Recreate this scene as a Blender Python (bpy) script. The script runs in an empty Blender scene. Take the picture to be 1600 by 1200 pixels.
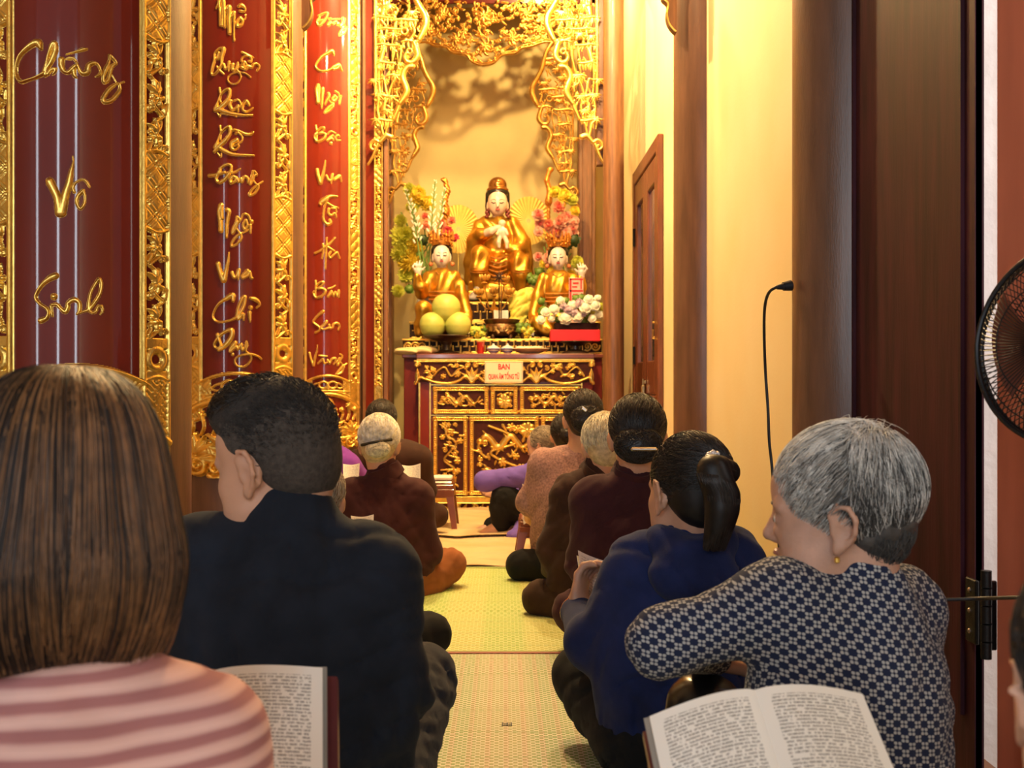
import bpy, math, random
import numpy as np
from mathutils import Vector, Matrix, Euler

SC = bpy.context.scene
COL = SC.collection
R_ = math.radians
# ---------------------------------------------------------------- camera
F = 1800.0                      # focal length in pixels of a 1600-wide frame
VX, VY = 787.0, 597.0           # vanishing point of the aisle
EYE = 0.87
cam_data = bpy.data.cameras.new('camera')
cam = bpy.data.objects.new('camera', cam_data)
COL.objects.link(cam)
cam.location = (0, 0, EYE)
cam.rotation_euler = (R_(90), 0, 0)
cam_data.sensor_width = 36.0
cam_data.lens = 36.0 * F / 1600.0
cam_data.shift_x = (800 - VX) / 1600.0
cam_data.shift_y = (VY - 600) / 1600.0
cam_data.clip_start = 0.05
cam_data.dof.use_dof = True
cam_data.dof.focus_distance = 3.2
cam_data.dof.aperture_fstop = 8.0
SC.camera = cam

# ---------------------------------------------------------------- world, lights, exposure
w = bpy.data.worlds.new('world')
SC.world = w
w.use_nodes = True
bg = w.node_tree.nodes['Background']
bg.inputs['Color'].default_value = (0.95, 0.97, 1.0, 1)
bg.inputs['Strength'].default_value = 0.35
SC.view_settings.view_transform = 'Standard'
SC.view_settings.look = 'None'
SC.view_settings.exposure = 0.3
SC.view_settings.gamma = 1.0
SC.view_settings.use_curve_mapping = False
SC.cycles.use_denoising = True
SC.cycles.max_bounces = 8
SC.cycles.caustics_reflective = False
SC.cycles.caustics_refractive = False
SC.cycles.sample_clamp_indirect = 6.0

def light(name, kind, loc, power, color, size=0.1, rot=None, size_y=None, spot=None, blend=.5):
    d = bpy.data.lights.new(name, kind)
    d.energy = power
    d.color = color
    if kind == 'AREA':
        d.size = size
        if size_y:
            d.shape = 'RECTANGLE'; d.size_y = size_y
    else:
        d.shadow_soft_size = size
    if spot:
        d.spot_size = R_(spot); d.spot_blend = blend
    o = bpy.data.objects.new(name, d)
    COL.objects.link(o)
    o.location = loc
    if rot is not None:
        v = Vector(rot) - Vector(loc)
        o.rotation_euler = v.to_track_quat('-Z', 'Y').to_euler()
    return o

WARM = (1.0, 0.71, 0.31)
light('altar_ceiling_lamp', 'POINT', (-0.42, 6.2, 3.85), 340, WARM, 0.05)
light('niche_lamp', 'POINT', (0.30, 8.30, 4.0), 110, WARM, 0.035)
light('wall_ceiling_lamp', 'POINT', (0.45, 6.2, 3.6), 150, (1.0, .74, .38), 0.06)
light('column_ceiling_lamp', 'POINT', (-0.30, 4.4, 3.7), 165, (1.0, .68, .33), 0.07)
for i, (x, p) in enumerate(((-2.9, 30), (-1.0, 34), (0.6, 32))):  # unseen strip lights added as cool daylight fill, narrow for streaks on the lacquer
    light('rear_daylight_fill', 'AREA', (x, -2.6, 1.75), p, (.80, .90, 1.0), .18, rot=(x * .4, 3, 1.3), size_y=2.9)
light('side_door_daylight', 'AREA', (1.95, 1.75, 1.6), 20, (1.0, .95, .88), .5, rot=(1.03, 2.45, 1.2), size_y=2.0)
# ---------------------------------------------------------------- helpers
def P(px, py, d):
    """point at depth d seen at pixel (px, py) of the 1600x1200 photograph"""
    return Vector(((px - VX) / F * d, d, EYE - (py - VY) / F * d))

def tag(o, label=None, cat=None, group=None, kind=None):
    if label: o['label'] = label
    if cat: o['category'] = cat
    if group: o['group'] = group
    if kind: o['kind'] = kind
    return o

def thing(name, label, cat, loc=(0, 0, 0), group=None):
    o = bpy.data.objects.new(name, None)
    o.empty_display_size = .05
    COL.objects.link(o)
    o.location = loc
    return tag(o, label, cat, group)

def put(o, parent):
    if parent is not None:
        o.parent = parent
        if parent.type == 'EMPTY' or True:
            o.matrix_parent_inverse = parent.matrix_basis.inverted() if parent.parent is None else (parent.parent.matrix_basis @ parent.matrix_parent_inverse @ parent.matrix_basis).inverted()
    return o

def mk(name, verts, faces, mat, parent=None, smooth=True, midx=None, uv=None):
    """mesh object from arrays; faces: array (n,4)/(n,3), or list of index lists. Coordinates are world coordinates."""
    me = bpy.data.meshes.new(name)
    verts = np.asarray(verts, dtype=np.float32).reshape(-1, 3)
    if isinstance(faces, np.ndarray):
        n, k = faces.shape
        tot = np.full(n, k, np.int32)
        flat = faces.astype(np.int32).ravel()
    else:
        tot = np.array([len(f) for f in faces], np.int32)
        flat = np.array([i for f in faces for i in f], np.int32)
        n = len(faces)
    st = np.concatenate([[0], np.cumsum(tot)[:-1]]).astype(np.int32) if n else np.zeros(0, np.int32)
    me.vertices.add(len(verts)); me.vertices.foreach_set('co', verts.ravel())
    me.loops.add(len(flat)); me.loops.foreach_set('vertex_index', flat)
    me.polygons.add(n); me.polygons.foreach_set('loop_start', st); me.polygons.foreach_set('loop_total', tot)
    me.polygons.foreach_set('use_smooth', np.full(n, bool(smooth)))
    mats = mat if isinstance(mat, (list, tuple)) else [mat]
    for m in mats: me.materials.append(m)
    if midx is not None: me.polygons.foreach_set('material_index', np.asarray(midx, np.int32))
    if uv is not None:
        l = me.uv_layers.new(name='UVMap')
        l.data.foreach_set('uv', np.asarray(uv, np.float32)[flat].ravel())
    me.update(calc_edges=True); me.validate()
    o = bpy.data.objects.new(name, me)
    COL.objects.link(o)
    return put(o, parent)

class MB:
    """collects primitive shapes, then links them as ONE mesh object"""
    def __init__(s): s.v = []; s.f = []; s.n = 0
    def add(s, v, f):
        v = np.asarray(v, float).reshape(-1, 3)
        s.v.append(v); s.f += [[i + s.n for i in q] for q in f]; s.n += len(v); return s
    def box(s, lo, hi, bev=0.0, rot=None, about=None):
        lo = np.array(lo, float); hi = np.array(hi, float)
        c = (lo + hi) / 2; h = (hi - lo) / 2
        b = min(bev, h.min() * .95)
        v = []; 
        if b <= 0:
            for sx in (-1, 1):
                for sy in (-1, 1):
                    for sz in (-1, 1): v.append((sx * h[0], sy * h[1], sz * h[2]))
            f = [[0, 1, 3, 2], [4, 6, 7, 5], [0, 4, 5, 1], [2, 3, 7, 6], [0, 2, 6, 4], [1, 5, 7, 3]]
        else:
            idx = {}
            for sx in (-1, 1):
                for sy in (-1, 1):
                    for sz in (-1, 1):
                        for a in range(3):
                            p = [sx * (h[0] - b), sy * (h[1] - b), sz * (h[2] - b)]
                            p[a] = (sx, sy, sz)[a] * h[a]
                            idx[(sx, sy, sz, a)] = len(v); v.append(p)
            f = []
            for a in range(3):
                u_, w_ = (a + 1) % 3, (a + 2) % 3
                for sg in (-1, 1):
                    q = []
                    for (s1, s2) in ((-1, -1), (1, -1), (1, 1), (-1, 1)):
                        k = [0, 0, 0]; k[a] = sg; k[u_] = s1; k[w_] = s2
                        q.append(idx[(k[0], k[1], k[2], a)])
                    f.append(q if sg > 0 else q[::-1])
            for a in range(3):
                u_, w_ = (a + 1) % 3, (a + 2) % 3
                for s1 in (-1, 1):
                    for s2 in (-1, 1):
                        q = []
                        for (sa, ax) in ((-1, u_), (1, u_), (1, w_), (-1, w_)):
                            k = [0, 0, 0]; k[a] = sa; k[u_] = s1; k[w_] = s2
                            q.append(idx[(k[0], k[1], k[2], ax)])
                        f.append(q if s1 * s2 > 0 else q[::-1])
            for sx in (-1, 1):
                for sy in (-1, 1):
                    for sz in (-1, 1):
                        q = [idx[(sx, sy, sz, a)] for a in range(3)]
                        f.append(q if sx * sy * sz > 0 else q[::-1])
        v = np.array(v) + c
        if rot is not None:
            ab = np.array(about if about is not None else c)
            v = (np.array(rot) @ (v - ab).T).T + ab
        return s.add(v, f)
    def lathe(s, prof, c=(0, 0, 0), n=24, axis=None):
        """prof: (radius, height) pairs from bottom to top"""
        prof = np.array(prof, float); k = len(prof)
        a = np.linspace(0, 2 * np.pi, n, endpoint=False)
        v = np.zeros((k, n, 3))
        v[:, :, 0] = prof[:, 0:1] * np.cos(a); v[:, :, 1] = prof[:, 0:1] * np.sin(a); v[:, :, 2] = prof[:, 1:2]
        v = v.reshape(-1, 3)
        if axis is not None:
            q = Vector((0, 0, 1)).rotation_difference(Vector(axis).normalized()).to_matrix()
            v = (np.array(q) @ v.T).T
        v = v + np.array(c)
        f = [[i * n + j, i * n + (j + 1) % n, (i + 1) * n + (j + 1) % n, (i + 1) * n + j] for i in range(k - 1) for j in range(n)]
        if prof[0, 0] > 1e-6: f.append(list(range(n))[::-1])
        if prof[-1, 0] > 1e-6: f.append([(k - 1) * n + j for j in range(n)])
        return s.add(v, f)
    def cyl(s, a, b, r, r2=None, n=16):
        a = Vector(a); b = Vector(b); L = (b - a).length
        return s.lathe([(r, 0), (r if r2 is None else r2, L)], a, n, b - a)
    def ball(s, c, r, n=16, rot=None):
        r = np.array(r, float) * np.ones(3)
        m = max(6, n // 2 + 1)
        th = np.linspace(0, np.pi, m); ph = np.linspace(0, 2 * np.pi, n, endpoint=False)
        v = [(0, 0, -1)] + [(math.sin(t) * math.cos(p), math.sin(t) * math.sin(p), -math.cos(t)) for t in th[1:-1] for p in ph] + [(0, 0, 1)]
        v = np.array(v) * r
        if rot is not None: v = (np.array(rot) @ v.T).T
        f = [[0, 1 + (j + 1) % n, 1 + j] for j in range(n)]
        for i in range(m - 3):
            f += [[1 + i * n + j, 1 + i * n + (j + 1) % n, 1 + (i + 1) * n + (j + 1) % n, 1 + (i + 1) * n + j] for j in range(n)]
        top = len(v) - 1; b = 1 + (m - 3) * n
        f += [[b + j, b + (j + 1) % n, top] for j in range(n)]
        return s.add(v + np.array(c), f)
    def tube(s, pts, r, n=8, closed=False, smooth=0):
        pts = [Vector(p) for p in pts]
        rr = list(r) if hasattr(r, '__len__') else [r] * len(pts)
        if smooth:
            q = spline([(*p, ra) for p, ra in zip(pts, rr)], smooth)
            pts = [Vector(a[:3]) for a in q]; rr = [a[3] for a in q]
        k = len(pts)
        up = None; rings = []
        for i, p in enumerate(pts):
            if closed: t = pts[(i + 1) % k] - pts[i - 1]
            else: t = pts[min(i + 1, k - 1)] - pts[max(i - 1, 0)]
            if t.length < 1e-9: t = Vector((0, 0, 1))
            t.normalize()
            if up is None:
                up = Vector((0, 0, 1)) if abs(t.z) < .9 else Vector((1, 0, 0))
            x = up - t * up.dot(t)
            if x.length < 1e-6: x = t.orthogonal()
            x.normalize(); y = t.cross(x); up = x
            for j in range(n):
                a = 2 * math.pi * j / n
                rings.append(p + (x * math.cos(a) + y * math.sin(a)) * rr[i])
        m = k if closed else k - 1
        f = [[i * n + j, i * n + (j + 1) % n, ((i + 1) % k) * n + (j + 1) % n, ((i + 1) % k) * n + j] for i in range(m) for j in range(n)]
        if not closed:
            f.append(list(range(n))[::-1]); f.append([(k - 1) * n + j for j in range(n)])
        return s.add([tuple(q) for q in rings], f)
    def grid(s, A, thick=None):
        """A: (n,m,3) sheet; with thick it is a closed shell of that thickness"""
        A = np.asarray(A, float); n, m, _ = A.shape
        ii = np.arange(n * m).reshape(n, m)
        q = np.stack([ii[:-1, :-1], ii[1:, :-1], ii[1:, 1:], ii[:-1, 1:]], -1).reshape(-1, 4)
        if thick is None: return s.add(A.reshape(-1, 3), q.tolist())
        gu = np.gradient(A, axis=0); gv = np.gradient(A, axis=1)
        N = np.cross(gu, gv); N /= np.linalg.norm(N, axis=2, keepdims=True) + 1e-12
        B = A - N * thick
        f = q.tolist() + (q[:, ::-1] + n * m).tolist()
        o = n * m
        for i in range(n - 1):
            f.append([int(ii[i, 0]), int(ii[i, 0]) + o, int(ii[i + 1, 0]) + o, int(ii[i + 1, 0])])
            f.append([int(ii[i + 1, -1]), int(ii[i + 1, -1]) + o, int(ii[i, -1]) + o, int(ii[i, -1])])
        for j in range(m - 1):
            f.append([int(ii[0, j + 1]), int(ii[0, j + 1]) + o, int(ii[0, j]) + o, int(ii[0, j])])
            f.append([int(ii[-1, j]), int(ii[-1, j]) + o, int(ii[-1, j + 1]) + o, int(ii[-1, j + 1])])
        return s.add(np.concatenate([A.reshape(-1, 3), B.reshape(-1, 3)]), f)
    def build(s, name, mat, parent=None, smooth=True):
        o = mk(name, np.concatenate(s.v), s.f, mat, parent, smooth)
        if smooth:
            try:
                o.data.set_sharp_from_angle(angle=R_(38))
            except Exception: pass
        return o

def spline(pts, sub=6):
    """Catmull-Rom through points of any dimension"""
    p = np.array(pts, float)
    if len(p) < 3 or sub < 2: return p
    q = np.vstack([2 * p[0] - p[1], p, 2 * p[-1] - p[-2]])
    out = []
    for i in range(1, len(q) - 2):
        a, b, c, d = q[i - 1], q[i], q[i + 1], q[i + 2]
        for t in np.linspace(0, 1, sub, endpoint=False):
            out.append(.5 * ((2 * b) + (c - a) * t + (2 * a - 5 * b + 4 * c - d) * t * t + (3 * b - a - 3 * c + d) * t ** 3))
    out.append(p[-1])
    return np.array(out)

# ---------------------------------------------------------------- materials
MATS = {}
def M(name, col, rough=.5, metal=0., coat=0., var=.12, nscale=12., bump=0., bscale=120., sheen=0., sss=0., spec=.5, stretch=None, col2=None, detail=4., ior=None, trans=0., coat_rough=.08):
    if name in MATS: return MATS[name]
    m = bpy.data.materials.new(name); m.use_nodes = True
    nt = m.node_tree; N = nt.nodes; L = nt.links
    b = N['Principled BSDF']
    b.inputs['Roughness'].default_value = rough
    b.inputs['Metallic'].default_value = metal
    b.inputs['Coat Weight'].default_value = coat
    b.inputs['Coat Roughness'].default_value = coat_rough
    b.inputs['Specular IOR Level'].default_value = spec
    b.inputs['Sheen Weight'].default_value = sheen
    if trans: b.inputs['Transmission Weight'].default_value = trans
    if sss:
        b.inputs['Subsurface Weight'].default_value = sss
        b.inputs['Subsurface Radius'].default_value = (.02, .008, .004)
        b.inputs['Subsurface Scale'].default_value = .4
    tc = N.new('ShaderNodeTexCoord')
    mp = N.new('ShaderNodeMapping')
    if stretch: mp.inputs['Scale'].default_value = stretch
    L.new(tc.outputs['Object'], mp.inputs['Vector'])
    nz = N.new('ShaderNodeTexNoise'); nz.inputs['Scale'].default_value = nscale; nz.inputs['Detail'].default_value = detail
    L.new(mp.outputs['Vector'], nz.inputs['Vector'])
    rp = N.new('ShaderNodeValToRGB')
    c = np.array(col, float)
    c2 = np.array(col2, float) if col2 is not None else np.clip(c * (1 + var), 0, 1)
    c1 = np.clip(c * (1 - var), 0, 1) if col2 is None else c
    rp.color_ramp.elements[0].position = .3; rp.color_ramp.elements[0].color = (*c1, 1)
    rp.color_ramp.elements[1].position = .7; rp.color_ramp.elements[1].color = (*c2, 1)
    L.new(nz.outputs['Fac'], rp.inputs['Fac'])
    L.new(rp.outputs['Color'], b.inputs['Base Color'])
    if bump:
        n2 = N.new('ShaderNodeTexNoise'); n2.inputs['Scale'].default_value = bscale; n2.inputs['Detail'].default_value = 3
        L.new(mp.outputs['Vector'], n2.inputs['Vector'])
        bp = N.new('ShaderNodeBump'); bp.inputs['Strength'].default_value = min(1, bump); bp.inputs['Distance'].default_value = .004
        L.new(n2.outputs['Fac'], bp.inputs['Height']); L.new(bp.outputs['Normal'], b.inputs['Normal'])
    MATS[name] = m
    return m

def nodes(m):
    nt = m.node_tree
    return nt, nt.nodes, nt.links, nt.nodes['Principled BSDF']

def math_node(N, L, op, a, b=None, c=None):
    n = N.new('ShaderNodeMath'); n.operation = op
    for i, x in enumerate((a, b, c)):
        if x is None: continue
        if isinstance(x, (int, float)): n.inputs[i].default_value = x
        else: L.new(x, n.inputs[i])
    return n.outputs[0]

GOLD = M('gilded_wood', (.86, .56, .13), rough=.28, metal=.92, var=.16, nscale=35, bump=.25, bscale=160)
GOLD_DEEP = M('deep_gilding', (.62, .35, .08), rough=.32, metal=.92, var=.25, nscale=25, bump=.3, bscale=120)  # darker gold for the rear carvings and the frieze
LACQ = M('red_lacquer', (.17, .017, .007), rough=.35, spec=.08, coat=.55, coat_rough=.06, var=.12, nscale=3, bump=.10, bscale=5)
LACQ_DARK = M('dark_red_lacquer', (.075, .008, .007), rough=.3, coat=.4, var=.25, nscale=8)
WOODR = M('red_brown_wood', (.19, .078, .030), rough=.45, coat=.08, var=.35, nscale=6, stretch=(9, 9, .8), bump=.1, bscale=40)
COLW = M('brown_painted_column', (.155, .075, .045), rough=.36, coat=.25, var=.22, nscale=5, stretch=(6, 6, .7), bump=.22, bscale=60, coat_rough=.25)

# ---------------------------------------------------------------- signed-distance modelling
def cap(a, b, r1, r2=None, k=None):
    a = np.array(a, float); b = np.array(b, float); r2 = r1 if r2 is None else r2
    ba = b - a; L2 = max(ba @ ba, 1e-12); rm = max(r1, r2)
    def f(X, Y, Z):
        px, py, pz = X - a[0], Y - a[1], Z - a[2]
        t = np.clip((px * ba[0] + py * ba[1] + pz * ba[2]) / L2, 0, 1)
        return np.sqrt((px - t * ba[0]) ** 2 + (py - t * ba[1]) ** 2 + (pz - t * ba[2]) ** 2) - (r1 + (r2 - r1) * t)
    return dict(f=f, lo=np.minimum(a, b) - rm, hi=np.maximum(a, b) + rm, k=k, op='+')
def chain(pts, rs, k=None):
    return [cap(pts[i], pts[i + 1], rs[i], rs[i + 1], k) for i in range(len(pts) - 1)]
def ell(c, r, rot=None, k=None, op='+'):
    c = np.array(c, float); r = np.array(r, float) * np.ones(3)
    Rm = np.array(rot) if rot is not None else None
    ext = r if Rm is None else np.sqrt(((Rm * r) ** 2).sum(1))
    def f(X, Y, Z):
        x, y, z = X - c[0], Y - c[1], Z - c[2]
        if Rm is not None:
            x, y, z = (Rm[0, 0] * x + Rm[1, 0] * y + Rm[2, 0] * z, Rm[0, 1] * x + Rm[1, 1] * y + Rm[2, 1] * z, Rm[0, 2] * x + Rm[1, 2] * y + Rm[2, 2] * z)
        k0 = np.sqrt((x / r[0]) ** 2 + (y / r[1]) ** 2 + (z / r[2]) ** 2)
        k1 = np.sqrt((x / r[0] ** 2) ** 2 + (y / r[1] ** 2) ** 2 + (z / r[2] ** 2) ** 2) + 1e-9
        return k0 * (k0 - 1) / k1
    return dict(f=f, lo=c - ext, hi=c + ext, k=k, op=op)
def rbox(c, h, r=.01, rot=None, k=None, op='+'):
    c = np.array(c, float); h = np.array(h, float)
    Rm = np.array(rot) if rot is not None else np.eye(3)
    ext = np.abs(Rm) @ h
    def f(X, Y, Z):
        x, y, z = X - c[0], Y - c[1], Z - c[2]
        x, y, z = (Rm[0, 0] * x + Rm[1, 0] * y + Rm[2, 0] * z, Rm[0, 1] * x + Rm[1, 1] * y + Rm[2, 1] * z, Rm[0, 2] * x + Rm[1, 2] * y + Rm[2, 2] * z)
        qx, qy, qz = np.abs(x) - h[0] + r, np.abs(y) - h[1] + r, np.abs(z) - h[2] + r
        return np.sqrt(np.maximum(qx, 0) ** 2 + np.maximum(qy, 0) ** 2 + np.maximum(qz, 0) ** 2) + np.minimum(np.maximum(qx, np.maximum(qy, qz)), 0) - r
    return dict(f=f, lo=c - ext, hi=c + ext, k=k, op=op)
def neg(p, k=None):
    q = dict(p); q['op'] = '-'
    if k is not None: q['k'] = k
    return q
def half(pt, n, k=.004):
    """cut away the side n points to"""
    pt = np.array(pt, float); n = np.array(n, float); n = n / np.linalg.norm(n)
    def f(X, Y, Z): return -((X - pt[0]) * n[0] + (Y - pt[1]) * n[1] + (Z - pt[2]) * n[2])
    return dict(f=f, lo=None, hi=None, k=k, op='-')

def sdf_field(prims, h, k=.03, disp=None, pad=None):
    lo = np.min([p['lo'] for p in prims if p['op'] == '+'], axis=0); hi = np.max([p['hi'] for p in prims if p['op'] == '+'], axis=0)
    m = (pad if pad is not None else k * .5) + 3 * h
    lo = lo - m; hi = hi + m
    n = np.ceil((hi - lo) / h).astype(int) + 1
    ax = [lo[i] + h * np.arange(n[i]) for i in range(3)]
    G = np.full(tuple(n), 1.0, np.float32)
    for p in prims:
        kk = p['k'] if p['k'] is not None else k
        if p['lo'] is None: sl = [slice(0, n[i]) for i in range(3)]
        else:
            mm = kk + 3 * h
            sl = [slice(max(0, int((p['lo'][i] - mm - lo[i]) / h)), max(0, min(n[i], int((p['hi'][i] + mm - lo[i]) / h) + 2))) for i in range(3)]
            if any(s.stop <= s.start for s in sl): continue
        X, Y, Z = np.meshgrid(ax[0][sl[0]], ax[1][sl[1]], ax[2][sl[2]], indexing='ij', sparse=True)
        d = p['f'](X, Y, Z).astype(np.float32)
        a = G[tuple(sl)]
        if p['op'] == '+':
            hh = np.clip(.5 + .5 * (d - a) / kk, 0, 1) if kk > 0 else (d > a).astype(float)
            G[tuple(sl)] = d * (1 - hh) + a * hh - kk * hh * (1 - hh)
        else:
            nd = -d
            hh = np.clip(.5 - .5 * (a - nd) / kk * -1, 0, 1) if False else np.clip(.5 + .5 * (a - nd) / kk, 0, 1)
            G[tuple(sl)] = a * hh + nd * (1 - hh) + kk * hh * (1 - hh)
    if disp is not None:
        X, Y, Z = np.meshgrid(*ax, indexing='ij', sparse=True)
        band = np.abs(G) < .05
        G = np.where(band, G + disp(X, Y, Z), G).astype(np.float32)
    return G, lo, h

def surface_nets(G, lo, h):
    S = G < 0
    n = G.shape
    c = np.zeros(tuple(x - 1 for x in n), np.int8)
    for dx in (0, 1):
        for dy in (0, 1):
            for dz in (0, 1):
                c += S[dx:n[0] - 1 + dx, dy:n[1] - 1 + dy, dz:n[2] - 1 + dz]
    act = (c > 0) & (c < 8)
    I = np.argwhere(act)
    idx = np.full(act.shape, -1, np.int64); idx[act] = np.arange(len(I))
    acc = np.zeros((len(I), 3)); cnt = np.zeros(len(I))
    cv = {}
    for dx in (0, 1):
        for dy in (0, 1):
            for dz in (0, 1): cv[(dx, dy, dz)] = G[I[:, 0] + dx, I[:, 1] + dy, I[:, 2] + dz].astype(float)
    for a in range(3):
        for s in (0, 1):
            for t in (0, 1):
                p = [0, 0, 0]; p[(a + 1) % 3] = s; p[(a + 2) % 3] = t
                q = list(p); q[a] = 1
                va, vb = cv[tuple(p)], cv[tuple(q)]
                m = (va < 0) != (vb < 0)
                tt = np.where(m, va / np.where(m, va - vb, 1), 0)
                o = np.tile(np.array(p, float), (len(I), 1)); o[:, a] = tt
                acc += o * m[:, None]; cnt += m
    V = (I + acc / np.maximum(cnt, 1)[:, None]) * h + lo
    FQ = []
    for a in range(3):
        b, d = (a + 1) % 3, (a + 2) % 3
        A0 = np.take(S, range(0, n[a] - 1), axis=a); A1 = np.take(S, range(1, n[a]), axis=a)
        E = np.argwhere(A0 != A1)
        ok = (E[:, b] > 0) & (E[:, d] > 0) & (E[:, b] < n[b] - 1) & (E[:, d] < n[d] - 1)
        E = E[ok]
        if not len(E): continue
        ins = S[E[:, 0], E[:, 1], E[:, 2]]
        def cell(ob, od):
            q = E.copy(); q[:, b] += ob; q[:, d] += od
            return idx[q[:, 0], q[:, 1], q[:, 2]]
        Q = np.stack([cell(-1, -1), cell(0, -1), cell(0, 0), cell(-1, 0)], 1)
        Q[~ins] = Q[~ins][:, ::-1]
        FQ.append(Q)
    FQ = np.concatenate(FQ); FQ = FQ[(FQ >= 0).all(1)]
    return V, FQ

def sdf_obj(name, prims, mat, parent=None, h=.008, k=.03, disp=None, relax=1, matfn=None):
    G, lo, h = sdf_field(prims, h, k, disp)
    V, Q = surface_nets(G, lo, h)
    for _ in range(relax):
        s = np.zeros_like(V); n = np.zeros(len(V))
        for i in range(4):
            np.add.at(s, Q[:, i], V[Q[:, (i + 1) % 4]] + V[Q[:, i - 1]]); np.add.at(n, Q[:, i], 2)
        V = V * .4 + .6 * s / np.maximum(n, 1)[:, None]
    mi = matfn(V[Q].mean(1)) if matfn else None
    return mk(name, V, Q, mat, parent, True, mi)

def creases(amp, seed=0, low=None, freq=1.0):
    """pinched cloth creases: sharp warped valleys between soft swells; stronger below height low"""
    rs = np.random.RandomState(seed + 900)
    dirs = [(10, 8, 40), (-34, 8, 26), (36, 6, 24), (46, 12, 8), (-20, 20, 34)]
    ph = rs.uniform(0, 6.28, (5, 3)); wv = rs.normal(0, 11, (5, 3))
    def f(X, Y, Z):
        s = 0
        for i, kv in enumerate(dirs):
            kv = np.array(kv) * freq * (1 + .25 * math.sin(seed + i))
            a, b, c = wv[i]
            warp = .9 * np.sin(a * X + b * Y + c * Z + ph[i, 1]) + .35 * np.sin(2.3 * (b * X + c * Y + a * Z) + ph[i, 0])
            g = np.abs(np.sin(kv[0] * X + kv[1] * Y + kv[2] * Z + ph[i, 0] + warp))
            mod = np.clip(.15 + .95 * np.sin(.8 * (c * X + a * Y + b * Z) + ph[i, 2]), 0, 1)
            s = s + mod * ((1 - g) ** 2.6 - .2)
        if low is not None: s = s * (1 + .8 * np.clip((low - Z) / .25, 0, 1))
        return amp * .8 * s
    return f

def folds(dirs, amp, seed=0):
    """soft cloth folds: warped sine ridges. dirs: list of (wave vector, weight)"""
    rnd = np.random.RandomState(seed)
    ph = rnd.uniform(0, 6.28, (len(dirs), 3))
    wv = rnd.normal(0, 9, (len(dirs), 3))
    def f(X, Y, Z):
        s = 0
        for (kv, wt), p, q in zip(dirs, ph, wv):
            warp = 1.3 * np.sin(q[0] * X + q[1] * Y + q[2] * Z + p[1])
            g = np.sin(kv[0] * X + kv[1] * Y + kv[2] * Z + p[0] + warp)
            mod = .5 + .5 * np.sin(.6 * (q[1] * X + q[2] * Y + q[0] * Z) + p[2])
            s = s + wt * g * mod
        return amp * s
    return f

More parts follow.
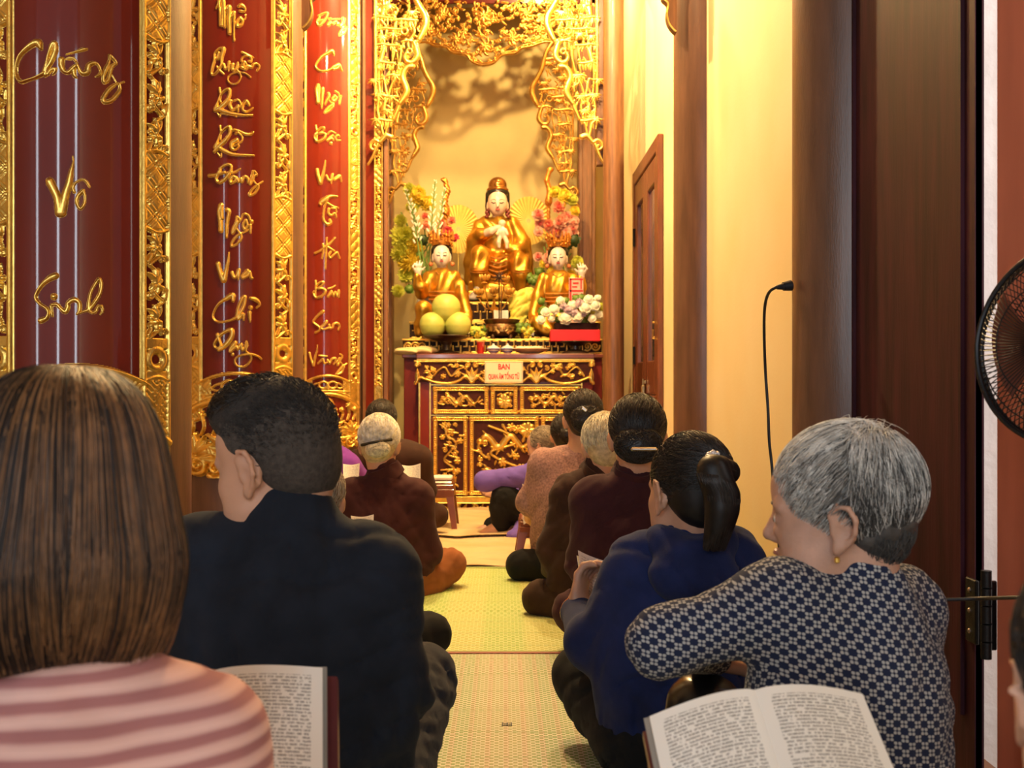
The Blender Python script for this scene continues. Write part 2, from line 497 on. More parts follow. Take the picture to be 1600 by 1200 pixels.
# ---------------------------------------------------------------- carved relief
class Relief:
    """height field on a (u, v) rectangle, built from rounded strokes"""
    def __init__(s, u0, u1, v0, v1, res):
        s.u0, s.v0, s.res = u0, v0, res
        s.nu = int(round((u1 - u0) / res)) + 1; s.nv = int(round((v1 - v0) / res)) + 1
        s.U = u0 + res * np.arange(s.nu); s.V = v0 + res * np.arange(s.nv)
        s.H = np.zeros((s.nu, s.nv), np.float32)
    def win(s, a0, a1, b0, b1):
        i0 = max(0, int((a0 - s.u0) / s.res)); i1 = min(s.nu, int((a1 - s.u0) / s.res) + 2)
        j0 = max(0, int((b0 - s.v0) / s.res)); j1 = min(s.nv, int((b1 - s.v0) / s.res) + 2)
        return i0, i1, j0, j1
    def seg(s, a, b, ra, rb, hgt, flat=1.0):
        rm = max(ra, rb)
        i0, i1, j0, j1 = s.win(min(a[0], b[0]) - rm, max(a[0], b[0]) + rm, min(a[1], b[1]) - rm, max(a[1], b[1]) + rm)
        if i1 <= i0 or j1 <= j0: return
        U = s.U[i0:i1, None]; V = s.V[None, j0:j1]
        dx, dy = b[0] - a[0], b[1] - a[1]; L2 = dx * dx + dy * dy + 1e-12
        t = np.clip(((U - a[0]) * dx + (V - a[1]) * dy) / L2, 0, 1)
        r = ra + (rb - ra) * t
        q = 1 - ((U - a[0] - t * dx) ** 2 + (V - a[1] - t * dy) ** 2) / (r * r + 1e-12)
        hh = hgt * np.sqrt(np.clip(q, 0, 1)) ** flat
        s.H[i0:i1, j0:j1] = np.maximum(s.H[i0:i1, j0:j1], hh)
    def stroke(s, pts, hgt, sub=5, flat=1.0):
        q = spline(pts, sub)
        for a, b in zip(q[:-1], q[1:]): s.seg(a, b, max(a[2], 1e-4), max(b[2], 1e-4), hgt, flat)
        if len(q) == 1: s.disc(q[0][0], q[0][1], q[0][2], hgt)
    def disc(s, u, v, r, hgt): s.seg((u, v), (u, v), r, r, hgt)
    def rect(s, a0, a1, b0, b1, hgt):
        i0, i1, j0, j1 = s.win(a0, a1, b0, b1)
        s.H[i0:i1 - 1, j0:j1 - 1] = np.maximum(s.H[i0:i1 - 1, j0:j1 - 1], hgt)
    def ring(s, u, v, r, w_, hgt, n=20, sq=1.0):
        s.stroke([(u + r * math.cos(t), v + sq * r * math.sin(t), w_) for t in np.linspace(0, 2 * math.pi, n)], hgt, 1)
    def leaf(s, u, v, ang, L, wd, hgt, bend=0.):
        p = []
        for i in range(6):
            t = i / 5
            a = ang + bend * t
            p.append((u + L * t * math.cos(a), v + L * t * math.sin(a), wd * (.35 + math.sin(math.pi * min(1, .15 + t * .85)) * .8) * (1 - .75 * t ** 3)))
        s.stroke(p, hgt, 2)
    def flower(s, u, v, r, hgt, n=6, a0=0.):
        for i in range(n):
            a = a0 + 2 * math.pi * i / n
            s.seg((u + .3 * r * math.cos(a), v + .3 * r * math.sin(a)), (u + .72 * r * math.cos(a), v + .72 * r * math.sin(a)), r * .2, r * .33, hgt * .8)
        s.disc(u, v, r * .3, hgt)
    def spiral(s, u, v, r, a0, turns, w_, hgt, sgn=1):
        n = int(14 * turns) + 4
        p = []
        for i in range(n):
            t = i / (n - 1)
            a = a0 + sgn * turns * 2 * math.pi * t
            rr = r * (1 - .85 * t)
            p.append((u + rr * math.cos(a), v + rr * math.sin(a), w_ * (1 - .45 * t)))
        s.stroke(p, hgt, 1)
        s.disc(p[-1][0], p[-1][1], w_ * 1.1, hgt)
    def groove(s, a0, a1, b0, b1, fn, depth):
        i0, i1, j0, j1 = s.win(a0, a1, b0, b1)
        U = s.U[i0:i1, None]; V = s.V[None, j0:j1]
        s.H[i0:i1, j0:j1] = s.H[i0:i1, j0:j1] * (1 - depth * fn(U, V))
    def solid(s, name, fmap, mat, parent=None, eps=None, back=.0, thick=None):
        """openwork: keep only carved cells; fmap(u, v, h) -> xyz arrays; back = depth behind the datum"""
        H = s.H
        eps = eps if eps is not None else 1e-4
        keep = (np.maximum(np.maximum(H[:-1, :-1], H[1:, :-1]), np.maximum(H[1:, 1:], H[:-1, 1:])) > eps)
        if not keep.any(): return None
        ii = np.arange(s.nu * s.nv).reshape(s.nu, s.nv)
        q = np.stack([ii[:-1, :-1], ii[1:, :-1], ii[1:, 1:], ii[:-1, 1:]], -1)[keep]
        U, V = np.meshgrid(s.U, s.V, indexing='ij')
        A = np.stack(fmap(U, V, H), -1).reshape(-1, 3)
        if thick is None: B = np.stack(fmap(U, V, np.full_like(H, -back)), -1).reshape(-1, 3)
        else: B = np.stack(fmap(U, V, -H * thick - .001), -1).reshape(-1, 3)
        o = len(A)
        qb = q[:, ::-1] + o
        K = np.pad(keep, 1)
        side = []
        base = np.argwhere(keep)
        for (di, dj, e0, e1) in ((-1, 0, (0, 0), (0, 1)), (1, 0, (1, 1), (1, 0)), (0, -1, (1, 0), (0, 0)), (0, 1, (0, 1), (1, 1))):
            b = base[~K[base[:, 0] + 1 + di, base[:, 1] + 1 + dj]]
            p0 = ii[b[:, 0] + e0[0], b[:, 1] + e0[1]]; p1 = ii[b[:, 0] + e1[0], b[:, 1] + e1[1]]
            side.append(np.stack([p0, p1, p1 + o, p0 + o], 1)[:, ::-1])
        Q = np.concatenate([q, qb] + side)
        used, inv = np.unique(Q, return_inverse=True)
        allv = np.concatenate([A, B])[used]
        return mk(name, allv, inv.reshape(-1, 4), mat, parent, True)

def plane_map(origin, ux, vx, nx):
    o, ux, vx, nx = [np.array(t, float) for t in (origin, ux, vx, nx)]
    return lambda U, V, H: tuple(o[i] + U * ux[i] + V * vx[i] + H * nx[i] for i in range(3))
# ---------------------------------------------------------------- the room
WX = 0.92            # right wall plane
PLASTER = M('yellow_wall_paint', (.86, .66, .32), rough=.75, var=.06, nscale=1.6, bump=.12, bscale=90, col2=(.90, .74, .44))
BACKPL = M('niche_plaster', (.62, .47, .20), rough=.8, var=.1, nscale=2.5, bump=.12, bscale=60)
GREYPL = M('grey_plaster', (.42, .36, .30), rough=.8, var=.12, nscale=3, bump=.1)
TILE = M('floor_stone', (.33, .22, .13), rough=.5, var=.2, nscale=4, bump=.05)
CEILM = M('ceiling_wood', (.22, .12, .06), rough=.6, var=.25, nscale=4, stretch=(1, 8, 1))
DOORW = M('dark_door_wood', (.042, .0070, .0125), rough=.6, spec=.2, coat=.04, var=.45, nscale=5, stretch=(5, 5, .6), bump=.12, bscale=30, coat_rough=.25)
SALMON = M('red_door_paint', (.50, .135, .07), rough=.5, var=.18, nscale=3, stretch=(4, 4, .5), bump=.08)
WHITEPL = M('white_plaster', (.8, .79, .76), rough=.85, var=.08, nscale=9, bump=.5, bscale=45)

def struct(o):
    o['kind'] = 'structure'; return o

struct(MB().box((-3.4, -3.2, -.12), (2.9, 9.9, 0)).build('floor', TILE, smooth=False))
struct(MB().box((-3.4, -3.2, 4.3), (2.9, 9.9, 4.42)).build('ceiling', CEILM, smooth=False))
struct(MB().box((WX, 3.0, 0), (WX + .22, 9.7, 4.3)).build('wall_right', PLASTER, smooth=False))
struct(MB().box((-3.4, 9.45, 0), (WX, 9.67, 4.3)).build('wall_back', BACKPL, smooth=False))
struct(MB().box((-3.4, -3.2, 0), (-3.2, 9.45, 4.3)).build('wall_left', GREYPL, smooth=False))
struct(MB().box((-1.6, 8.1, 0), (-.97, 9.45, 4.3)).build('wall_niche', GREYPL, smooth=False))
struct(MB().box((WX, -3.2, 2.9), (WX + .22, 2.98, 4.3)).build('wall_over_doors', PLASTER, smooth=False))
struct(MB().box((WX, -3.2, 0), (WX + .22, 1.2, 2.9)).build('wall_beside_camera', PLASTER, smooth=False))

# doors at the right: a dark leaf against the wall, a strip of bright plaster, a red leaf standing open
def door(name, x0, y0, x1, y1, z0, z1, th, m, inset, fr):
    """door leaf in the vertical plane from (x0,y0) to (x1,y1) with stiles, rails and sunk panels"""
    a = Vector((x0, y0, 0)); b = Vector((x1, y1, 0)); t = (b - a); L = t.length; t.normalize()
    n = Vector((-t.y, t.x, 0))
    ang = math.atan2(t.y, t.x)
    Rm = np.array(Matrix.Rotation(ang, 3, 'Z'))
    mb = MB()
    def bx(s0, s1, za, zb, d0, d1, bev=.004):
        mb.box((a.x + s0, a.y + d0, za), (a.x + s1, a.y + d1, zb), bev, Rm, (a.x, a.y, 0))
    bx(0, L, z0, z1, -th + inset, -.002, 0)
    for s0, s1 in ((0, fr), (L - fr, L)): bx(s0, s1, z0, z1, -th, 0)
    for za, zb in ((z0, z0 + .16), (z0 + 1.9, z0 + 2.0), (z1 - .14, z1)): bx(fr, L - fr, za, zb, -th, 0)
    for s0, s1 in ((fr, fr + .012), (L - fr - .012, L - fr)): bx(s0, s1, z0 + .16, z1 - .14, -th + inset - .006, -.01, .003)
    return struct(mb.build(name, m))

d1 = door('door_1', WX - .004, 3.05, WX - .004, 2.235, .05, 3.0, -.016, DOORW, -.004, .05)
struct(MB().box((.972, 2.45, 0), (1.5, 2.6, 3.0)).build('trim_1', WHITEPL, smooth=False))
d2 = door('door_2', WX + .008, 2.163, 1.24, 1.58, .05, 3.0, -.04, SALMON, -.008, .09)
struct(MB().box((WX - .09, 1.25, .0), (WX + .1, 2.98, .075), .006).build('trim_2', M('threshold_wood', (.30, .12, .05), rough=.5, var=.3, nscale=8, bump=.15)))

# hinge between the leaves
BLACKMETAL = M('black_iron', (.018, .016, .015), rough=.45, metal=.6, bump=.2, bscale=200)
hz = EYE - (960 - VY) / F * 2.2
hg = thing('door_hinge', 'black iron strap hinge with screws between the dark door and the red door', 'hinge', (WX + .03, 2.21, hz))
mb = MB()
mb.box((WX - .014, 2.213, hz - .062), (WX - .006, 2.262, hz + .062), .002)
mb.box((P(1533, 0, 2.19).x, 2.186, hz - .066), (P(1557, 0, 2.19).x, 2.196, hz + .066), .002)
mb.build('hinge_leaf', BLACKMETAL, hg)
mb = MB()
for k in range(5): mb.cyl((P(1541, 0, 2.18).x, 2.180, hz - .08 + k * .034), (P(1541, 0, 2.18).x, 2.180, hz - .08 + k * .034 + .031), .010, n=12)
mb.build('hinge_pin', BLACKMETAL, hg)
for k in (-.04, 0, .04):
    MB().ball((WX - .015, 2.24, hz + k), (.003, .005, .005), 10).build('screw', M('worn_steel', (.5, .42, .35), rough=.35, metal=1), hg)

# engaged round columns along the right wall
def round_column(name, label, cx, cy, r, m=COLW, z1=4.3):
    mb = MB()
    mb.lathe([(r, .10), (r * 1.005, 1.2), (r, 2.4), (r * .985, z1)], (cx, cy, 0), 48)
    t = thing(name, label, 'column', (cx, cy, 0))
    mb.build('shaft', m, t)
    MB().lathe([(r * 1.28, 0), (r * 1.32, .03), (r * 1.25, .06), (r * 1.08, .085), (r * 1.02, .12)], (cx, cy, 0), 40).build('base_stone', M('column_stone', (.30, .27, .24), rough=.7, var=.2, nscale=30, bump=.3), t)
    return t
round_column('column', 'brown round column half sunk in the yellow wall, next to the dark door', .955, 3.154, .16)
round_column('column', 'brown round column half sunk in the yellow wall, next to the window', .955, 5.38, .16)
fc = P(958.5, 600, 7.35)
round_column('column', 'slim orange-brown free standing post at the right end of the altar', fc.x, fc.y, .0665, WOODR)

# window in the right wall
WINW = M('window_wood', (.16, .045, .022), rough=.35, coat=.4, var=.3, nscale=6, stretch=(8, 8, .8), bump=.08)
y0, y1, zb, zt = 6.62, 7.92, .70, 2.30
win = thing('window_1', 'narrow dark wood casement window in the yellow wall', 'window', (WX, (y0 + y1) / 2, zb))
win['kind'] = 'structure'
mb = MB()
for (a, b, c, d) in ((y0, y0 + .09, zb, zt), (y1 - .09, y1, zb, zt), (y0 + .09, y1 - .09, zt - .09, zt), (y0 + .09, y1 - .09, zb, zb + .09)):
    mb.box((WX - .035, a, c), (WX - .001, b, d), .006)
mb.build('window_frame', WINW, win)
for k, (a, b) in enumerate(((y0 + .095, (y0 + y1) / 2 - .003), ((y0 + y1) / 2 + .003, y1 - .095))):
    mb = MB()
    for (p, q, c, d) in ((a, a + .11, zb + .095, zt - .095), (b - .11, b, zb + .095, zt - .095), (a + .11, b - .11, zt - .25, zt - .095), (a + .11, b - .11, zb + .095, zb + .30)):
        mb.box((WX - .028, p, c), (WX - .002, q, d), .006)
    sh = mb.build('casement', WINW, win)
    MB().box((WX - .012, a + .11, zb + .30), (WX - .008, b - .11, zt - .25)).build('pane', M('window_glass', (.10, .11, .14), rough=.05, coat=1, coat_rough=.02, var=.4, nscale=3), sh, smooth=False)
for z in (1.05, 1.85):
    MB().cyl((WX - .034, y1 - .1, z - .06), (WX - .034, y1 - .1, z + .06), .010, n=10).build('hinge', BLACKMETAL, win)
mb = MB(); mb.box((WX - .043, 7.20, .86), (WX - .03, 7.29, .88), .002); mb.box((WX - .055, 7.225, .79), (WX - .032, 7.275, .85), .006)
mb.tube([(WX - .043, 7.235, .85), (WX - .043, 7.235, .89), (WX - .043, 7.265, .89), (WX - .043, 7.265, .85)], .004, 8)
mb.build('padlock', M('brass', (.55, .42, .22), rough=.35, metal=1, var=.1), win)

# carved beam ends with gilt edges high on the columns
def beam_end(label, cx, cy, cz, sx, sc):
    t = thing('carved_bracket', label, 'bracket', (cx, cy, cz))
    out = [(0, .36), (.085, .36), (.09, .27), (.082, .20), (.052, .165), (.058, .10), (.045, .05), (.02, .015), (0, 0)]
    pts = spline([(a, b) for a, b in out], 5) * sc
    n = len(pts); v = []; 
    for yy in (-.03, .03):
        v += [(cx + sx * a, cy + yy, cz + b) for a, b in pts]
    f = [list(range(n)), list(range(n, 2 * n))[::-1]] + [[i, i + n, (i + 1) % n + n, (i + 1) % n] for i in range(n)]
    MB().add(v, f).build('bracket_body', WOODR, t, smooth=False)
    mb = MB(); mb.tube([(cx + sx * a, cy - .03, cz + b) for a, b in pts[3:-1]], .006 * sc, 8); mb.build('gilt_edge', GOLD, t)
    mb = MB(); mb.ball((cx + sx * .048 * sc, cy - .034, cz + .29 * sc), (.036 * sc, .012, .046 * sc), 20)
    mb.tube([(cx + sx * .048 * sc + .045 * sc * math.cos(a), cy - .034, cz + .285 * sc + .06 * sc * math.sin(a)) for a in np.linspace(0, 6.283, 24)], .004 * sc, 6)
    mb.build('gilt_boss', GOLD, t)
p = P(473, 47, 5.15); beam_end('small carved wood bracket with gilt edge overlapping the top of an inscribed board', p.x, p.y, p.z, 1, .78)
p = P(1056, 53, 5.25); beam_end('small carved wood bracket with gilt edge at the top of the column beside the window', p.x, p.y, p.z, -1, .78)

# power cable with its plug on the near right column
CABLE = M('black_rubber', (.012, .012, .013), rough=.5, var=.2)
d = 3.05
t = thing('power_cable', 'thin black cable hanging down the yellow wall from a plug on the brown column', 'cable', P(1205, 726, d + .2))
pl = [P(x, y, dd) for x, y, dd in ((1228, 447, 3.12), (1213, 449, 3.12), (1201, 458, 3.15), (1195, 480, 3.2), (1194, 520, 3.25), (1196, 580, 3.3), (1200, 640, 3.3), (1202, 690, 3.3), (1206, 727, 3.3), (1212, 800, 3.25), (1222, 900, 3.2))]
MB().tube(pl, .0042, 8, smooth=5).build('cord', CABLE, t)
mb = MB(); a, b = P(1214, 449, 3.12), P(1236, 446, 3.13); mb.cyl(a, a.lerp(b, .5), .006, .010, 12); mb.cyl(a.lerp(b, .45), b, .012, .015, 12); mb.build('plug', CABLE, t)
t = MB().tube([P(1440, 936, 2.14), P(1480, 937, 2.14), P(1535, 935, 2.12), P(1575, 934, 2.0), P(1640, 932, 1.9)], .0035, 8, smooth=4).build('wire', CABLE)
tag(t, 'thin black wire stretched across the dark door at the hinge', 'wire')

# ---------------------------------------------------------------- floor coverings
def mat_material(name, c1, c2, c3, sx, sy, red=True):
    m = M(name, c1, rough=.55, var=.05)
    nt, N, L, b = nodes(m)
    tc = N.new('ShaderNodeTexCoord'); sp = N.new('ShaderNodeSeparateXYZ'); L.new(tc.outputs['Object'], sp.inputs[0])
    X, Y = sp.outputs['X'], sp.outputs['Y']
    bx = math_node(N, L, 'FRACT', math_node(N, L, 'MULTIPLY', X, sx))
    by = math_node(N, L, 'FRACT', math_node(N, L, 'MULTIPLY', Y, sy))
    row = math_node(N, L, 'FLOOR', math_node(N, L, 'MULTIPLY', Y, sy))
    off = math_node(N, L, 'MULTIPLY', math_node(N, L, 'MODULO', row, 2), .5)
    bx2 = math_node(N, L, 'FRACT', math_node(N, L, 'ADD', math_node(N, L, 'MULTIPLY', X, sx), off))
    dash = math_node(N, L, 'MULTIPLY', math_node(N, L, 'GREATER_THAN', bx2, .42), math_node(N, L, 'GREATER_THAN', by, .45))
    wide = N.new('ShaderNodeTexWave'); wide.inputs['Scale'].default_value = 1.1; wide.inputs['Distortion'].default_value = 0
    L.new(tc.outputs['Object'], wide.inputs['Vector'])
    r = N.new('ShaderNodeValToRGB'); r.color_ramp.elements[0].color = (*c1, 1); r.color_ramp.elements[1].color = (*c2, 1)
    r.color_ramp.elements[0].position = .35; r.color_ramp.elements[1].position = .65
    L.new(wide.outputs['Fac'], r.inputs['Fac'])
    mx = N.new('ShaderNodeMix'); mx.data_type = 'RGBA'; L.new(r.outputs['Color'], mx.inputs['A']); mx.inputs['B'].default_value = (*c3, 1)
    L.new(math_node(N, L, 'MULTIPLY', dash, .9), mx.inputs['Factor'])
    out = mx.outputs['Result']
    ac = math_node(N, L, 'LESS_THAN', math_node(N, L, 'FRACT', math_node(N, L, 'MULTIPLY', Y, 5.3)), .05)
    ac = math_node(N, L, 'MULTIPLY', ac, math_node(N, L, 'LESS_THAN', bx, .6))
    m3 = N.new('ShaderNodeMix'); m3.data_type = 'RGBA'; L.new(out, m3.inputs['A']); m3.inputs['B'].default_value = (.16, .28, .05, 1)
    L.new(math_node(N, L, 'MULTIPLY', ac, .6), m3.inputs['Factor']); out = m3.outputs['Result']
    if red:
        st = math_node(N, L, 'FRACT', math_node(N, L, 'MULTIPLY', X, 23.0))
        s2 = math_node(N, L, 'LESS_THAN', st, .3)
        s3 = math_node(N, L, 'MULTIPLY', s2, math_node(N, L, 'LESS_THAN', by, .5))
        m2 = N.new('ShaderNodeMix'); m2.data_type = 'RGBA'; L.new(out, m2.inputs['A']); m2.inputs['B'].default_value = (.45, .10, .07, 1)
        L.new(math_node(N, L, 'MULTIPLY', s3, .4), m2.inputs['Factor']); out = m2.outputs['Result']
    L.new(out, b.inputs['Base Color'])
    bp = N.new('ShaderNodeBump'); bp.inputs['Strength'].default_value = .5; bp.inputs['Distance'].default_value = .002
    L.new(math_node(N, L, 'ADD', dash, by), bp.inputs['Height']); L.new(bp.outputs['Normal'], b.inputs['Normal'])
    return m

def floor_mat(label, x0, x1, y0, y1, z, m, hem):
    t = thing('floor_mat', label, 'mat', ((x0 + x1) / 2, (y0 + y1) / 2, z), 'woven plastic mats in the aisle')
    xs = np.linspace(x0, x1, 40); ys = np.linspace(y0, y1, 40)
    XX, YY = np.meshgrid(xs, ys, indexing='ij')
    ZZ = z + .005 + .0015 * np.sin(7 * XX + 3 * YY) * np.sin(5 * YY)
    MB().grid(np.stack([XX, YY, ZZ], -1), .004).build('woven_sheet', m, t)
    mb = MB()
    for yy in (y0, y1): MB().tube([(x, yy, z + .006) for x in np.linspace(x0, x1, 24)], .006, 6).build('hem', hem, t)
    return t
HEMR = M('red_hem', (.45, .13, .07), rough=.6)
HEMG = M('green_hem', (.35, .42, .10), rough=.6)
MATG = mat_material('lime_mat', (.26, .40, .04), (.40, .42, .07), (.78, .80, .44), 38, 80, False)
MATB = mat_material('beige_green_mat', (.30, .31, .11), (.21, .30, .08), (.82, .74, .62), 46, 100, True)
floor_mat('lime green woven plastic mat in the aisle nearer the altar', -.95, .86, 3.67, 5.34, .002, MATG, HEMG)
near_mat = floor_mat('beige and green woven plastic mat with reddish stripes in the near aisle', -1.05, .88, 1.2, 3.655, .003, MATB, HEMR)
mbm = MB(); dm = 2.895
for i, (a, b) in enumerate(((784, 787), (788, 790), (791, 794), (795, 796.5), (797.5, 800))):
    xa, xb = P(a, 0, dm).x, P(b, 0, dm).x
    mbm.box((xa, dm - .012, .0105), (xb, dm + .012 - .004 * (i % 2), .0112))
mbm.build('printed_mark', M('black_print', (.015, .015, .015), rough=.6), near_mat, smooth=False)
CLOTHF = M('ochre_floor_cloth', (.60, .40, .16), rough=.7, var=.2, nscale=5, bump=.2, bscale=25, col2=(.72, .54, .28), sheen=.2)
def floor_cloth(label, x0, x1, y0, y1, z, sd):
    rnd = np.random.RandomState(sd)
    n = 70
    XX, YY = np.meshgrid(np.linspace(x0, x1, n), np.linspace(y0, y1, n), indexing='ij')
    tt = (YY - y0) / (y1 - y0)
    YY = YY + (1 - tt) ** 6 * .03 * np.sin(XX * 14 + rnd.rand() * 6) + .01 * np.sin(XX * 33)
    ZZ = z + .010 + .007 * np.sin(9 * XX + 4 * YY) * np.sin(6 * YY - 5 * XX) + .0035 * np.sin(31 * YY + 6 * XX)
    o = MB().grid(np.stack([XX, YY, ZZ], -1), .004).build('floor_cloth', CLOTHF)
    return tag(o, label, 'cloth', 'ochre cloths before the altar')
floor_cloth('rumpled ochre patterned cloth on the floor next to the lime green mat', -.98, .86, 5.36, 6.52, .0, 1)
floor_cloth('rumpled pale ochre cloth with wavy hem directly before the altar cabinet', -.8, .86, 6.38, 7.74, .018, 2)
# ---------------------------------------------------------------- inscribed boards on the left columns
def ray_theta(px, cx, cy, R):
    s = (px - VX) / F
    A = s * s + 1; B = -2 * (s * cx + cy); C = cx * cx + cy * cy - R * R
    D = B * B - 4 * A * C
    y = (-B - math.sqrt(max(D, 0))) / (2 * A)
    x = s * y
    return math.atan2(x - cx, -(y - cy)), y

W1 = [((0, 50, .125), [
 [(520,210,20),(480,140,50),(420,150,40),(330,220,28),(250,320,18),(215,450,14),(220,560,18),(270,625,22),(360,605,16),(460,570,16),(550,520,25)],
 [(550,520,28),(580,420,25),(610,280,18),(655,160,30),(690,150,30),(690,240,35),(640,370,30),(590,460,25),(570,540,25)],
 [(600,530,18),(640,480,18),(690,465,25),(685,500,15),(660,535,10)],
 [(770,350,40),(770,420,35),(800,490,25),(850,510,22),(910,460,30),(950,420,20)],[(920,470,30),(930,540,25),(955,570,10)],
 [(830,340,12),(880,330,20),(930,340,15),(960,390,12)],
 [(960,390,15),(985,460,18),(1030,520,25),(1090,500,35),(1110,420,30),(1170,390,22),(1220,410,15),(1255,480,15),(1245,530,15),(1195,560,8)],
 [(830,280,6),(930,255,12),(1040,220,22),(1085,215,12)],
 [(1370,290,14),(1360,380,16),(1320,470,25),(1290,560,22),(1300,630,20),(1350,600,22),(1370,520,20),(1400,430,22),(1450,390,18),(1400,320,18),(1370,290,12)],
 [(1400,540,8),(1470,640,8),(1550,625,8)],[(1470,640,14),(1370,710,22),(1290,830,25),(1310,880,22),(1400,850,25),(1490,740,22),(1495,670,14),(1470,640,10)]]),
 ((40, 230, .1), [
 [(380,540,65),(440,660,60),(500,800,60),(540,1020,78)],[(560,1020,74),(620,760,60),(680,560,50),(710,400,35),(745,240,12),(738,150,4)],
 [(900,680,28),(820,760,25),(800,860,25),(850,960,22),(910,900,20),(930,790,18),(905,690,22)],
 [(760,700,22),(740,640,22),(780,560,16),(880,505,14),(950,540,18),(1000,620,16)]]),
 ((30, 400, .1), [
 [(570,310,50),(480,350,45),(370,440,30),(290,560,26),(265,660,26),(330,750,22),(430,820,22),(460,890,22),(430,970,30),(340,1010,45)],
 [(545,635,52)],[(500,780,22),(520,940,16)],
 [(510,760,20),(590,760,25),(650,820,25),(720,870,35),(760,800,35),(760,740,28),(860,680,35),(940,740,30),(940,850,25),(900,910,10)],
 [(900,910,10),(1000,870,15),(1080,830,30),(1090,700,22),(1120,560,20),(1190,430,20),(1250,360,25),(1280,440,25),(1260,580,25),(1180,720,25),(1100,830,25),(1130,880,22),(1190,870,22),(1230,790,20),(1290,790,22),(1300,860,18),(1270,910,10)]])]
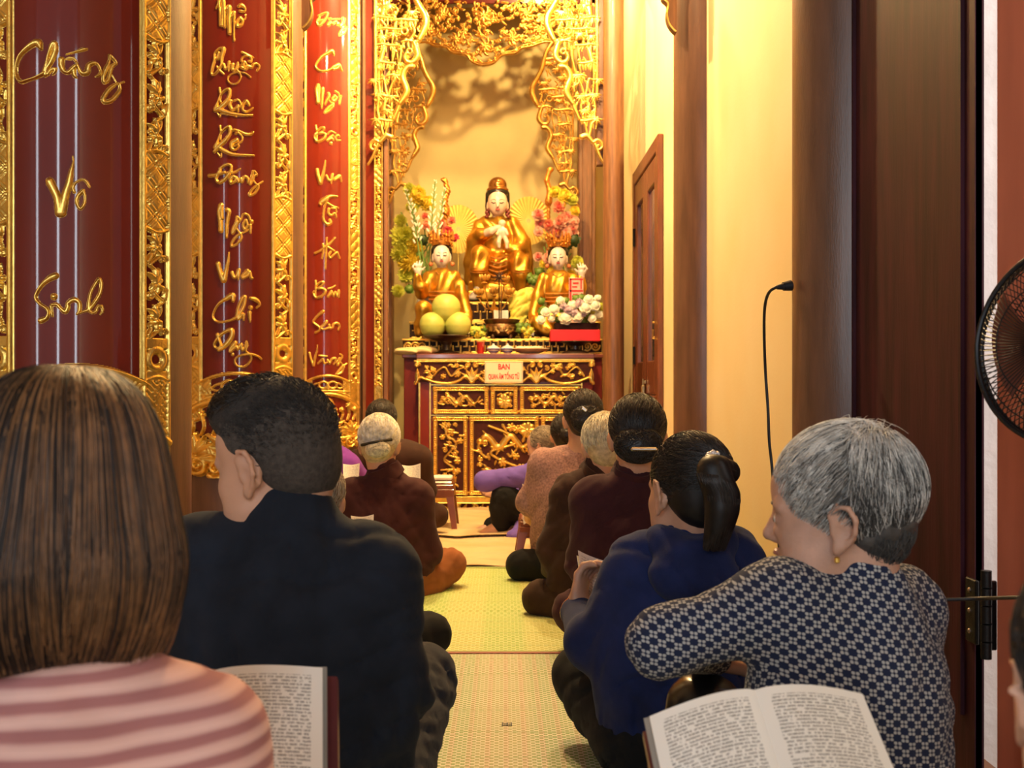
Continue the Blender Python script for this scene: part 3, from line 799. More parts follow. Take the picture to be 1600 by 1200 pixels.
W2 = [((310, 0, .075), [
 [(370,180,10),(410,100,22),(430,0,25),(450,200,28),(465,520,35)],[(490,530,30),(500,300,28),(510,50,30),(520,0,35),(540,250,35),(550,560,30)],
 [(590,200,25),(640,150,50),(640,400,45),(650,690,40)],[(690,360,20),(740,260,32),(745,500,16),(740,730,14),(745,840,22)],
 [(870,370,30),(810,460,30),(820,550,32),(900,510,30),(920,430,25),(870,370,30)],[(920,420,15),(980,380,12),(990,300,8)],
 [(840,130,30),(900,110,40),(970,170,20),(960,240,20),(870,230,30)]]),
 ((310, 60, .075), [
 [(520,220,50),(440,210,22),(350,310,20),(340,450,28),(300,600,30),(280,740,25),(340,750,18),(420,660,25),(480,550,25),(490,400,35),(525,250,45)],
 [(390,590,22),(440,660,22),(530,740,14)],[(430,300,30),(400,420,35)],
 [(530,540,25),(560,630,30),(610,600,22),(640,490,28),(630,680,12)],
 [(720,540,35),(710,640,32),(780,650,25),(820,500,14),(830,600,14),(810,660,20),(870,740,14),(880,830,12),(810,930,12),(700,945,12),(620,880,12),(640,780,12),(740,720,10),(860,705,12),(980,730,10),(1090,810,12)],
 [(930,560,45),(960,500,35),(1000,560,20),(950,620,20),(890,600,22)],[(900,620,15),(980,650,15),(1030,600,25)],
 [(890,470,20),(930,390,18),(1030,360,18),(1100,410,18),(1090,480,28),(1050,470,15)],[(910,290,22),(1020,340,22),(1150,400,10)],
 [(1040,580,32),(1110,600,28),(1150,540,28),(1220,530,22),(1270,590,20),(1220,680,14)]]),
 ((310, 130, .1), [
 [(330,80,18),(345,180,16),(340,260,16),(350,300,14)],[(270,400,35),(310,290,16),(360,170,16),(440,95,20),(490,110,25),(480,210,28),(420,310,35),(330,390,35),(260,430,25)],
 [(340,420,28),(430,450,30),(540,480,25),(700,500,16),(840,500,12)],[(300,470,10),(340,520,12),(360,480,10),(560,500,12),(590,520,14)],
 [(510,280,25),(490,340,25),(530,410,25),(590,390,22),(620,350,18),(620,440,15)],[(560,270,15),(620,260,12),(665,320,10),(650,370,10)],
 [(790,340,20),(750,285,28),(700,340,20),(690,410,16),(740,445,16),(810,420,14),(850,385,12)]]),
 ((310, 130, .1), [
 [(340,670,15),(350,770,14),(345,880,14)],[(270,1000,40),(310,890,16),(360,770,16),(440,690,20),(490,690,28),(490,790,28),(430,880,32),(340,970,38),(250,1070,22)],
 [(500,740,25),(560,730,20),(640,750,16),(740,795,18),(820,795,20),(855,765,16)],[(340,1020,28),(430,1070,30),(540,1110,25),(700,1125,16),(870,1127,10)],
 [(300,1090,10),(350,1150,12),(360,1100,10)],[(600,890,35),(530,930,35),(520,1010,28),(570,1040,14),(625,1000,14),(620,960,12),(570,980,14)],
 [(585,790,18),(620,770,14),(680,830,12),(680,900,12),(620,950,10)]]),
 ((310, 240, .1333), [
 [(130,260,22),(200,250,18),(310,220,16)],[(250,180,14),(320,130,14),(380,140,14),(380,200,18),(320,290,20),(250,340,18),(210,300,16),(240,220,20),(260,190,15)],[(330,230,14),(430,215,12),(490,178,8)],
 [(440,280,16),(400,270,18),(375,310,20),(380,345,14),(430,320,16),(445,280,14),(470,330,16)],[(470,330,16),(500,290,14),(510,330,14),(540,270,16),(580,290,12),(580,340,10)],
 [(640,205,10),(630,260,12),(610,310,12),(605,360,12),(635,320,12),(655,260,14),(685,245,12),(655,205,10)],[(650,320,6),(690,360,8),(755,328,8)],[(690,365,10),(640,410,12),(600,470,14),(615,490,12),(670,450,14),(705,390,12),(690,362,8)]]),
 ((310, 240, .1333), [
 [(265,610,32),(240,690,20),(260,800,28),(265,900,30)],[(265,620,28),(280,760,20)],[(335,660,25),(360,680,20),(340,800,20),(330,980,14)],
 [(450,740,12),(440,810,14),(410,870,14),(400,935,14),(430,890,12),(460,810,16),(490,780,12),(460,740,10)],[(450,880,6),(490,930,8),(560,910,8),(600,885,8)],[(490,935,12),(420,1000,14),(385,1080,12),(440,1065,12),(500,1000,14),(500,940,10)],
 [(550,780,12),(525,840,12),(545,890,12),(575,840,12),(560,780,12)],[(500,770,10),(520,720,10),(550,705,10),(590,730,12),(605,770,12)],[(610,840,18),(610,930,10)],[(625,795,22)]]),
 ((310, 380, .1667), [
 [(185,195,22),(205,270,22),(235,345,28)],[(240,345,26),(260,260,18),(280,160,12),(287,85,4)],[(315,275,14),(330,315,14),(355,315,12),(380,250,16),(375,340,8)],
 [(460,260,18),(420,300,14),(415,325,12),(460,300,14),(480,270,12),(495,325,12),(510,325,6)]]),
 ((310, 380, .1667), [
 [(325,540,14),(320,490,26),(260,520,18),(190,570,10),(145,650,8),(145,710,9),(200,740,10),(290,725,10),(360,695,14)],
 [(360,695,16),(375,600,12),(415,510,14),(440,510,14),(425,590,14),(380,680,14),(375,710,12),(420,665,14),(425,720,8)],[(480,650,18),(485,735,8)],[(490,603,20)],[(490,515,12),(540,530,18),(575,570,10),(545,605,8)]]),
 ((310, 380, .1667), [
 [(180,860,18),(195,900,14),(210,960,12),(175,985,12),(150,950,12),(190,880,14),(250,830,14),(310,815,20),(310,880,22),(250,960,22),(190,1000,16)],
 [(345,935,20),(300,990,14),(300,1015,10),(350,970,14),(370,990,14)],[(322,1043,14)],
 [(370,990,14),(400,950,16),(410,1000,12),(440,970,10),(450,920,6),(460,960,8),(445,1010,8),(490,1050,8),(490,1100,8),(430,1155,8),(360,1145,8),(345,1090,8),(400,1050,8),(490,1040,8),(560,1060,8),(590,1085,8)]])]
K3 = .1083
W3 = [((470, 0, K3), [
 [(240,310,16),(310,290,14)],[(260,230,16),(320,195,14),(385,185,14),(370,250,16),(310,330,18),(265,370,14),(235,320,14),(270,250,16)],[(420,320,20),(390,350,14),(400,370,12),(440,330,14),(460,350,12)],[(410,270,14),(430,265,14)],[(450,272,6),(565,272,8)],
 [(460,350,12),(510,310,14),(530,360,12),(540,330,12),(570,380,10)],[(610,260,16),(600,320,14),(570,380,14),(620,340,12),(640,270,12)],[(620,340,8),(660,400,8),(700,385,8)],[(650,400,14),(580,450,16),(560,510,14),(620,480,16),(655,410,12)]]),
 ((470, 0, K3), [[(475,790,12),(450,735,28),(380,770,22),(290,830,18),(225,920,14),(225,980,14),(290,1025,14),(380,1020,14),(440,995,14),(480,960,18)],[(550,930,22),(490,960,18),(470,1000,12),(530,980,14),(560,940,16),(590,1020,14)]]),
 ((470, 120, .1), [[(270,130,28),(245,200,25),(255,300,22),(265,400,25)],[(285,160,18),(280,400,18)],[(345,190,28),(340,280,20),(325,490,12)],[(430,260,22),(440,300,22),(400,380,16),(380,430,14)],[(430,350,8),(480,410,10),(520,400,10)],[(510,430,16),(430,480,16),(370,560,14),(430,540,14),(510,460,14)],
  [(530,300,22),(490,350,16),(520,380,16),(560,330,16),(530,300,16)],[(540,225,14),(590,260,14),(600,310,10)],[(620,330,16),(605,430,14)],[(630,300,16)]]),
 ((470, 120, .1), [[(235,760,10),(250,860,12),(250,980,12),(235,1010,10)],[(250,850,12),(310,800,16),(365,795,16),(340,850,16),(270,890,14),(350,880,16),(385,910,20),(340,980,22),(260,1010,18),(215,950,12),(230,890,12)],[(420,890,10),(470,850,12),(545,885,10)],
  [(500,920,18),(440,960,16),(410,1000,12),(480,960,14),(510,990,12)],[(470,1040,24)],[(600,930,16),(580,910,14),(550,940,12),(560,990,12),(620,990,10)]]),
 ((470, 230, K3), [[(235,325,24),(250,410,22),(285,515,26)],[(290,515,24),(320,400,20),(345,280,14),(355,195,8)],[(370,410,14),(400,470,16),(440,470,12),(460,390,14),(440,520,8)],[(550,410,16),(490,450,14),(490,470,12),(550,430,14),(570,410,12),(585,490,10)]]),
 ((470, 230, K3), [[(525,710,10),(420,710,22),(330,770,40),(275,805,16),(290,830,12)],[(400,730,14),(350,840,12),(330,950,14),(330,1050,16),(380,1110,20),(430,1090,22),(420,1050,16)],[(405,890,16),(400,950,16),(440,980,14),(490,950,12),(510,1010,10)],[(440,880,10),(500,880,12),(515,930,8)],[(390,810,14),(460,850,12),(540,875,8)]]),
 ((470, 350, K3), [[(375,200,10),(370,320,12),(360,500,12),(355,640,14)],[(320,290,14),(325,390,12),(310,490,12)],[(205,420,14),(280,385,14),(350,330,18),(430,270,16),(495,195,10)],[(390,330,12),(480,385,10)],[(430,400,14),(405,450,14),(430,490,12),(470,450,12),(520,410,16),(540,440,14),(560,490,12)]]),
 ((470, 350, K3), [[(215,820,12),(215,930,12),(210,1050,12)],[(225,890,12),(280,840,14),(330,845,16),(290,900,14),(240,930,14),(310,930,16),(355,970,18),(310,1035,18),(220,1060,14),(180,1000,12),(190,970,10)],[(440,970,16),(390,1050,12),(430,1010,14),(450,980,12),(470,1040,12)],[(470,1040,12),(500,980,12),(520,1040,12),(550,960,14),(550,1060,10)],[(400,930,12),(450,915,10),(500,885,6)]]),
 ((470, 470, K3), [[(320,155,24),(260,200,18),(190,280,14),(190,320,14),(260,375,14),(270,420,12),(210,460,14)],[(280,380,12),(330,340,14),(370,300,20),(340,350,12),(290,390,14),(330,410,12),(400,390,12)],[(410,350,18),(420,390,14),(460,380,16),(470,340,14),(520,320,16),(560,360,14),(540,420,10)]]),
 ((470, 470, K3), [[(125,750,14),(150,850,14),(180,930,16)],[(185,930,16),(210,800,14),(235,720,10),(240,640,4)],[(310,840,14),(260,890,12),(250,900,10),(300,860,12),(320,840,12),(340,900,12),(380,890,10)],[(265,790,12),(380,800,8)],[(390,860,16),(420,900,12),(450,840,14),(500,830,14),(500,880,10),(475,915,8)],
  [(570,770,10),(600,800,12),(570,860,12),(535,930,12),(530,880,10),(560,820,10)],[(580,890,8),(610,930,8),(665,905,8)],[(610,930,14),(540,1020,14),(515,1060,12),(590,1030,14),(625,950,12)]])]

def lattice(u, v, p):
    a = np.abs(((u + v) / p) % 1 - .5); b = np.abs(((u - v) / p) % 1 - .5)
    c = np.abs(((u + v) / p * 2) % 1 - .5); 
    return np.clip(1 - np.minimum(a, b) / .10, 0, 1) + .6 * np.clip(1 - np.minimum(np.abs(a - .2), np.abs(b - .2)) / .06, 0, 1)
def fret(u, v, p):
    i = np.floor((u + v) / p); j = np.floor((u - v) / p)
    a = ((u + v) / p) % 1; b = ((u - v) / p) % 1
    par = (i + j) % 2
    g = np.where(par == 0, np.abs((a * 3) % 1 - .5), np.abs((b * 3) % 1 - .5))
    return np.clip(1 - (.5 - g) * 4.5, 0, 1)

def border_strip(rl, u0, u1, z0, z1, hs, rnd):
    w_ = u1 - u0; m = (u0 + u1) / 2; rail = w_ * .10
    for uu in (u0 + rail * .5, u1 - rail * .5):
        rl.seg((uu, z0), (uu, z1), rail * .75, rail * .75, hs)
    z = z0
    a, b = u0 + rail, u1 - rail
    k = 0
    plan = [('fret', 2.0), ('cloud', 1.3), ('vine', 3.4), ('lattice', 2.3), ('vine', 3.6), ('lattice', 2.3), ('vine', 3.4), ('fret', 2.0)]
    while z < z1 - .01:
        kind, ln = plan[k % len(plan)]; k += 1
        ze = min(z1, z + ln * w_)
        if kind in ('fret', 'lattice'):
            rl.rect(a - rail * .3, b + rail * .3, z, ze, hs * .72)
            f = fret if kind == 'fret' else lattice
            rl.groove(a, b, z, ze, lambda U, V: f(U - m, V - z, w_ * (.62 if kind == 'fret' else .8)), .55)
            for zz in (z, ze): rl.stroke([(a, zz, rail * .6), (m - w_ * .12, zz + w_ * .10 * (1 if zz == ze else -1), rail * .6), (m + w_ * .12, zz + w_ * .10 * (1 if zz == ze else -1), rail * .6), (b, zz, rail * .6)], hs * .9, 3)
        elif kind == 'cloud':
            rl.ring(m, (z + ze) / 2, w_ * .30, w_ * .14, hs * .85)
            rl.rect(a - rail * .3, b, z, z + (ze - z) * .22, hs * .6); rl.rect(a - rail * .3, b, ze - (ze - z) * .22, ze, hs * .6)
        else:
            n = max(1, int(round((ze - z) / (w_ * 1.15))))
            s = 1
            for q in range(n):
                zc = z + (q + .5) * (ze - z) / n
                st = (ze - z) / n
                rl.stroke([(m - s * w_ * .25, zc - st * .5, w_ * .05), (m + s * w_ * .18, zc - st * .15, w_ * .06), (m - s * w_ * .15, zc + st * .2, w_ * .05), (m + s * w_ * .25, zc + st * .5, w_ * .05)], hs * .75, 4)
                rl.flower(m - s * w_ * .05, zc - st * .05, w_ * .27, hs, 5, rnd.random() * 6)
                for aa in (.9, 1.57, 2.3):
                    rl.leaf(m + s * w_ * .02, zc + st * .08, aa + .3 * (rnd.random() - .5), w_ * .42, w_ * .085, hs * .85, .3)
                rl.leaf(m - s * w_ * .32, zc - st * .42, 1.3 - s * .5, w_ * .34, w_ * .07, hs * .8, .4 * s)
                rl.spiral(m + s * w_ * .24, zc - st * .33, w_ * .13, 0, 1.2, w_ * .045, hs * .8, s)
                s = -s
        z = ze

def lower_carving(rl, u0, u1, z0, z1, hs, rnd):
    """lotus, leaves and cloud scrolls of the foot of a board"""
    W = u1 - u0; m = (u0 + u1) / 2; H = z1 - z0
    for i, (a, s) in enumerate(((.5, 1.0), (.16, .62), (.84, .62))):
        cx = u0 + W * a; cz = z0 + H * (.50 if i == 0 else .42)
        r = W * .22 * s
        for t in np.linspace(.5, 2.64, 5): rl.leaf(cx, cz - r * .3, t, r * 1.25, r * .26, hs * 1.5, 0)
        for t in (-.2, 3.34): rl.leaf(cx, cz - r * .25, t, r * 1.3, r * .24, hs * 1.2, .35 if t < 0 else -.35)
        rl.stroke([(cx - r, cz - r * .4, r * .12), (cx, cz - r * .62, r * .16), (cx + r, cz - r * .4, r * .12)], hs * 1.2)
    for a in np.linspace(.03, .97, 7):
        rl.spiral(u0 + W * a, z0 + H * (.13 + .05 * math.sin(9 * a)), W * .085, rnd.random() * 6, 1.5, W * .028, hs * 1.5, 1 if a < .5 else -1)
    rl.stroke([(u0 + W * .02, z0 + H * .30, W * .03), (m - W * .2, z0 + H * .24, W * .04), (m, z0 + H * .2, W * .045), (m + W * .2, z0 + H * .24, W * .04), (u1 - W * .02, z0 + H * .30, W * .03)], hs * 1.3)
    for i in range(int(9)):
        a = .1 + .8 * i / 8
        rl.stroke([(u0 + W * a, z0 + H * .6, W * .010), (u0 + W * (a + .03), z0 + H * .72, W * .012), (u0 + W * (a + .01), z0 + H * (.82 + .06 * math.sin(i * 2)), W * .012)], hs * .9, 3)
        rl.flower(u0 + W * (a + .01), z0 + H * (.83 + .06 * math.sin(i * 2)), W * .035, hs * 1.1, 5)
    for t in (-2.4, -2.0, -1.57, -1.14, -.74): rl.leaf(m, z1 + W * .01, t, W * .13, W * .028, hs * 1.4)
    for sgn in (-1, 1):
        for q in range(6): rl.leaf(m + sgn * W * (.16 + .045 * q), z0 + H * (.30 + .02 * q), 1.57 + sgn * (-.9 + .3 * q), W * .12, W * .022, hs * 1.2, sgn * .5)

def column_board(label, wlabel, cx, cy, R, pxs, words, res, seed, zt=3.4):
    """pxs: pixel columns of left red edge, right red edge, right outer edge of the board"""
    rnd = random.Random(seed)
    Rp = R + .022
    thL, _ = ray_theta(pxs[0], cx, cy, Rp); thR, yR = ray_theta(pxs[1], cx, cy, Rp); thE, _ = ray_theta(pxs[2], cx, cy, Rp)
    uL, uR, uE = thL * Rp, thR * Rp, thE * Rp
    bw = uE - uR; u0 = uL - bw; m = (uL + uR) / 2
    fm = lambda U, V, H: (cx + (Rp + H) * np.sin(U / Rp), cy - (Rp + H) * np.cos(U / Rp), V)
    c = thing('column', label, 'column', (cx, cy, 0))
    MB().lathe([(R, .10), (R * 1.004, 1.3), (R * .985, 4.3)], (cx, cy, 0), 64).build('shaft', COLW, c)
    MB().lathe([(R * 1.25, 0), (R * 1.28, .03), (R * 1.2, .07), (R * 1.05, .12)], (cx, cy, 0), 48).build('base_stone', MATS['column_stone'], c)
    zb, ze = .44, .865
    t = thing('inscribed_board', wlabel, 'board', fm(np.array(m), np.array(zb), 0))
    us = np.linspace(u0, uE, 40)
    vs = np.linspace(zb + .05, zt, 12)
    UU, VV = np.meshgrid(us, vs, indexing='ij')
    A = np.stack(fm(UU, VV, np.zeros_like(UU)), -1)
    MB().grid(A, .02).build('lacquer_board', LACQ, t)
    rl = Relief(u0, uE, zb, zt, res)
    hs = .014
    for a, b in ((u0, uL), (uR, uE)): border_strip(rl, a, b, ze - .16, zt, hs, rnd)
    # arches
    W = uR - uL
    arch = lambda z, rise, a, b, r: [(a + (b - a) * i / 12, z + rise * (1 - (2 * i / 12 - 1) ** 2), r) for i in range(13)]
    for uu in (uL, uR): rl.seg((uu, ze), (uu, zt), .004, .004, hs * 1.1)
    rl.stroke(arch(ze, .045, uL - bw * .1, uR + bw * .1, .0065), hs * 1.2, 2)
    z2 = ze - .155
    rl.stroke(arch(z2, .085, u0 + .006, uE - .006, .012), hs * 1.4, 2)
    rl.stroke(arch(z2 + .02, .085, u0 + .006, uE - .006, .005), hs * 1.0, 2)
    # band between the arches: fretwork corners and an openwork cartouche
    for i in range(rl.nu):
        u = rl.U[i]; q = 1 - ((u - m) / (W / 2)) ** 2
        top = ze + .045 * max(q, 0) if abs(u - m) < W / 2 else ze
        q2 = 1 - ((u - m) / ((uE - u0) / 2)) ** 2
        lo = z2 + .085 * q2
        if abs(u - m) > W * .36:
            j0 = int((lo - zb) / res); j1 = int((top - zb) / res)
            vv = rl.V[j0:j1]
            rl.H[i, j0:j1] = np.maximum(rl.H[i, j0:j1], hs * .72 * (1 - .55 * fret(np.array(u - m), vv, bw * .62)))
    zc = ze + .045 - .058
    for sx in (-1, 1):
        rl.ring(m + sx * W * .105, zc, W * .095, W * .018, hs, 18, .8 * .032 / (W * .095) if W * .095 * .8 > .032 else .8)
        rl.stroke([(m + sx * W * .20, zc + .012, W * .014), (m + sx * W * .28, zc + .006, W * .014), (m + sx * W * .345, zc - .012, W * .012), (m + sx * W * .26, zc - .022, W * .012), (m + sx * W * .20, zc - .012, W * .012)], hs, 3)
    rl.leaf(m, zc - .03, 1.57, .05, W * .022, hs)
    for aa in (.6, 2.54): rl.leaf(m, zc - .026, aa, W * .07, W * .016, hs)
    rl.stroke([(uL, z2 + .10, .004), (m, zc - .035, .006), (uR, z2 + .10, .004)], hs * .9, 4)
    lower_carving(rl, u0 + .004, uE - .004, zb, z2 + .05, hs * 1.6, rnd)
    for uu in (u0 + .008, uE - .008): rl.seg((uu, zb + .08), (uu, ze), .008, .008, hs * 1.1)
    rl.solid('gilded_carving', fm, GOLD, t, back=.001)
    for (ox, oy, sc), strokes in words:
        pts = []
        for st in strokes:
            q = []
            for (a, b, r) in st:
                th, y = ray_theta(ox + a * sc, cx, cy, Rp)
                q.append((th * Rp, EYE - (oy + b * sc - VY) / F * y, max(r * sc * y / F, .0016)))
            pts.append(q)
        au = [q[0] for st in pts for q in st]; av = [q[1] for st in pts for q in st]
        rw = Relief(min(au) - .02, max(au) + .02, min(av) - .02, max(av) + .02, res * .62)
        for q in pts: rw.stroke(q, min(.012, .9 * max(a[2] for a in q) + .003), 6)
        rw.solid('gilded_word', fm, GOLD, t, back=.001)
    return t

column_board('thick brown column behind the dark inscribed board at the far left', 'tall dark red lacquer board with three large gilded words, at far left', -1.178, 3.2, .30, (19, 221, 262), W1, .0022, 1, 2.4)
column_board('thick brown column behind the second inscribed board from the left', 'tall red lacquer board with nine gilded words, second from the left', -1.262, 5.5, .30, (315, 425, 455), W2, .0030, 2, 2.9)
column_board('thick brown column behind the third inscribed board, next to the altar niche', 'tall narrow red lacquer board with ten gilded words, third from the left', -1.180, 7.55, .30, (478, 545, 560), W3, .0036, 3, 3.6)
# ---------------------------------------------------------------- gilded valances, posts and boards round the niche
def px_map(d):
    return lambda U, V, H: ((U - VX) / F * d, d - H, EYE - (-V - VY) / F * d)

def pbox(mb, x0, x1, y0, y1, d0, d1, bev=0.):
    """box whose front face at depth d0 covers pixels x0..x1, y0..y1"""
    a = P(x0, y1, d0); b = P(x1, y0, d0)
    mb.box((a.x, d0, max(a.z, 0)), (b.x, d1, b.z), bev); return mb

# posts and board at the left of the niche
t = thing('narrow_board', 'slim red board with one strip of gilt vine carving and no words', 'board', P(585, 800, 7.42))
mb = MB(); pbox(mb, 566, 606, -260, 800, 7.42, 7.50, .004); mb.build('lacquer_board', LACQ, t)
mb = MB(); pbox(mb, 599.5, 606, -260, 800, 7.39, 7.42, .003); pbox(mb, 566, 571, -260, 800, 7.39, 7.42, .003); mb.build('edge_moulding', WOODR, t)
rl = Relief(584.5, 598, -640, 280, .8)
rnd = random.Random(11)
border_strip(rl, 585, 597.5, -628, 270, .018, rnd)
rl.stroke([(585, -604, 1.2), (591, -598, 1.4), (597.5, -604, 1.2)], .02)
rl.solid('gilded_carving', px_map(7.419), GOLD, t, back=.001)
for nm, a, b in (('left', 596, 613), ('right', 904, 931)):
    mb = MB(); pbox(mb, a, b, -60, 800, 9.0, 9.16, .008)
    if nm == 'left': pbox(mb, a + 4, b - 4, -60, 800, 8.985, 9.0, .004)
    else: pbox(mb, a + 6, b - 6, -60, 800, 8.985, 9.0, .004)
    tag(mb.build('niche_post', WOODR), 'red-brown square post at the %s inside edge of the altar niche' % nm, 'post')
mb = MB(); pbox(mb, 932, 944.5, -260, 258, 7.40, 7.47, .004)
tag(mb.build('hanging_board', WOODR), 'short red-brown board behind the outer edge of the front right gilt openwork', 'board')
mb = MB(); pbox(mb, 596, 931, -62, 6, 9.0, 9.1, .006)
tag(mb.build('niche_lintel', LACQ_DARK), 'dark red lintel across the top of the altar niche', 'beam')

z0 = P(0, -12, 7.42).z
struct(MB().box((-1.35, 7.36, z0), (WX, 7.46, 4.3)).build('niche_light_block', LACQ_DARK, smooth=False))  # unseen header added to block the front lamp from the upper back wall
def valance(label, cxm, sgn, s, y62, d, seed, mat):
    X = lambda x: cxm + sgn * s * (x - 760)
    Y = lambda y: -(y62 + s * (y - 62))
    T = lambda pts: [(X(a), Y(b), r * s) for a, b, r in pts]
    x_lo, x_hi = sorted((X(568), X(674)))
    rl = Relief(x_lo, x_hi, Y(264), Y(-66), .42 if s > .9 else .40)
    k = d / F
    h1, h2, h3 = 5 * k, 3.2 * k, 2.2 * k
    st = lambda pts, h, sub=5: rl.stroke(T(pts), h, sub)
    rnd = random.Random(seed)
    # the bold outer edge
    st([(622, -64, 3.5), (636, -44, 4), (643, -24, 4.2), (648, -6, 4.5), (656, 10, 4.5), (664, 24, 5), (665.5, 37, 5), (661, 50, 5), (655, 62, 3.5)], h1)
    st([(647, 66, 3), (650.5, 76, 4.2), (652, 88, 4.6), (645, 97, 4.2), (637, 97, 3.2), (633, 90, 2.6), (635, 83, 2.2)], h1)
    st([(645, 104, 4), (637, 105, 4), (631, 112, 4.4), (629, 122, 4.6), (633, 133, 4.8), (635.5, 143, 4.8), (631, 153, 4.4), (625, 162, 3)], h1)
    st([(626, 160, 2.2), (621, 172, 2.6), (615, 186, 2.2)], h2)
    st([(587, -66, 1.8), (587, 150, 1.8)], h2, 1)
    # closing scroll with its tail
    st([(611, 214, 4), (603, 212, 4), (597, 218, 3.2)], h2)
    st([(597, 218, 3), (593, 222, 3), (586, 219, 2.6), (580, 223, 2.4), (579, 230, 2.2), (584, 234, 2), (588, 230, 1.8), (585, 227, 1.8)], h2)
    st([(590, 226, 2.4), (586, 236, 2.4), (582, 246, 2), (575, 257, 1.5)], h2)
    # rocky ledges with roots hanging below
    for (a, b, y, n) in ((583, 613, 27, 6), (616, 652, 31, 5), (590, 628, 45, 4), (628, 655, 64, 4), (586, 620, 70, 5), (589, 616, 98, 6), (586, 613, 188, 6), (590, 625, -8, 4), (610, 645, -28, 4), (590, 612, 150, 3), (604, 628, 118, 3)):
        st([(a, y + 1.5, 1.6), (a + (b - a) * .3, y - .8, 2.4), (a + (b - a) * .65, y + .6, 2.7), (b, y + 1, 1.7)], h2, 4)
        for i in range(n):
            x = a + (b - a) * (i + .5) / n
            L = rnd.uniform(6, 14)
            st([(x, y, 1.5), (x + rnd.uniform(-1, 1), y + L * .5, 1.3), (x + rnd.uniform(-1.5, 1.5), y + L, .5)], h3, 3)
        for i in range(n):
            x = rnd.uniform(a, b); rl.disc(X(x), Y(y - rnd.uniform(1.5, 4)), s * rnd.uniform(1.4, 2.6), h2)
    # stems
    for pts in ([(594, -60, 1.4), (598, -20, 1.6), (601, 20, 1.3)], [(603, 20, 1), (608, 5, 1.2), (612, -20, 1), (622, -40, 1)], [(604, 4, 3.2), (600, 12, 3.4), (598, 22, 3)],
                [(600, 76, 3), (597, 86, 3.2), (595, 96, 3)], [(627, 72, 1.2), (626, 90, 1.1), (621, 112, 1)], [(610, 72, 1), (616, 80, 1), (613, 96, 1)],
                [(592, 125, 1.3), (600, 124, 1.4), (603, 140, 1.4), (606, 150, 1.3)], [(618, 121, 1.3), (611, 135, 1.3), (607, 152, 1.4)], [(593, 100, 1), (592, 124, 1), (594, 150, 1)],
                [(592, 155, 1.4), (590, 172, 1.6), (593, 187, 1.4)], [(603, 152, 1.3), (600, 170, 2.4), (601, 186, 1)], [(610, 155, 1.2), (612, 168, 1.2), (608, 186, 1.4)],
                [(594, 190, 1.3), (597, 203, 1.4), (599, 213, 1.4)], [(606, 190, 1.5), (604, 203, 1.3), (602, 212, 1.2)], [(640, 10, 1), (636, 22, 1.1), (630, 30, 1)],
                [(643, 34, 1.1), (648, 50, 1.1), (640, 62, 1)], [(620, 32, 1.2), (616, 45, 1.2), (620, 62, 1.1)], [(596, 32, 1.4), (604, 44, 1.3), (600, 68, 1.4)]):
        st(pts, h3, 4)
    rl.ring(X(632), Y(49), 5 * s, 1.5 * s, h2, 14)
    rl.ring(X(640), Y(80), 4 * s, 1.2 * s, h3, 12)
    # fans of bamboo leaves
    for (x, y) in ((617, 117), (584, 124), (591, 147), (612, 150), (605, 172), (588, 186), (600, -48), (633, -20), (608, 8), (643, 18), (614, 52), (596, 56)):
        n = rnd.choice((5, 6, 7))
        for i in range(n):
            ang = 2 * math.pi * (.55 + .40 * i / (n - 1)) - .0
            rl.leaf(X(x), Y(y), -math.pi * (.04 + .92 * i / (n - 1)), s * rnd.uniform(9, 13), s * 1.6, h2, .0)
    # plum blossoms and leaves fill the gaps
    edge = [(-60, 632), (-20, 646), (10, 655), (36, 660), (60, 652), (80, 648), (98, 638), (112, 628), (130, 630), (150, 630), (170, 619), (190, 612)]
    for i in range(85):
        y = rnd.uniform(-58, 186)
        xe = np.interp(y, [e[0] for e in edge], [e[1] for e in edge])
        x = rnd.uniform(590, xe - 3)
        q = rnd.random()
        if q < .35: rl.flower(X(x), Y(y), s * rnd.uniform(2.6, 4), h2, 5, rnd.random() * 6)
        elif q < .75: rl.leaf(X(x), Y(y), rnd.random() * 6.28, s * rnd.uniform(5, 9), s * 1.3, h3, rnd.uniform(-.6, .6))
        else: st([(x, y, 1), (x + rnd.uniform(-5, 5), y + 5, 1.1), (x + rnd.uniform(-6, 6), y + 12, .8)], h3, 3)
    o = rl.solid('openwork_valance', px_map(d), mat, None, thick=.45)
    return tag(o, label, 'carving', 'gilded openwork side carvings of the niche')

valance('front gilt openwork carving of bamboo and rocks at the left of the niche, brightly lit', 760, 1, 1.0, 62, 7.36, 3, GOLD)
valance('front gilt openwork carving of bamboo and rocks at the right of the niche, brightly lit', 760, -1, 1.0, 62, 7.36, 4, GOLD)
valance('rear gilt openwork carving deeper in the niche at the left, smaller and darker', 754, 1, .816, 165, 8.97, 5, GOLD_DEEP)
valance('rear gilt openwork carving deeper in the niche at the right, smaller and darker', 754, -1, .816, 165, 8.97, 6, GOLD_DEEP)

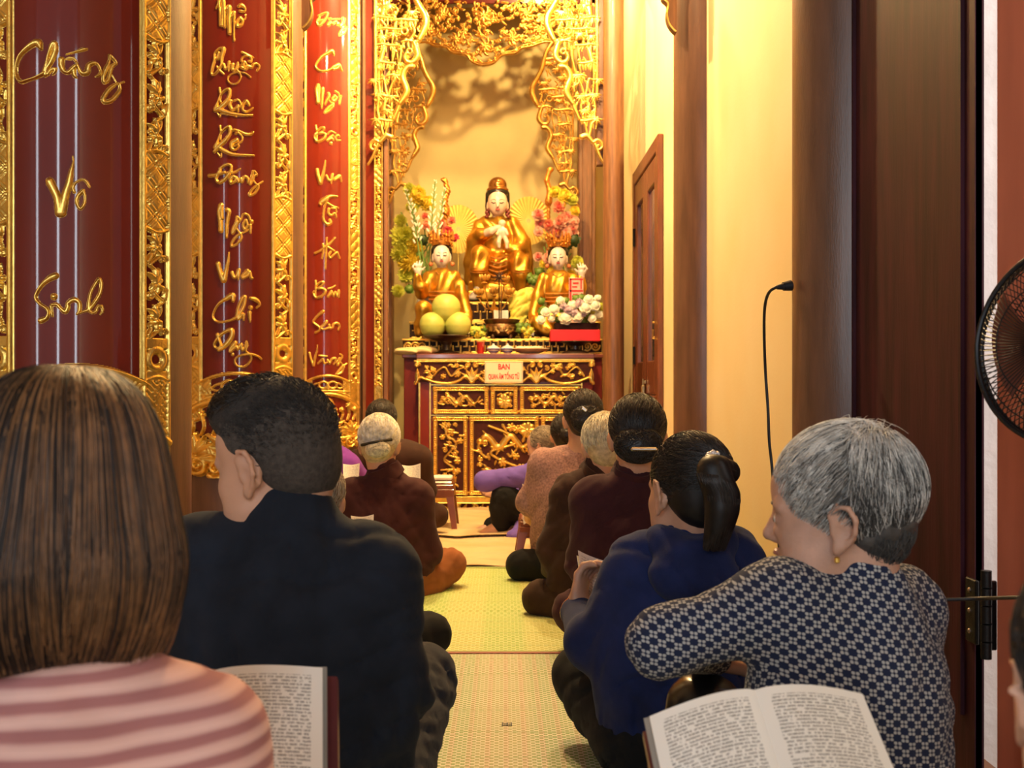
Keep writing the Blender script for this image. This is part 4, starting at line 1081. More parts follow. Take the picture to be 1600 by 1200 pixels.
# the frieze hanging across the top
rl = Relief(600, 920, -112, 2, .55)
k = 8.97 / F
rnd = random.Random(21)
low = [(596, 60), (640, 62), (655, 66), (668, 66), (680, 72), (697, 74), (706, 82), (722, 85), (730, 87), (736, 95), (747, 101), (760, 102), (772, 98), (782, 88), (790, 85), (806, 83), (814, 76), (832, 72), (850, 66), (868, 66), (884, 62), (920, 60)]
rl.stroke([(a, -b, 1.6) for a, b in low], 4 * k, 4)
rl.stroke([(a, -(b - 4), 1.0) for a, b in low], 3 * k, 4)
lx = [a for a, b in low]; ly = [b for a, b in low]
for (x, y, r) in ((755, 26, 10), (757, 74, 9), (712, 62, 7), (800, 60, 7), (670, 48, 6), (842, 48, 6), (690, 22, 6), (822, 22, 6), (640, 30, 6), (870, 30, 6)):
    rl.flower(x, -y, r, 6 * k, 8)
    for a in np.linspace(0, 6.28, 9)[:-1]: rl.leaf(x + r * .8 * math.cos(a), -y + r * .8 * math.sin(a), a + .3, r * 1.1, 1.9, 4 * k, .6)
for i in range(520):
    x = rnd.uniform(602, 918); y = rnd.uniform(2, np.interp(x, lx, ly) - 3)
    q = rnd.random()
    if q < .4: rl.leaf(x, -y, rnd.random() * 6.28, rnd.uniform(5, 11), rnd.uniform(1.1, 1.9), rnd.uniform(2.2, 4) * k, rnd.uniform(-1, 1))
    elif q < .65: rl.spiral(x, -y, rnd.uniform(2.5, 5), rnd.random() * 6, 1.3, 1.1, 3.4 * k, rnd.choice((-1, 1)))
    elif q < .8: rl.flower(x, -y, rnd.uniform(2.4, 4), 4 * k, 5, rnd.random() * 6)
    else: rl.stroke([(x, -y, 1.2), (x + rnd.uniform(-9, 9), -y + rnd.uniform(-4, 4), 1.4), (x + rnd.uniform(-14, 14), -y + rnd.uniform(-6, 6), .9)], 3 * k, 4)
i0 = np.interp(rl.U, lx, ly)
mask = (-rl.V[None, :] > i0[:, None] + 2.2)
rl.H[mask] = 0
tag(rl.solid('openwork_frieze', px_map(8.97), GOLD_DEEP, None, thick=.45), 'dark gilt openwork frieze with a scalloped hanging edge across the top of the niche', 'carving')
# ---------------------------------------------------------------- altar cabinet
AD = 7.83
def vine_fill(rl, x0, x1, y0, y1, n, seed, h, s=1.0):
    """flowering scrolls filling a pixel rectangle (y given downwards)"""
    rnd = random.Random(seed)
    w_, hh = x1 - x0, y1 - y0
    cx, cy = (x0 + x1) / 2, -(y0 + y1) / 2
    rl.stroke([(x0 + w_ * (.08 + .84 * i / 6), cy + hh * .28 * math.sin(i * 2.1 + seed), 1.5 * s) for i in range(7)] if w_ > hh else
              [(cx + w_ * .26 * math.sin(i * 1.9 + seed), -(y0 + hh * (.06 + .88 * i / 7)), 1.5 * s) for i in range(8)], h * .8, 5)
    for i in range(n):
        x = rnd.uniform(x0 + 4 * s, x1 - 4 * s); y = -rnd.uniform(y0 + 4 * s, y1 - 4 * s); q = rnd.random()
        if q < .28:
            r = rnd.uniform(4, 6.5) * s; rl.flower(x, y, r, h, 6, rnd.random() * 6)
        elif q < .62: rl.leaf(x, y, rnd.random() * 6.28, rnd.uniform(6, 11) * s, rnd.uniform(1.2, 2) * s, h * .8, rnd.uniform(-.9, .9))
        elif q < .82: rl.spiral(x, y, rnd.uniform(3, 5) * s, rnd.random() * 6, 1.3, 1.2 * s, h * .75, rnd.choice((-1, 1)))
        else: rl.stroke([(x, y, 1.5 * s), (x + rnd.uniform(-8, 8) * s, y + rnd.uniform(-5, 5) * s, 1.7 * s), (x + rnd.uniform(-13, 13) * s, y + rnd.uniform(-7, 7) * s, 1 * s)], h * .8, 4)
def frame_relief(rl, x0, x1, y0, y1, w_, h):
    for a, b in (((x0, y0), (x1, y0)), ((x1, y0), (x1, y1)), ((x1, y1), (x0, y1)), ((x0, y1), (x0, y0))):
        n = max(1, int(math.hypot(b[0] - a[0], b[1] - a[1]) / (w_ * .62)))
        sx, sy = np.sign((x0 + x1) / 2 - (a[0] + b[0]) / 2) if a[0] == b[0] else 0, np.sign((y0 + y1) / 2 - (a[1] + b[1]) / 2) if a[1] == b[1] else 0
        rl.seg((a[0] + sx * .8, -a[1] - sy * .8), (b[0] + sx * .8, -b[1] - sy * .8), .9, .9, h)
        o = w_ * .55
        rl.seg((a[0] + sx * o, -a[1] - sy * o), (b[0] + sx * o, -b[1] - sy * o), w_ * .42, w_ * .42, h * .55)
        for i in range(n + 1):
            u = a[0] + (b[0] - a[0]) * i / n + sx * o; v = a[1] + (b[1] - a[1]) * i / n + sy * o
            rl.disc(u, -v, w_ * .26, h * .95)
        rl.seg((a[0] + sx * w_, -a[1] - sy * w_), (b[0] + sx * w_, -b[1] - sy * w_), .7, .7, h * .8)

PANELBG = M('dark_panel', (.055, .011, .007), rough=.6, spec=.2, var=.3, nscale=20)
CABR = M('altar_red', (.19, .018, .008), rough=.5, spec=.3, coat=.08, var=.15, nscale=4)
cab = thing('altar_cabinet', 'red lacquer altar cabinet with gilt carved drawers and doors at the end of the aisle', 'altar cabinet', P(790, 800, AD))
mb = MB(); pbox(mb, 631, 941, 557, 812, 7.99, 8.98, .006); pbox(mb, 655, 926, 560, 812, AD, 8.0, .004); mb.build('body', CABR, cab)
mb = MB(); pbox(mb, 650, 929, 552.5, 560.5, AD - .04, 8.3, .006); pbox(mb, 628, 943, 553, 559.5, 7.95, 8.985, .006)
mb.build('table_top', M('altar_top_wood', (.17, .040, .018), rough=.3, coat=.5, var=.2, nscale=5, stretch=(1, 8, 8)), cab)
mb = MB(); pbox(mb, 651, 928, 560.5, 563, AD - .03, AD, .002); pbox(mb, 654, 656.5, 598, 806, AD - .01, AD); pbox(mb, 671, 673, 598, 806, AD - .01, AD); pbox(mb, 908, 910, 598, 806, AD - .01, AD)
pbox(mb, 673, 908, 600.5, 602, AD - .008, AD); pbox(mb, 673, 908, 648.3, 649.6, AD - .008, AD)
mb.build('gilt_fillets', GOLD, cab)
hk = .016
# apron
mb = MB(); pbox(mb, 650, 926, 563, 597, AD - .022, AD - .002); mb.build('apron_board', PANELBG, cab)
rl = Relief(647, 929, -606, -562, .5)
sc = [(649, 599, 2.2), (656, 590, 2), (664, 592, 1.8), (680, 597, 1.8), (700, 599, 1.8), (716, 595, 2), (728, 588, 2.2), (737, 597, 2.4), (746, 588, 2.2), (758, 596, 2), (790, 599, 1.8), (815, 596, 2), (828, 588, 2.2), (838, 597, 2.4), (847, 588, 2.2), (860, 595, 2), (880, 599, 1.8), (900, 597, 1.8), (914, 592, 1.8), (921, 590, 2), (927, 599, 2.2)]
rl.stroke([(a, -b, r) for a, b, r in sc], hk, 4)
rl.seg((648, -564.5), (928, -564.5), 1.3, 1.3, hk * .8)
for x in (737, 838):
    for a in np.linspace(.6, 2.54, 5): rl.leaf(x, -594, a, 20, 3.2, hk * .9)
    for sg in (-1, 1): rl.spiral(x + sg * 7, -570, 4.5, 1.57, 1.3, 1.6, hk, sg)
for x in (652, 924):
    rl.spiral(x, -570, 4, 0, 1.4, 1.8, hk); rl.leaf(x, -596, 1.57, 20, 3, hk)
for i, (a, b) in enumerate(((660, 730), (745, 831), (846, 918))): vine_fill(rl, a, b, 566, 594, 16, 40 + i, hk, .85)
rl.solid('apron_carving', px_map(AD - .022), GOLD, cab, back=.001)
def carved_panel(name, x0, x1, y0, y1, n, seed, s=1., extra=None, pull=False):
    mb = MB(); pbox(mb, x0, x1, y0, y1, AD - .014, AD - .001, .002)
    pt = mb.build(name, PANELBG, cab)
    rl = Relief(x0 - 1, x1 + 1, -y1 - 1, -y0 + 1, .45)
    frame_relief(rl, x0 + .5, x1 - .5, y0 + .5, y1 - .5, 5.2, .016)
    if extra: extra(rl)
    vine_fill(rl, x0 + 8, x1 - 8, y0 + 8, y1 - 8, n, seed, .017, s)
    rl.solid('gilded_relief', px_map(AD - .014), GOLD, pt, back=.001)
def dragon(cx, cy, L, s, h=.02):
    def f(rl):
        q = [(cx + L * (i / 9 - .5), -cy + 7 * s * math.sin(i * 1.35), (1.6 + 2.4 * math.sin(math.pi * min(1, .12 + i / 11))) * s) for i in range(10)]
        rl.stroke(q, h, 5); rl.disc(q[0][0], q[0][1], 4.2 * s, h * 1.2)
        for i in range(1, 9): rl.leaf(q[i][0], q[i][1], 1.57 * (1 if i % 2 else -1), 8 * s, 1.5 * s, h * .7, .5)
    return f
carved_panel('drawer', 676.5, 763.5, 604, 646.5, 22, 51, .8, dragon(720, 625, 52, .8))
carved_panel('drawer', 766.5, 809, 604, 646.5, 10, 52, .75, lambda rl: rl.flower(788, -627, 11, .02, 9))
carved_panel('drawer', 812, 906, 604, 646.5, 22, 53, .8, dragon(858, 625, 54, .8))
carved_panel('door', 676.5, 730.5, 651, 773.5, 34, 54, 1.0)
carved_panel('door', 733.5, 842, 651, 773.5, 44, 55, 1.15, lambda rl: (dragon(787, 690, 74, 1.25)(rl), dragon(787, 742, 70, 1.2)(rl), rl.flower(824, -672, 12, .02, 9)))
carved_panel('door', 845, 906, 651, 773.5, 34, 56, 1.0)
rl = Relief(668, 914, -806, -775, .5)
rl.rect(672, 909, -785.5, -777, .012); rl.seg((672, -776.5), (909, -776.5), 1, 1, .016); rl.seg((672, -786), (909, -786), 1, 1, .016)
for i, x in enumerate(np.linspace(690, 896, 9)):
    rl.spiral(x, -793, 5.5, i, 1.4, 1.6, .014, 1 if i % 2 else -1); rl.leaf(x + 6, -796, .4, 12, 1.8, .012, .5)
for a, b in ((672, 684), (897, 909)): rl.rect(a, b, -804, -786, .010)
rl.stroke([(684, -803, 1.4), (700, -800, 1.4), (740, -803, 1.4), (790, -799, 1.6), (840, -803, 1.4), (880, -800, 1.4), (897, -803, 1.4)], .014)
rl.solid('skirt_carving', px_map(AD - .012), GOLD, cab, back=.012)

# sign
PAPER_S = M('cream_sign_card', (.80, .72, .50), rough=.6, var=.04)
RED_INK = M('red_ink', (.62, .02, .015), rough=.5, var=.05)
def text_mesh(name, body, mat, parent, x0, x1, y0, y1, d, bold=.02):
    c = bpy.data.curves.new('letters', 'FONT'); c.body = body; c.offset = bold; c.extrude = .01; c.resolution_u = 4
    tmp = bpy.data.objects.new('letters', c); COL.objects.link(tmp)
    dg = bpy.context.evaluated_depsgraph_get()
    me = bpy.data.meshes.new_from_object(tmp.evaluated_get(dg))
    bpy.data.objects.remove(tmp)
    n = len(me.vertices); v = np.zeros(n * 3, np.float32); me.vertices.foreach_get('co', v); v = v.reshape(-1, 3)
    lo, hi = v.min(0), v.max(0)
    a, b = P(x0, y1, d), P(x1, y0, d)
    w_ = np.stack([a.x + (v[:, 0] - lo[0]) / (hi[0] - lo[0]) * (b.x - a.x), d - (v[:, 2] - lo[2]) / (hi[2] - lo[2] + 1e-9) * .0012, a.z + (v[:, 1] - lo[1]) / (hi[1] - lo[1]) * (b.z - a.z)], 1)
    me.vertices.foreach_set('co', w_.astype(np.float32).ravel()); me.materials.clear(); me.materials.append(mat); me.update()
    me.name = name
    o = bpy.data.objects.new(name, me); COL.objects.link(o)
    return put(o, parent)
sg = thing('altar_sign', 'small cream card sign with red capital letters on the front of the altar', 'sign', P(787, 598, AD - .05))
mb = MB(); pbox(mb, 757.5, 817, 564.5, 598.5, AD - .052, AD - .049); mb.build('card', PAPER_S, sg, smooth=False)
mb = MB()
for a in ((758.5, 816, 565.5, 566.3), (758.5, 816, 596.7, 597.5), (758.5, 759.1, 565.5, 597.5), (815.4, 816, 565.5, 597.5)): pbox(mb, *a, AD - .0528, AD - .0518)
mb.build('border_line', M('orange_ink', (.75, .28, .06), rough=.5), sg, smooth=False)
text_mesh('lettering', 'BAN', RED_INK, sg, 778.5, 796.5, 568.5, 577.5, AD - .052, .03)
text_mesh('lettering', 'QUAN ÂM TỐNG TỬ', RED_INK, sg, 763, 811.5, 580, 594, AD - .052, .03)

# ---------------------------------------------------------------- stepped black and gold risers on the altar
BLACKLAC = M('black_lacquer', (.030, .011, .006), rough=.6, spec=.2, var=.3, nscale=12)
def riser(label, x0, x1, y0, y1, d0, d1, seed, edge_scroll=False):
    t = thing('altar_riser', label, 'riser', P((x0 + x1) / 2, y1, d0))
    mb = MB(); pbox(mb, x0, x1, y0, y1, d0, d1, .004); mb.build('riser_body', BLACKLAC, t)
    rl = Relief(x0 - 1, x1 + 1, -y1 - 1, -y0 + 1, .5)
    rl.seg((x0, -y0 - 1), (x1, -y0 - 1), 1.1, 1.1, .010); rl.seg((x0, -y1 + 1), (x1, -y1 + 1), 1.1, 1.1, .010)
    rnd = random.Random(seed); x = x0 + 2; H = y1 - y0
    while x < x1 - 4:
        w_ = rnd.choice((10, 12, 14)); 
        if edge_scroll and (x < x0 + 26 or x > x1 - 34):
            rl.spiral(x + 7, -(y0 + y1) / 2, H * .30, rnd.random() * 6, 1.5, 1.3, .010, rnd.choice((-1, 1)))
        else:
            a, b = -y0 - 3, -y1 + 3
            rl.stroke([(x, a, 1), (x + w_ * .6, a, 1), (x + w_ * .6, (a + b) / 2, 1), (x + w_ * .25, (a + b) / 2, 1)], .009, 1)
            rl.stroke([(x + w_ * .2, b, 1), (x + w_ * .9, b, 1), (x + w_ * .9, (a + b) / 2 + 1, 1)], .009, 1)
        x += w_
    rl.solid('gilt_fretwork', px_map(d0), GOLD, t, back=.001)
riser('low black and gold fretwork riser directly on the altar top', 629, 940, 530, 553, 8.16, 8.98, 1, True)
riser('middle black and gold fretwork riser beneath the two attendant statues', 640, 938, 503, 530, 8.58, 8.98, 2)
riser('upper black and gold fretwork riser beneath the tall seated statue', 712, 850, 472, 503, 8.66, 9.12, 3)

# ---------------------------------------------------------------- statues
SKIN_S = M('painted_face', (.86, .58, .42), rough=.35, coat=.3, var=.04)
SKIN_W = M('white_painted_face', (.90, .76, .66), rough=.35, coat=.3, var=.03)
GOLDR = M('gilded_robe', (.70, .36, .045), rough=.33, metal=.88, var=.14, nscale=14, bump=.08, bscale=50)
HAIRB = M('black_paint', (.012, .009, .008), rough=.3, coat=.5)
LIPR = M('lip_paint', (.55, .05, .04), rough=.4)
MAROONP = M('maroon_paint', (.16, .02, .015), rough=.35, coat=.3)
CROWN = M('orange_gilding', (.62, .25, .04), rough=.38, metal=.75, var=.3, nscale=40, bump=.3)

def statue_face(parent, c, r, d, skin):
    """brows, closed eyes, nose shadow-free features and lips as raised paint; c pixel centre, r half width in pixels"""
    k = d / F
    def f(x, y):   # surface depth of the face ellipsoid
        q = 1 - (x / (1.02 * r)) ** 2 - (y / (1.38 * r)) ** 2
        return d - r * k * 1.02 * math.sqrt(max(q, .02))
    def line(pts, rad, mat, nm):
        mb = MB(); mb.tube([P(c[0] + x, c[1] + y, f(x, y) - .001) for x, y in pts], rad * k, 6, smooth=4); mb.build(nm, mat, parent)
    for s in (-1, 1):
        line([(s * r * .18, -r * .34), (s * r * .42, -r * .46), (s * r * .72, -r * .34)], .035 * r, HAIRB, 'eyebrow')
        line([(s * r * .20, -r * .10), (s * r * .42, -r * .05), (s * r * .66, -r * .13)], .05 * r, HAIRB, 'eyelid')
    line([(-r * .22, r * .60), (0, r * .66), (r * .22, r * .60)], .075 * r, LIPR, 'lips')

def sp(pts, d, k):  # helper: list of (px,py,dd,r px) -> chain prims
    return chain([P(a, b, d + dd) for a, b, dd, r in pts], [r * k for *_, r in pts])

def robe_lines(amp, fx, fz):
    return lambda X, Y, Z: amp * np.sin(fx * X + 2.2 * np.sin(fz * Z)) * np.clip(np.sin(fz * 2 * Z + 1) + .6, 0, 1.4)

# the tall central figure holding a child
d = 8.88; k = d / F
st = thing('seated_statue', 'tall gilded seated goddess statue with a hood holding a child, centre of the altar', 'statue', P(778, 470, d))
pr = [ell(P(778, 375, d), (26 * k, .10, 40 * k)), cap(P(757, 352, d), P(800, 352, d), 12 * k, 12 * k), cap(P(778, 338, d), P(778, 352, d), 10 * k, 16 * k)]
pr += sp([(753, 350, 0, 11), (742, 378, -.03, 13), (738, 410, .0, 12), (732, 438, .02, 8)], d, k)
pr += sp([(803, 350, 0, 11), (816, 380, -.03, 13), (822, 412, 0, 12), (827, 438, .02, 8)], d, k)
pr += sp([(745, 372, -.05, 12), (752, 366, -.10, 10), (764, 362, -.13, 8)], d, k) + sp([(815, 385, -.05, 12), (806, 392, -.11, 10), (796, 388, -.13, 8)], d, k)
pr += [ell(P(778, 415, d - .02), (44 * k, .14, 22 * k))]
pr += sp([(770, 412, -.05, 15), (750, 398, -.16, 14.5), (748, 420, -.18, 13), (748, 452, -.16, 8)], d, k) + sp([(790, 414, -.05, 15), (811, 408, -.16, 14.5), (813, 428, -.18, 13), (813, 455, -.16, 8)], d, k)
pr += [ell(P(778, 450, d), (48 * k, .12, 16 * k)), rbox(P(778, 463, d), (48 * k, .12, 9 * k), .02)]
sdf_obj('robe', pr, GOLDR, st, h=.0085, k=.022, disp=robe_lines(.006, 62, 9))
mb = MB()
for x, w_ in ((748, 14), (813, 14)):
    for yy in (421, 424): mb.tube([P(x + w_ * math.sin(a), yy + 2 * math.cos(a), d - .18 - (w_ * k + .004) * math.cos(a)) for a in np.linspace(-1.3, 1.3, 12)], 1.0 * k, 6)
for j in range(5):
    mb.tube([P(764 + 28 * i / 8, 400 + j * 7 + 4 * math.sin(math.pi * i / 8), d - .165 - .015 * math.sin(math.pi * i / 8)) for i in range(9)], 1.3 * k, 6)
mb.build('robe_hem', CROWN, st)
face = [ell(P(777.5, 317, d - .05), (15.2 * k, 15.5 * k, 21 * k)), cap(P(777.5, 316, d - .05 - 15 * k), P(777.5, 322, d - .05 - 17.2 * k), 1.3 * k, 2.2 * k, .006), cap(P(777.5, 333, d - .02), P(777.5, 348, d - .01), 8 * k, 9 * k)]
for s in (-1, 1): face.append(ell(P(777.5 + s * 15.5, 323, d - .03), (2 * k, 4 * k, 8 * k), k=.008))
face += sp([(760, 364, -.13, 7), (768, 361, -.17, 6.2), (776, 357, -.18, 5)], d, k)
for i in range(4): face += sp([(775, 353.5 + 2.4 * i, -.182, 1.5), (781, 352.5 + 2.6 * i, -.185, 1.3), (785, 354 + 2.8 * i, -.175, 1.0)], d, k * 1.0)
for p_ in face[5:]: p_['k'] = .006
sdf_obj('face', face[:5], SKIN_S, st, h=.006, k=.014, relax=1); sdf_obj('hand', face[5:], SKIN_S, st, h=.005, k=.01, relax=1)
statue_face(st, (777.5, 318), 14.5, d - .055, SKIN_S)
hp = [ell(P(777.5, 302, d - .01), (17.5 * k, 18.5 * k, 13 * k))]
for s in (-1, 1): hp += sp([(777.5 + s * 16, 303, -.02, 3), (777.5 + s * 16.5, 322, .0, 3), (777.5 + s * 15, 334, .0, 4)], d, k)
sdf_obj('hair', hp, HAIRB, st, h=.007, k=.012)
for s in (-1, 1):
    mb = MB()
    for j in range(4): mb.ball(P(777.5 + s * (15 + (j % 2) * 2), 329 + j * 3.2, d - .05), 3.2 * k, 10)
    mb.build('hair_curls', MAROONP, st)
hd = [ell(P(777.5, 290, d - .005), (14.5 * k, 15.5 * k, 13.5 * k)), ell(P(777.5, 297, d - .015), (17.6 * k, 18 * k, 5 * k)), ell(P(777.5, 288, d - .06), (5.5 * k, 4 * k, 7 * k))]
sdf_obj('hood', hd, M('bronze_gilding', (.40, .17, .04), rough=.25, metal=.85, var=.3, nscale=20), st, h=.007, k=.012)
ch = [ell(P(784.5, 349, d - .17), 6 * k), ell(P(785, 363, d - .18), (6.2 * k, 5 * k, 9 * k))] + sp([(781, 370, -.18, 3.6), (779, 379, -.20, 3.2), (780, 386, -.2, 2.6)], d, k) + sp([(789, 370, -.18, 3.6), (792, 379, -.20, 3.2), (792, 387, -.2, 2.6)], d, k) + sp([(780, 359, -.19, 2.6), (777, 366, -.20, 2.2)], d, k) + sp([(790, 359, -.19, 2.6), (793, 366, -.2, 2.2)], d, k)
sdf_obj('child', ch, SKIN_S, st, h=.006, k=.010)
mb = MB(); mb.tube([P(768 + 20 * i / 8, 347 + 5 * math.sin(math.pi * i / 8), d - .105) for i in range(9)], 1.0 * k, 6); mb.build('necklace', GOLD, st)

def attendant(label, cx, cy, sgn, d, seed):
    k = d / F
    X = lambda x: cx + sgn * (x - 690)
    Y = lambda y: cy + (y - 398)
    st = thing('attendant_statue', label, 'statue', P(cx, Y(524), d))
    q = lambda pts: sp([(X(a), Y(b), dd, r) for a, b, dd, r in pts], d, k)
    pr = [ell(P(cx, Y(450), d), (22 * k, .09, 34 * k)), cap(P(X(670), Y(432), d), P(X(710), Y(432), d), 9 * k), ell(P(cx, Y(497), d - .02), (34 * k, .13, 22 * k)), ell(P(cx, Y(516), d), (38 * k, .12, 9 * k))]
    pr += q([(668, 434, 0, 9), (659, 458, -.04, 10), (655, 447, -.10, 8), (653, 432, -.12, 6.5)])
    pr += q([(712, 434, 0, 9), (722, 462, -.02, 10), (729, 490, -.06, 8), (731, 505, -.09, 6)])
    pr += q([(682, 497, -.06, 13), (661, 482, -.15, 12), (658, 505, -.14, 10), (655, 520, -.13, 7)]) + q([(700, 500, -.06, 13), (722, 503, -.13, 12), (705, 515, -.16, 9)])
    sdf_obj('robe', pr, GOLDR, st, h=.0085, k=.02, disp=robe_lines(.005, 70, 10))
    face = [ell(P(cx, Y(399), d - .03), (13 * k, 13 * k, 18.5 * k)), cap(P(cx, Y(399), d - .03 - 12.6 * k), P(cx, Y(404), d - .03 - 14.6 * k), 1.1 * k, 1.9 * k, .006), cap(P(cx, Y(412), d), P(cx, Y(426), d), 7 * k, 8 * k)]
    for s in (-1, 1): face.append(ell(P(cx + s * 13.4, Y(403), d - .01), (2 * k, 4 * k, 7.5 * k), k=.008))
    hand = q([(653, 431, -.12, 4.6), (654, 422, -.13, 5.2)])
    for i, (a, b) in enumerate(((651.5, 409), (656, 407), (660, 410))): hand += q([(651 + 3 * i, 421, -.135, 1.9), ((651 + 3 * i + a) / 2 - 1, 415, -.15, 1.6), (a, b, -.14, 1.2)])
    hand += q([(648.5, 423, -.13, 1.8), (645, 417, -.15, 1.5), (648, 411, -.15, 1.1)]) + q([(661, 421, -.13, 1.8), (664, 417, -.14, 1.2)])
    hand += q([(730, 507, -.10, 5), (732, 514, -.12, 5)])
    for i in range(4): hand += q([(728.5 + 2.6 * i, 515, -.125, 1.7), (728.5 + 2.8 * i, 521, -.13, 1.2)])
    for p_ in hand: p_['k'] = .006
    sdf_obj('face', face, SKIN_W, st, h=.006, k=.012); sdf_obj('hand', hand[:11], SKIN_W, st, h=.005, k=.01); sdf_obj('hand', hand[11:], SKIN_W, st, h=.005, k=.01)
    statue_face(st, (cx, Y(400)), 12.4, d - .033, SKIN_W)
    hp = [ell(P(cx, Y(388), d + .005), (15 * k, 15.5 * k, 9 * k))]
    for s in (-1, 1): hp += q([(690 + s * 14, 390, 0, 2.6), (690 + s * 14.5, 404, .02, 2.6)])
    sdf_obj('hair', hp, HAIRB, st, h=.007, k=.012)
    rnd = random.Random(seed); mb = MB()
    mb.lathe([(15.5 * k, 0), (16.5 * k, 3 * k), (17 * k, 8 * k), (16.5 * k, 14 * k)], P(cx, Y(384), d), 24)
    for i in range(26):
        a = rnd.uniform(-2.2, 2.2); z = rnd.uniform(-2, 17)
        p = P(cx + (17 + z * .12) * math.sin(a), Y(382 - z), d - (17 + z * .1) * k * math.cos(a))
        mb.ball(p, (rnd.uniform(1.8, 3.2) * k,) * 3, 8)
    for i in range(9):
        a = -1.5 + 3 * i / 8; hgt = 20 + 4 * math.cos(a)
        mb.cyl(P(cx + 16.5 * math.sin(a), Y(374), d - 16 * k * math.cos(a)), P(cx + 18 * math.sin(a), Y(382 - hgt), d - 17 * k * math.cos(a)), 2.8 * k, .9 * k, 8)
    mb.build('crown', CROWN, st)
    MB().ball(P(cx, Y(367), d - 18.5 * k), 2.8 * k, 12).build('crown_jewel', MAROONP, st)
    mb = MB(); mb.tube([P(cx - 9 + 18 * i / 8, Y(424) + 6 * math.sin(math.pi * i / 8), d - .07) for i in range(9)], 1.0 * k, 6)
    for j in range(3): mb.tube([P(cx - 20 + 40 * i / 8, Y(456 + j * 6), d - .085 - .012 * math.sin(math.pi * i / 8)) for i in range(9)], 1.2 * k, 6)
    mb.build('sash', CROWN, st)
    mb = MB()
    for s in (-1, 1): mb.ball(P(cx + s * 17, Y(413), d - .02), 3.6 * k, 10)
    mb.build('ear_ornament', M('coral_paint', (.65, .18, .06), rough=.4), st)
attendant('gilded crowned attendant statue with white face behind the pomelos, left of the altar', 690, 398, 1, 8.42, 1)
attendant('gilded crowned attendant statue with white face behind the white flowers, right of the altar', 872, 401, -1, 8.42, 2)

# ---------------------------------------------------------------- offerings
POM = M('pomelo_skin', (.62, .58, .12), rough=.45, var=.12, nscale=8, bump=.25, bscale=90, sss=.1, col2=(.50, .56, .12))
STEM = M('green_stem', (.16, .26, .05), rough=.6, var=.25)
for (x, y, r, lb, dd) in ((676, 508.5, 20.5, 'pale green pomelo at the left of the fruit dish', 8.02), (715.5, 508.5, 20.5, 'pale green pomelo at the right of the fruit dish', 8.02), (697, 482, 22.5, 'largest pale yellow pomelo resting on top of the other two', 8.04)):
    k = dd / F; c = P(x, y, dd)
    t = thing('pomelo', lb, 'fruit', c, 'pomelos on the altar')
    prof = [(0.001, -.93), (.32, -.95), (.62, -.80), (.85, -.52), (.98, -.12), (1.0, .1), (.94, .42), (.78, .70), (.52, .90), (.25, .99), (.001, .97)]
    q = spline(prof, 4); q[:, 0] = np.maximum(q[:, 0], 0)
    MB().lathe([(a * r * k, b * r * k) for a, b in q], c, 32).build('rind', POM, t)
    MB().cyl((c.x, c.y, c.z + r * k * .95), (c.x + .004, c.y, c.z + r * k * 1.06), .005, .004, 8).build('stem', STEM, t)
k = 8.02 / F; c = P(697, 553, 8.02)
MB_ = MB().lathe([(20 * k, 0), (21 * k, 2 * k), (9 * k, 6 * k), (7 * k, 14 * k), (10 * k, 19 * k), (30 * k, 24 * k), (37 * k, 28 * k), (36 * k, 28.8 * k), (28 * k, 26 * k), (.001, 25 * k)], c, 40)
tag(MB_.build('footed_dish', M('dark_wood_dish', (.035, .018, .010), rough=.35, coat=.5, var=.3)), 'dark footed wooden dish holding three pomelos', 'dish')

CERAM = M('white_porcelain', (.82, .80, .76), rough=.2, coat=.5, var=.03)
BLUE = M('blue_glaze', (.06, .10, .38), rough=.25, coat=.4)
for i, x in enumerate((771, 793)):
    dd = 7.9; k = dd / F; c = P(x, 552.5, dd)
    t = thing('lidded_tea_cup', ('left' if i == 0 else 'right') + ' of the two white and blue lidded tea cups on the altar edge', 'cup', c, 'lidded tea cups')
    MB().lathe([(5 * k, 0), (5.5 * k, 1 * k), (8.5 * k, 4.5 * k), (10.2 * k, 8 * k), (9.6 * k, 8 * k), (7 * k, 4 * k), (.001, 3 * k)], c, 24).build('cup', CERAM, t)
    MB().lathe([(10.6 * k, 8 * k), (10.4 * k, 9 * k), (6 * k, 11.5 * k), (2.2 * k, 13 * k), (1.6 * k, 14 * k), (2.4 * k, 15 * k), (.001, 16 * k)], c, 24).build('lid', CERAM, t)
    mb = MB(); mb.tube([(c.x + 10.0 * k * math.cos(a), c.y + 10.0 * k * math.sin(a), c.z + 7.4 * k) for a in np.linspace(0, 6.283, 24)], .9 * k, 6); mb.tube([(c.x + 7.2 * k * math.cos(a), c.y + 7.2 * k * math.sin(a), c.z + 3.1 * k) for a in np.linspace(0, 6.283, 24)], .8 * k, 6)
    mb.build('blue_band', BLUE, t)
dd = 7.92; k = dd / F; c = P(751, 552.5, dd)
t = thing('candle_glass', 'small red candle in a glass beside the tea cups', 'candle', c)
MB().lathe([(5 * k, 0), (5.6 * k, 2 * k), (6.4 * k, 18 * k), (7 * k, 19 * k), (6 * k, 19 * k), (5 * k, 14 * k), (.001, 14 * k)], c, 20).build('glass', M('red_glass', (.55, .03, .02), rough=.12, coat=.8), t)
MB().lathe([(5.2 * k, 17 * k), (6.9 * k, 18 * k), (7.1 * k, 19.6 * k), (6.2 * k, 19.8 * k)], c, 20).build('rim', M('amber_rim', (.7, .35, .12), rough=.3), t)
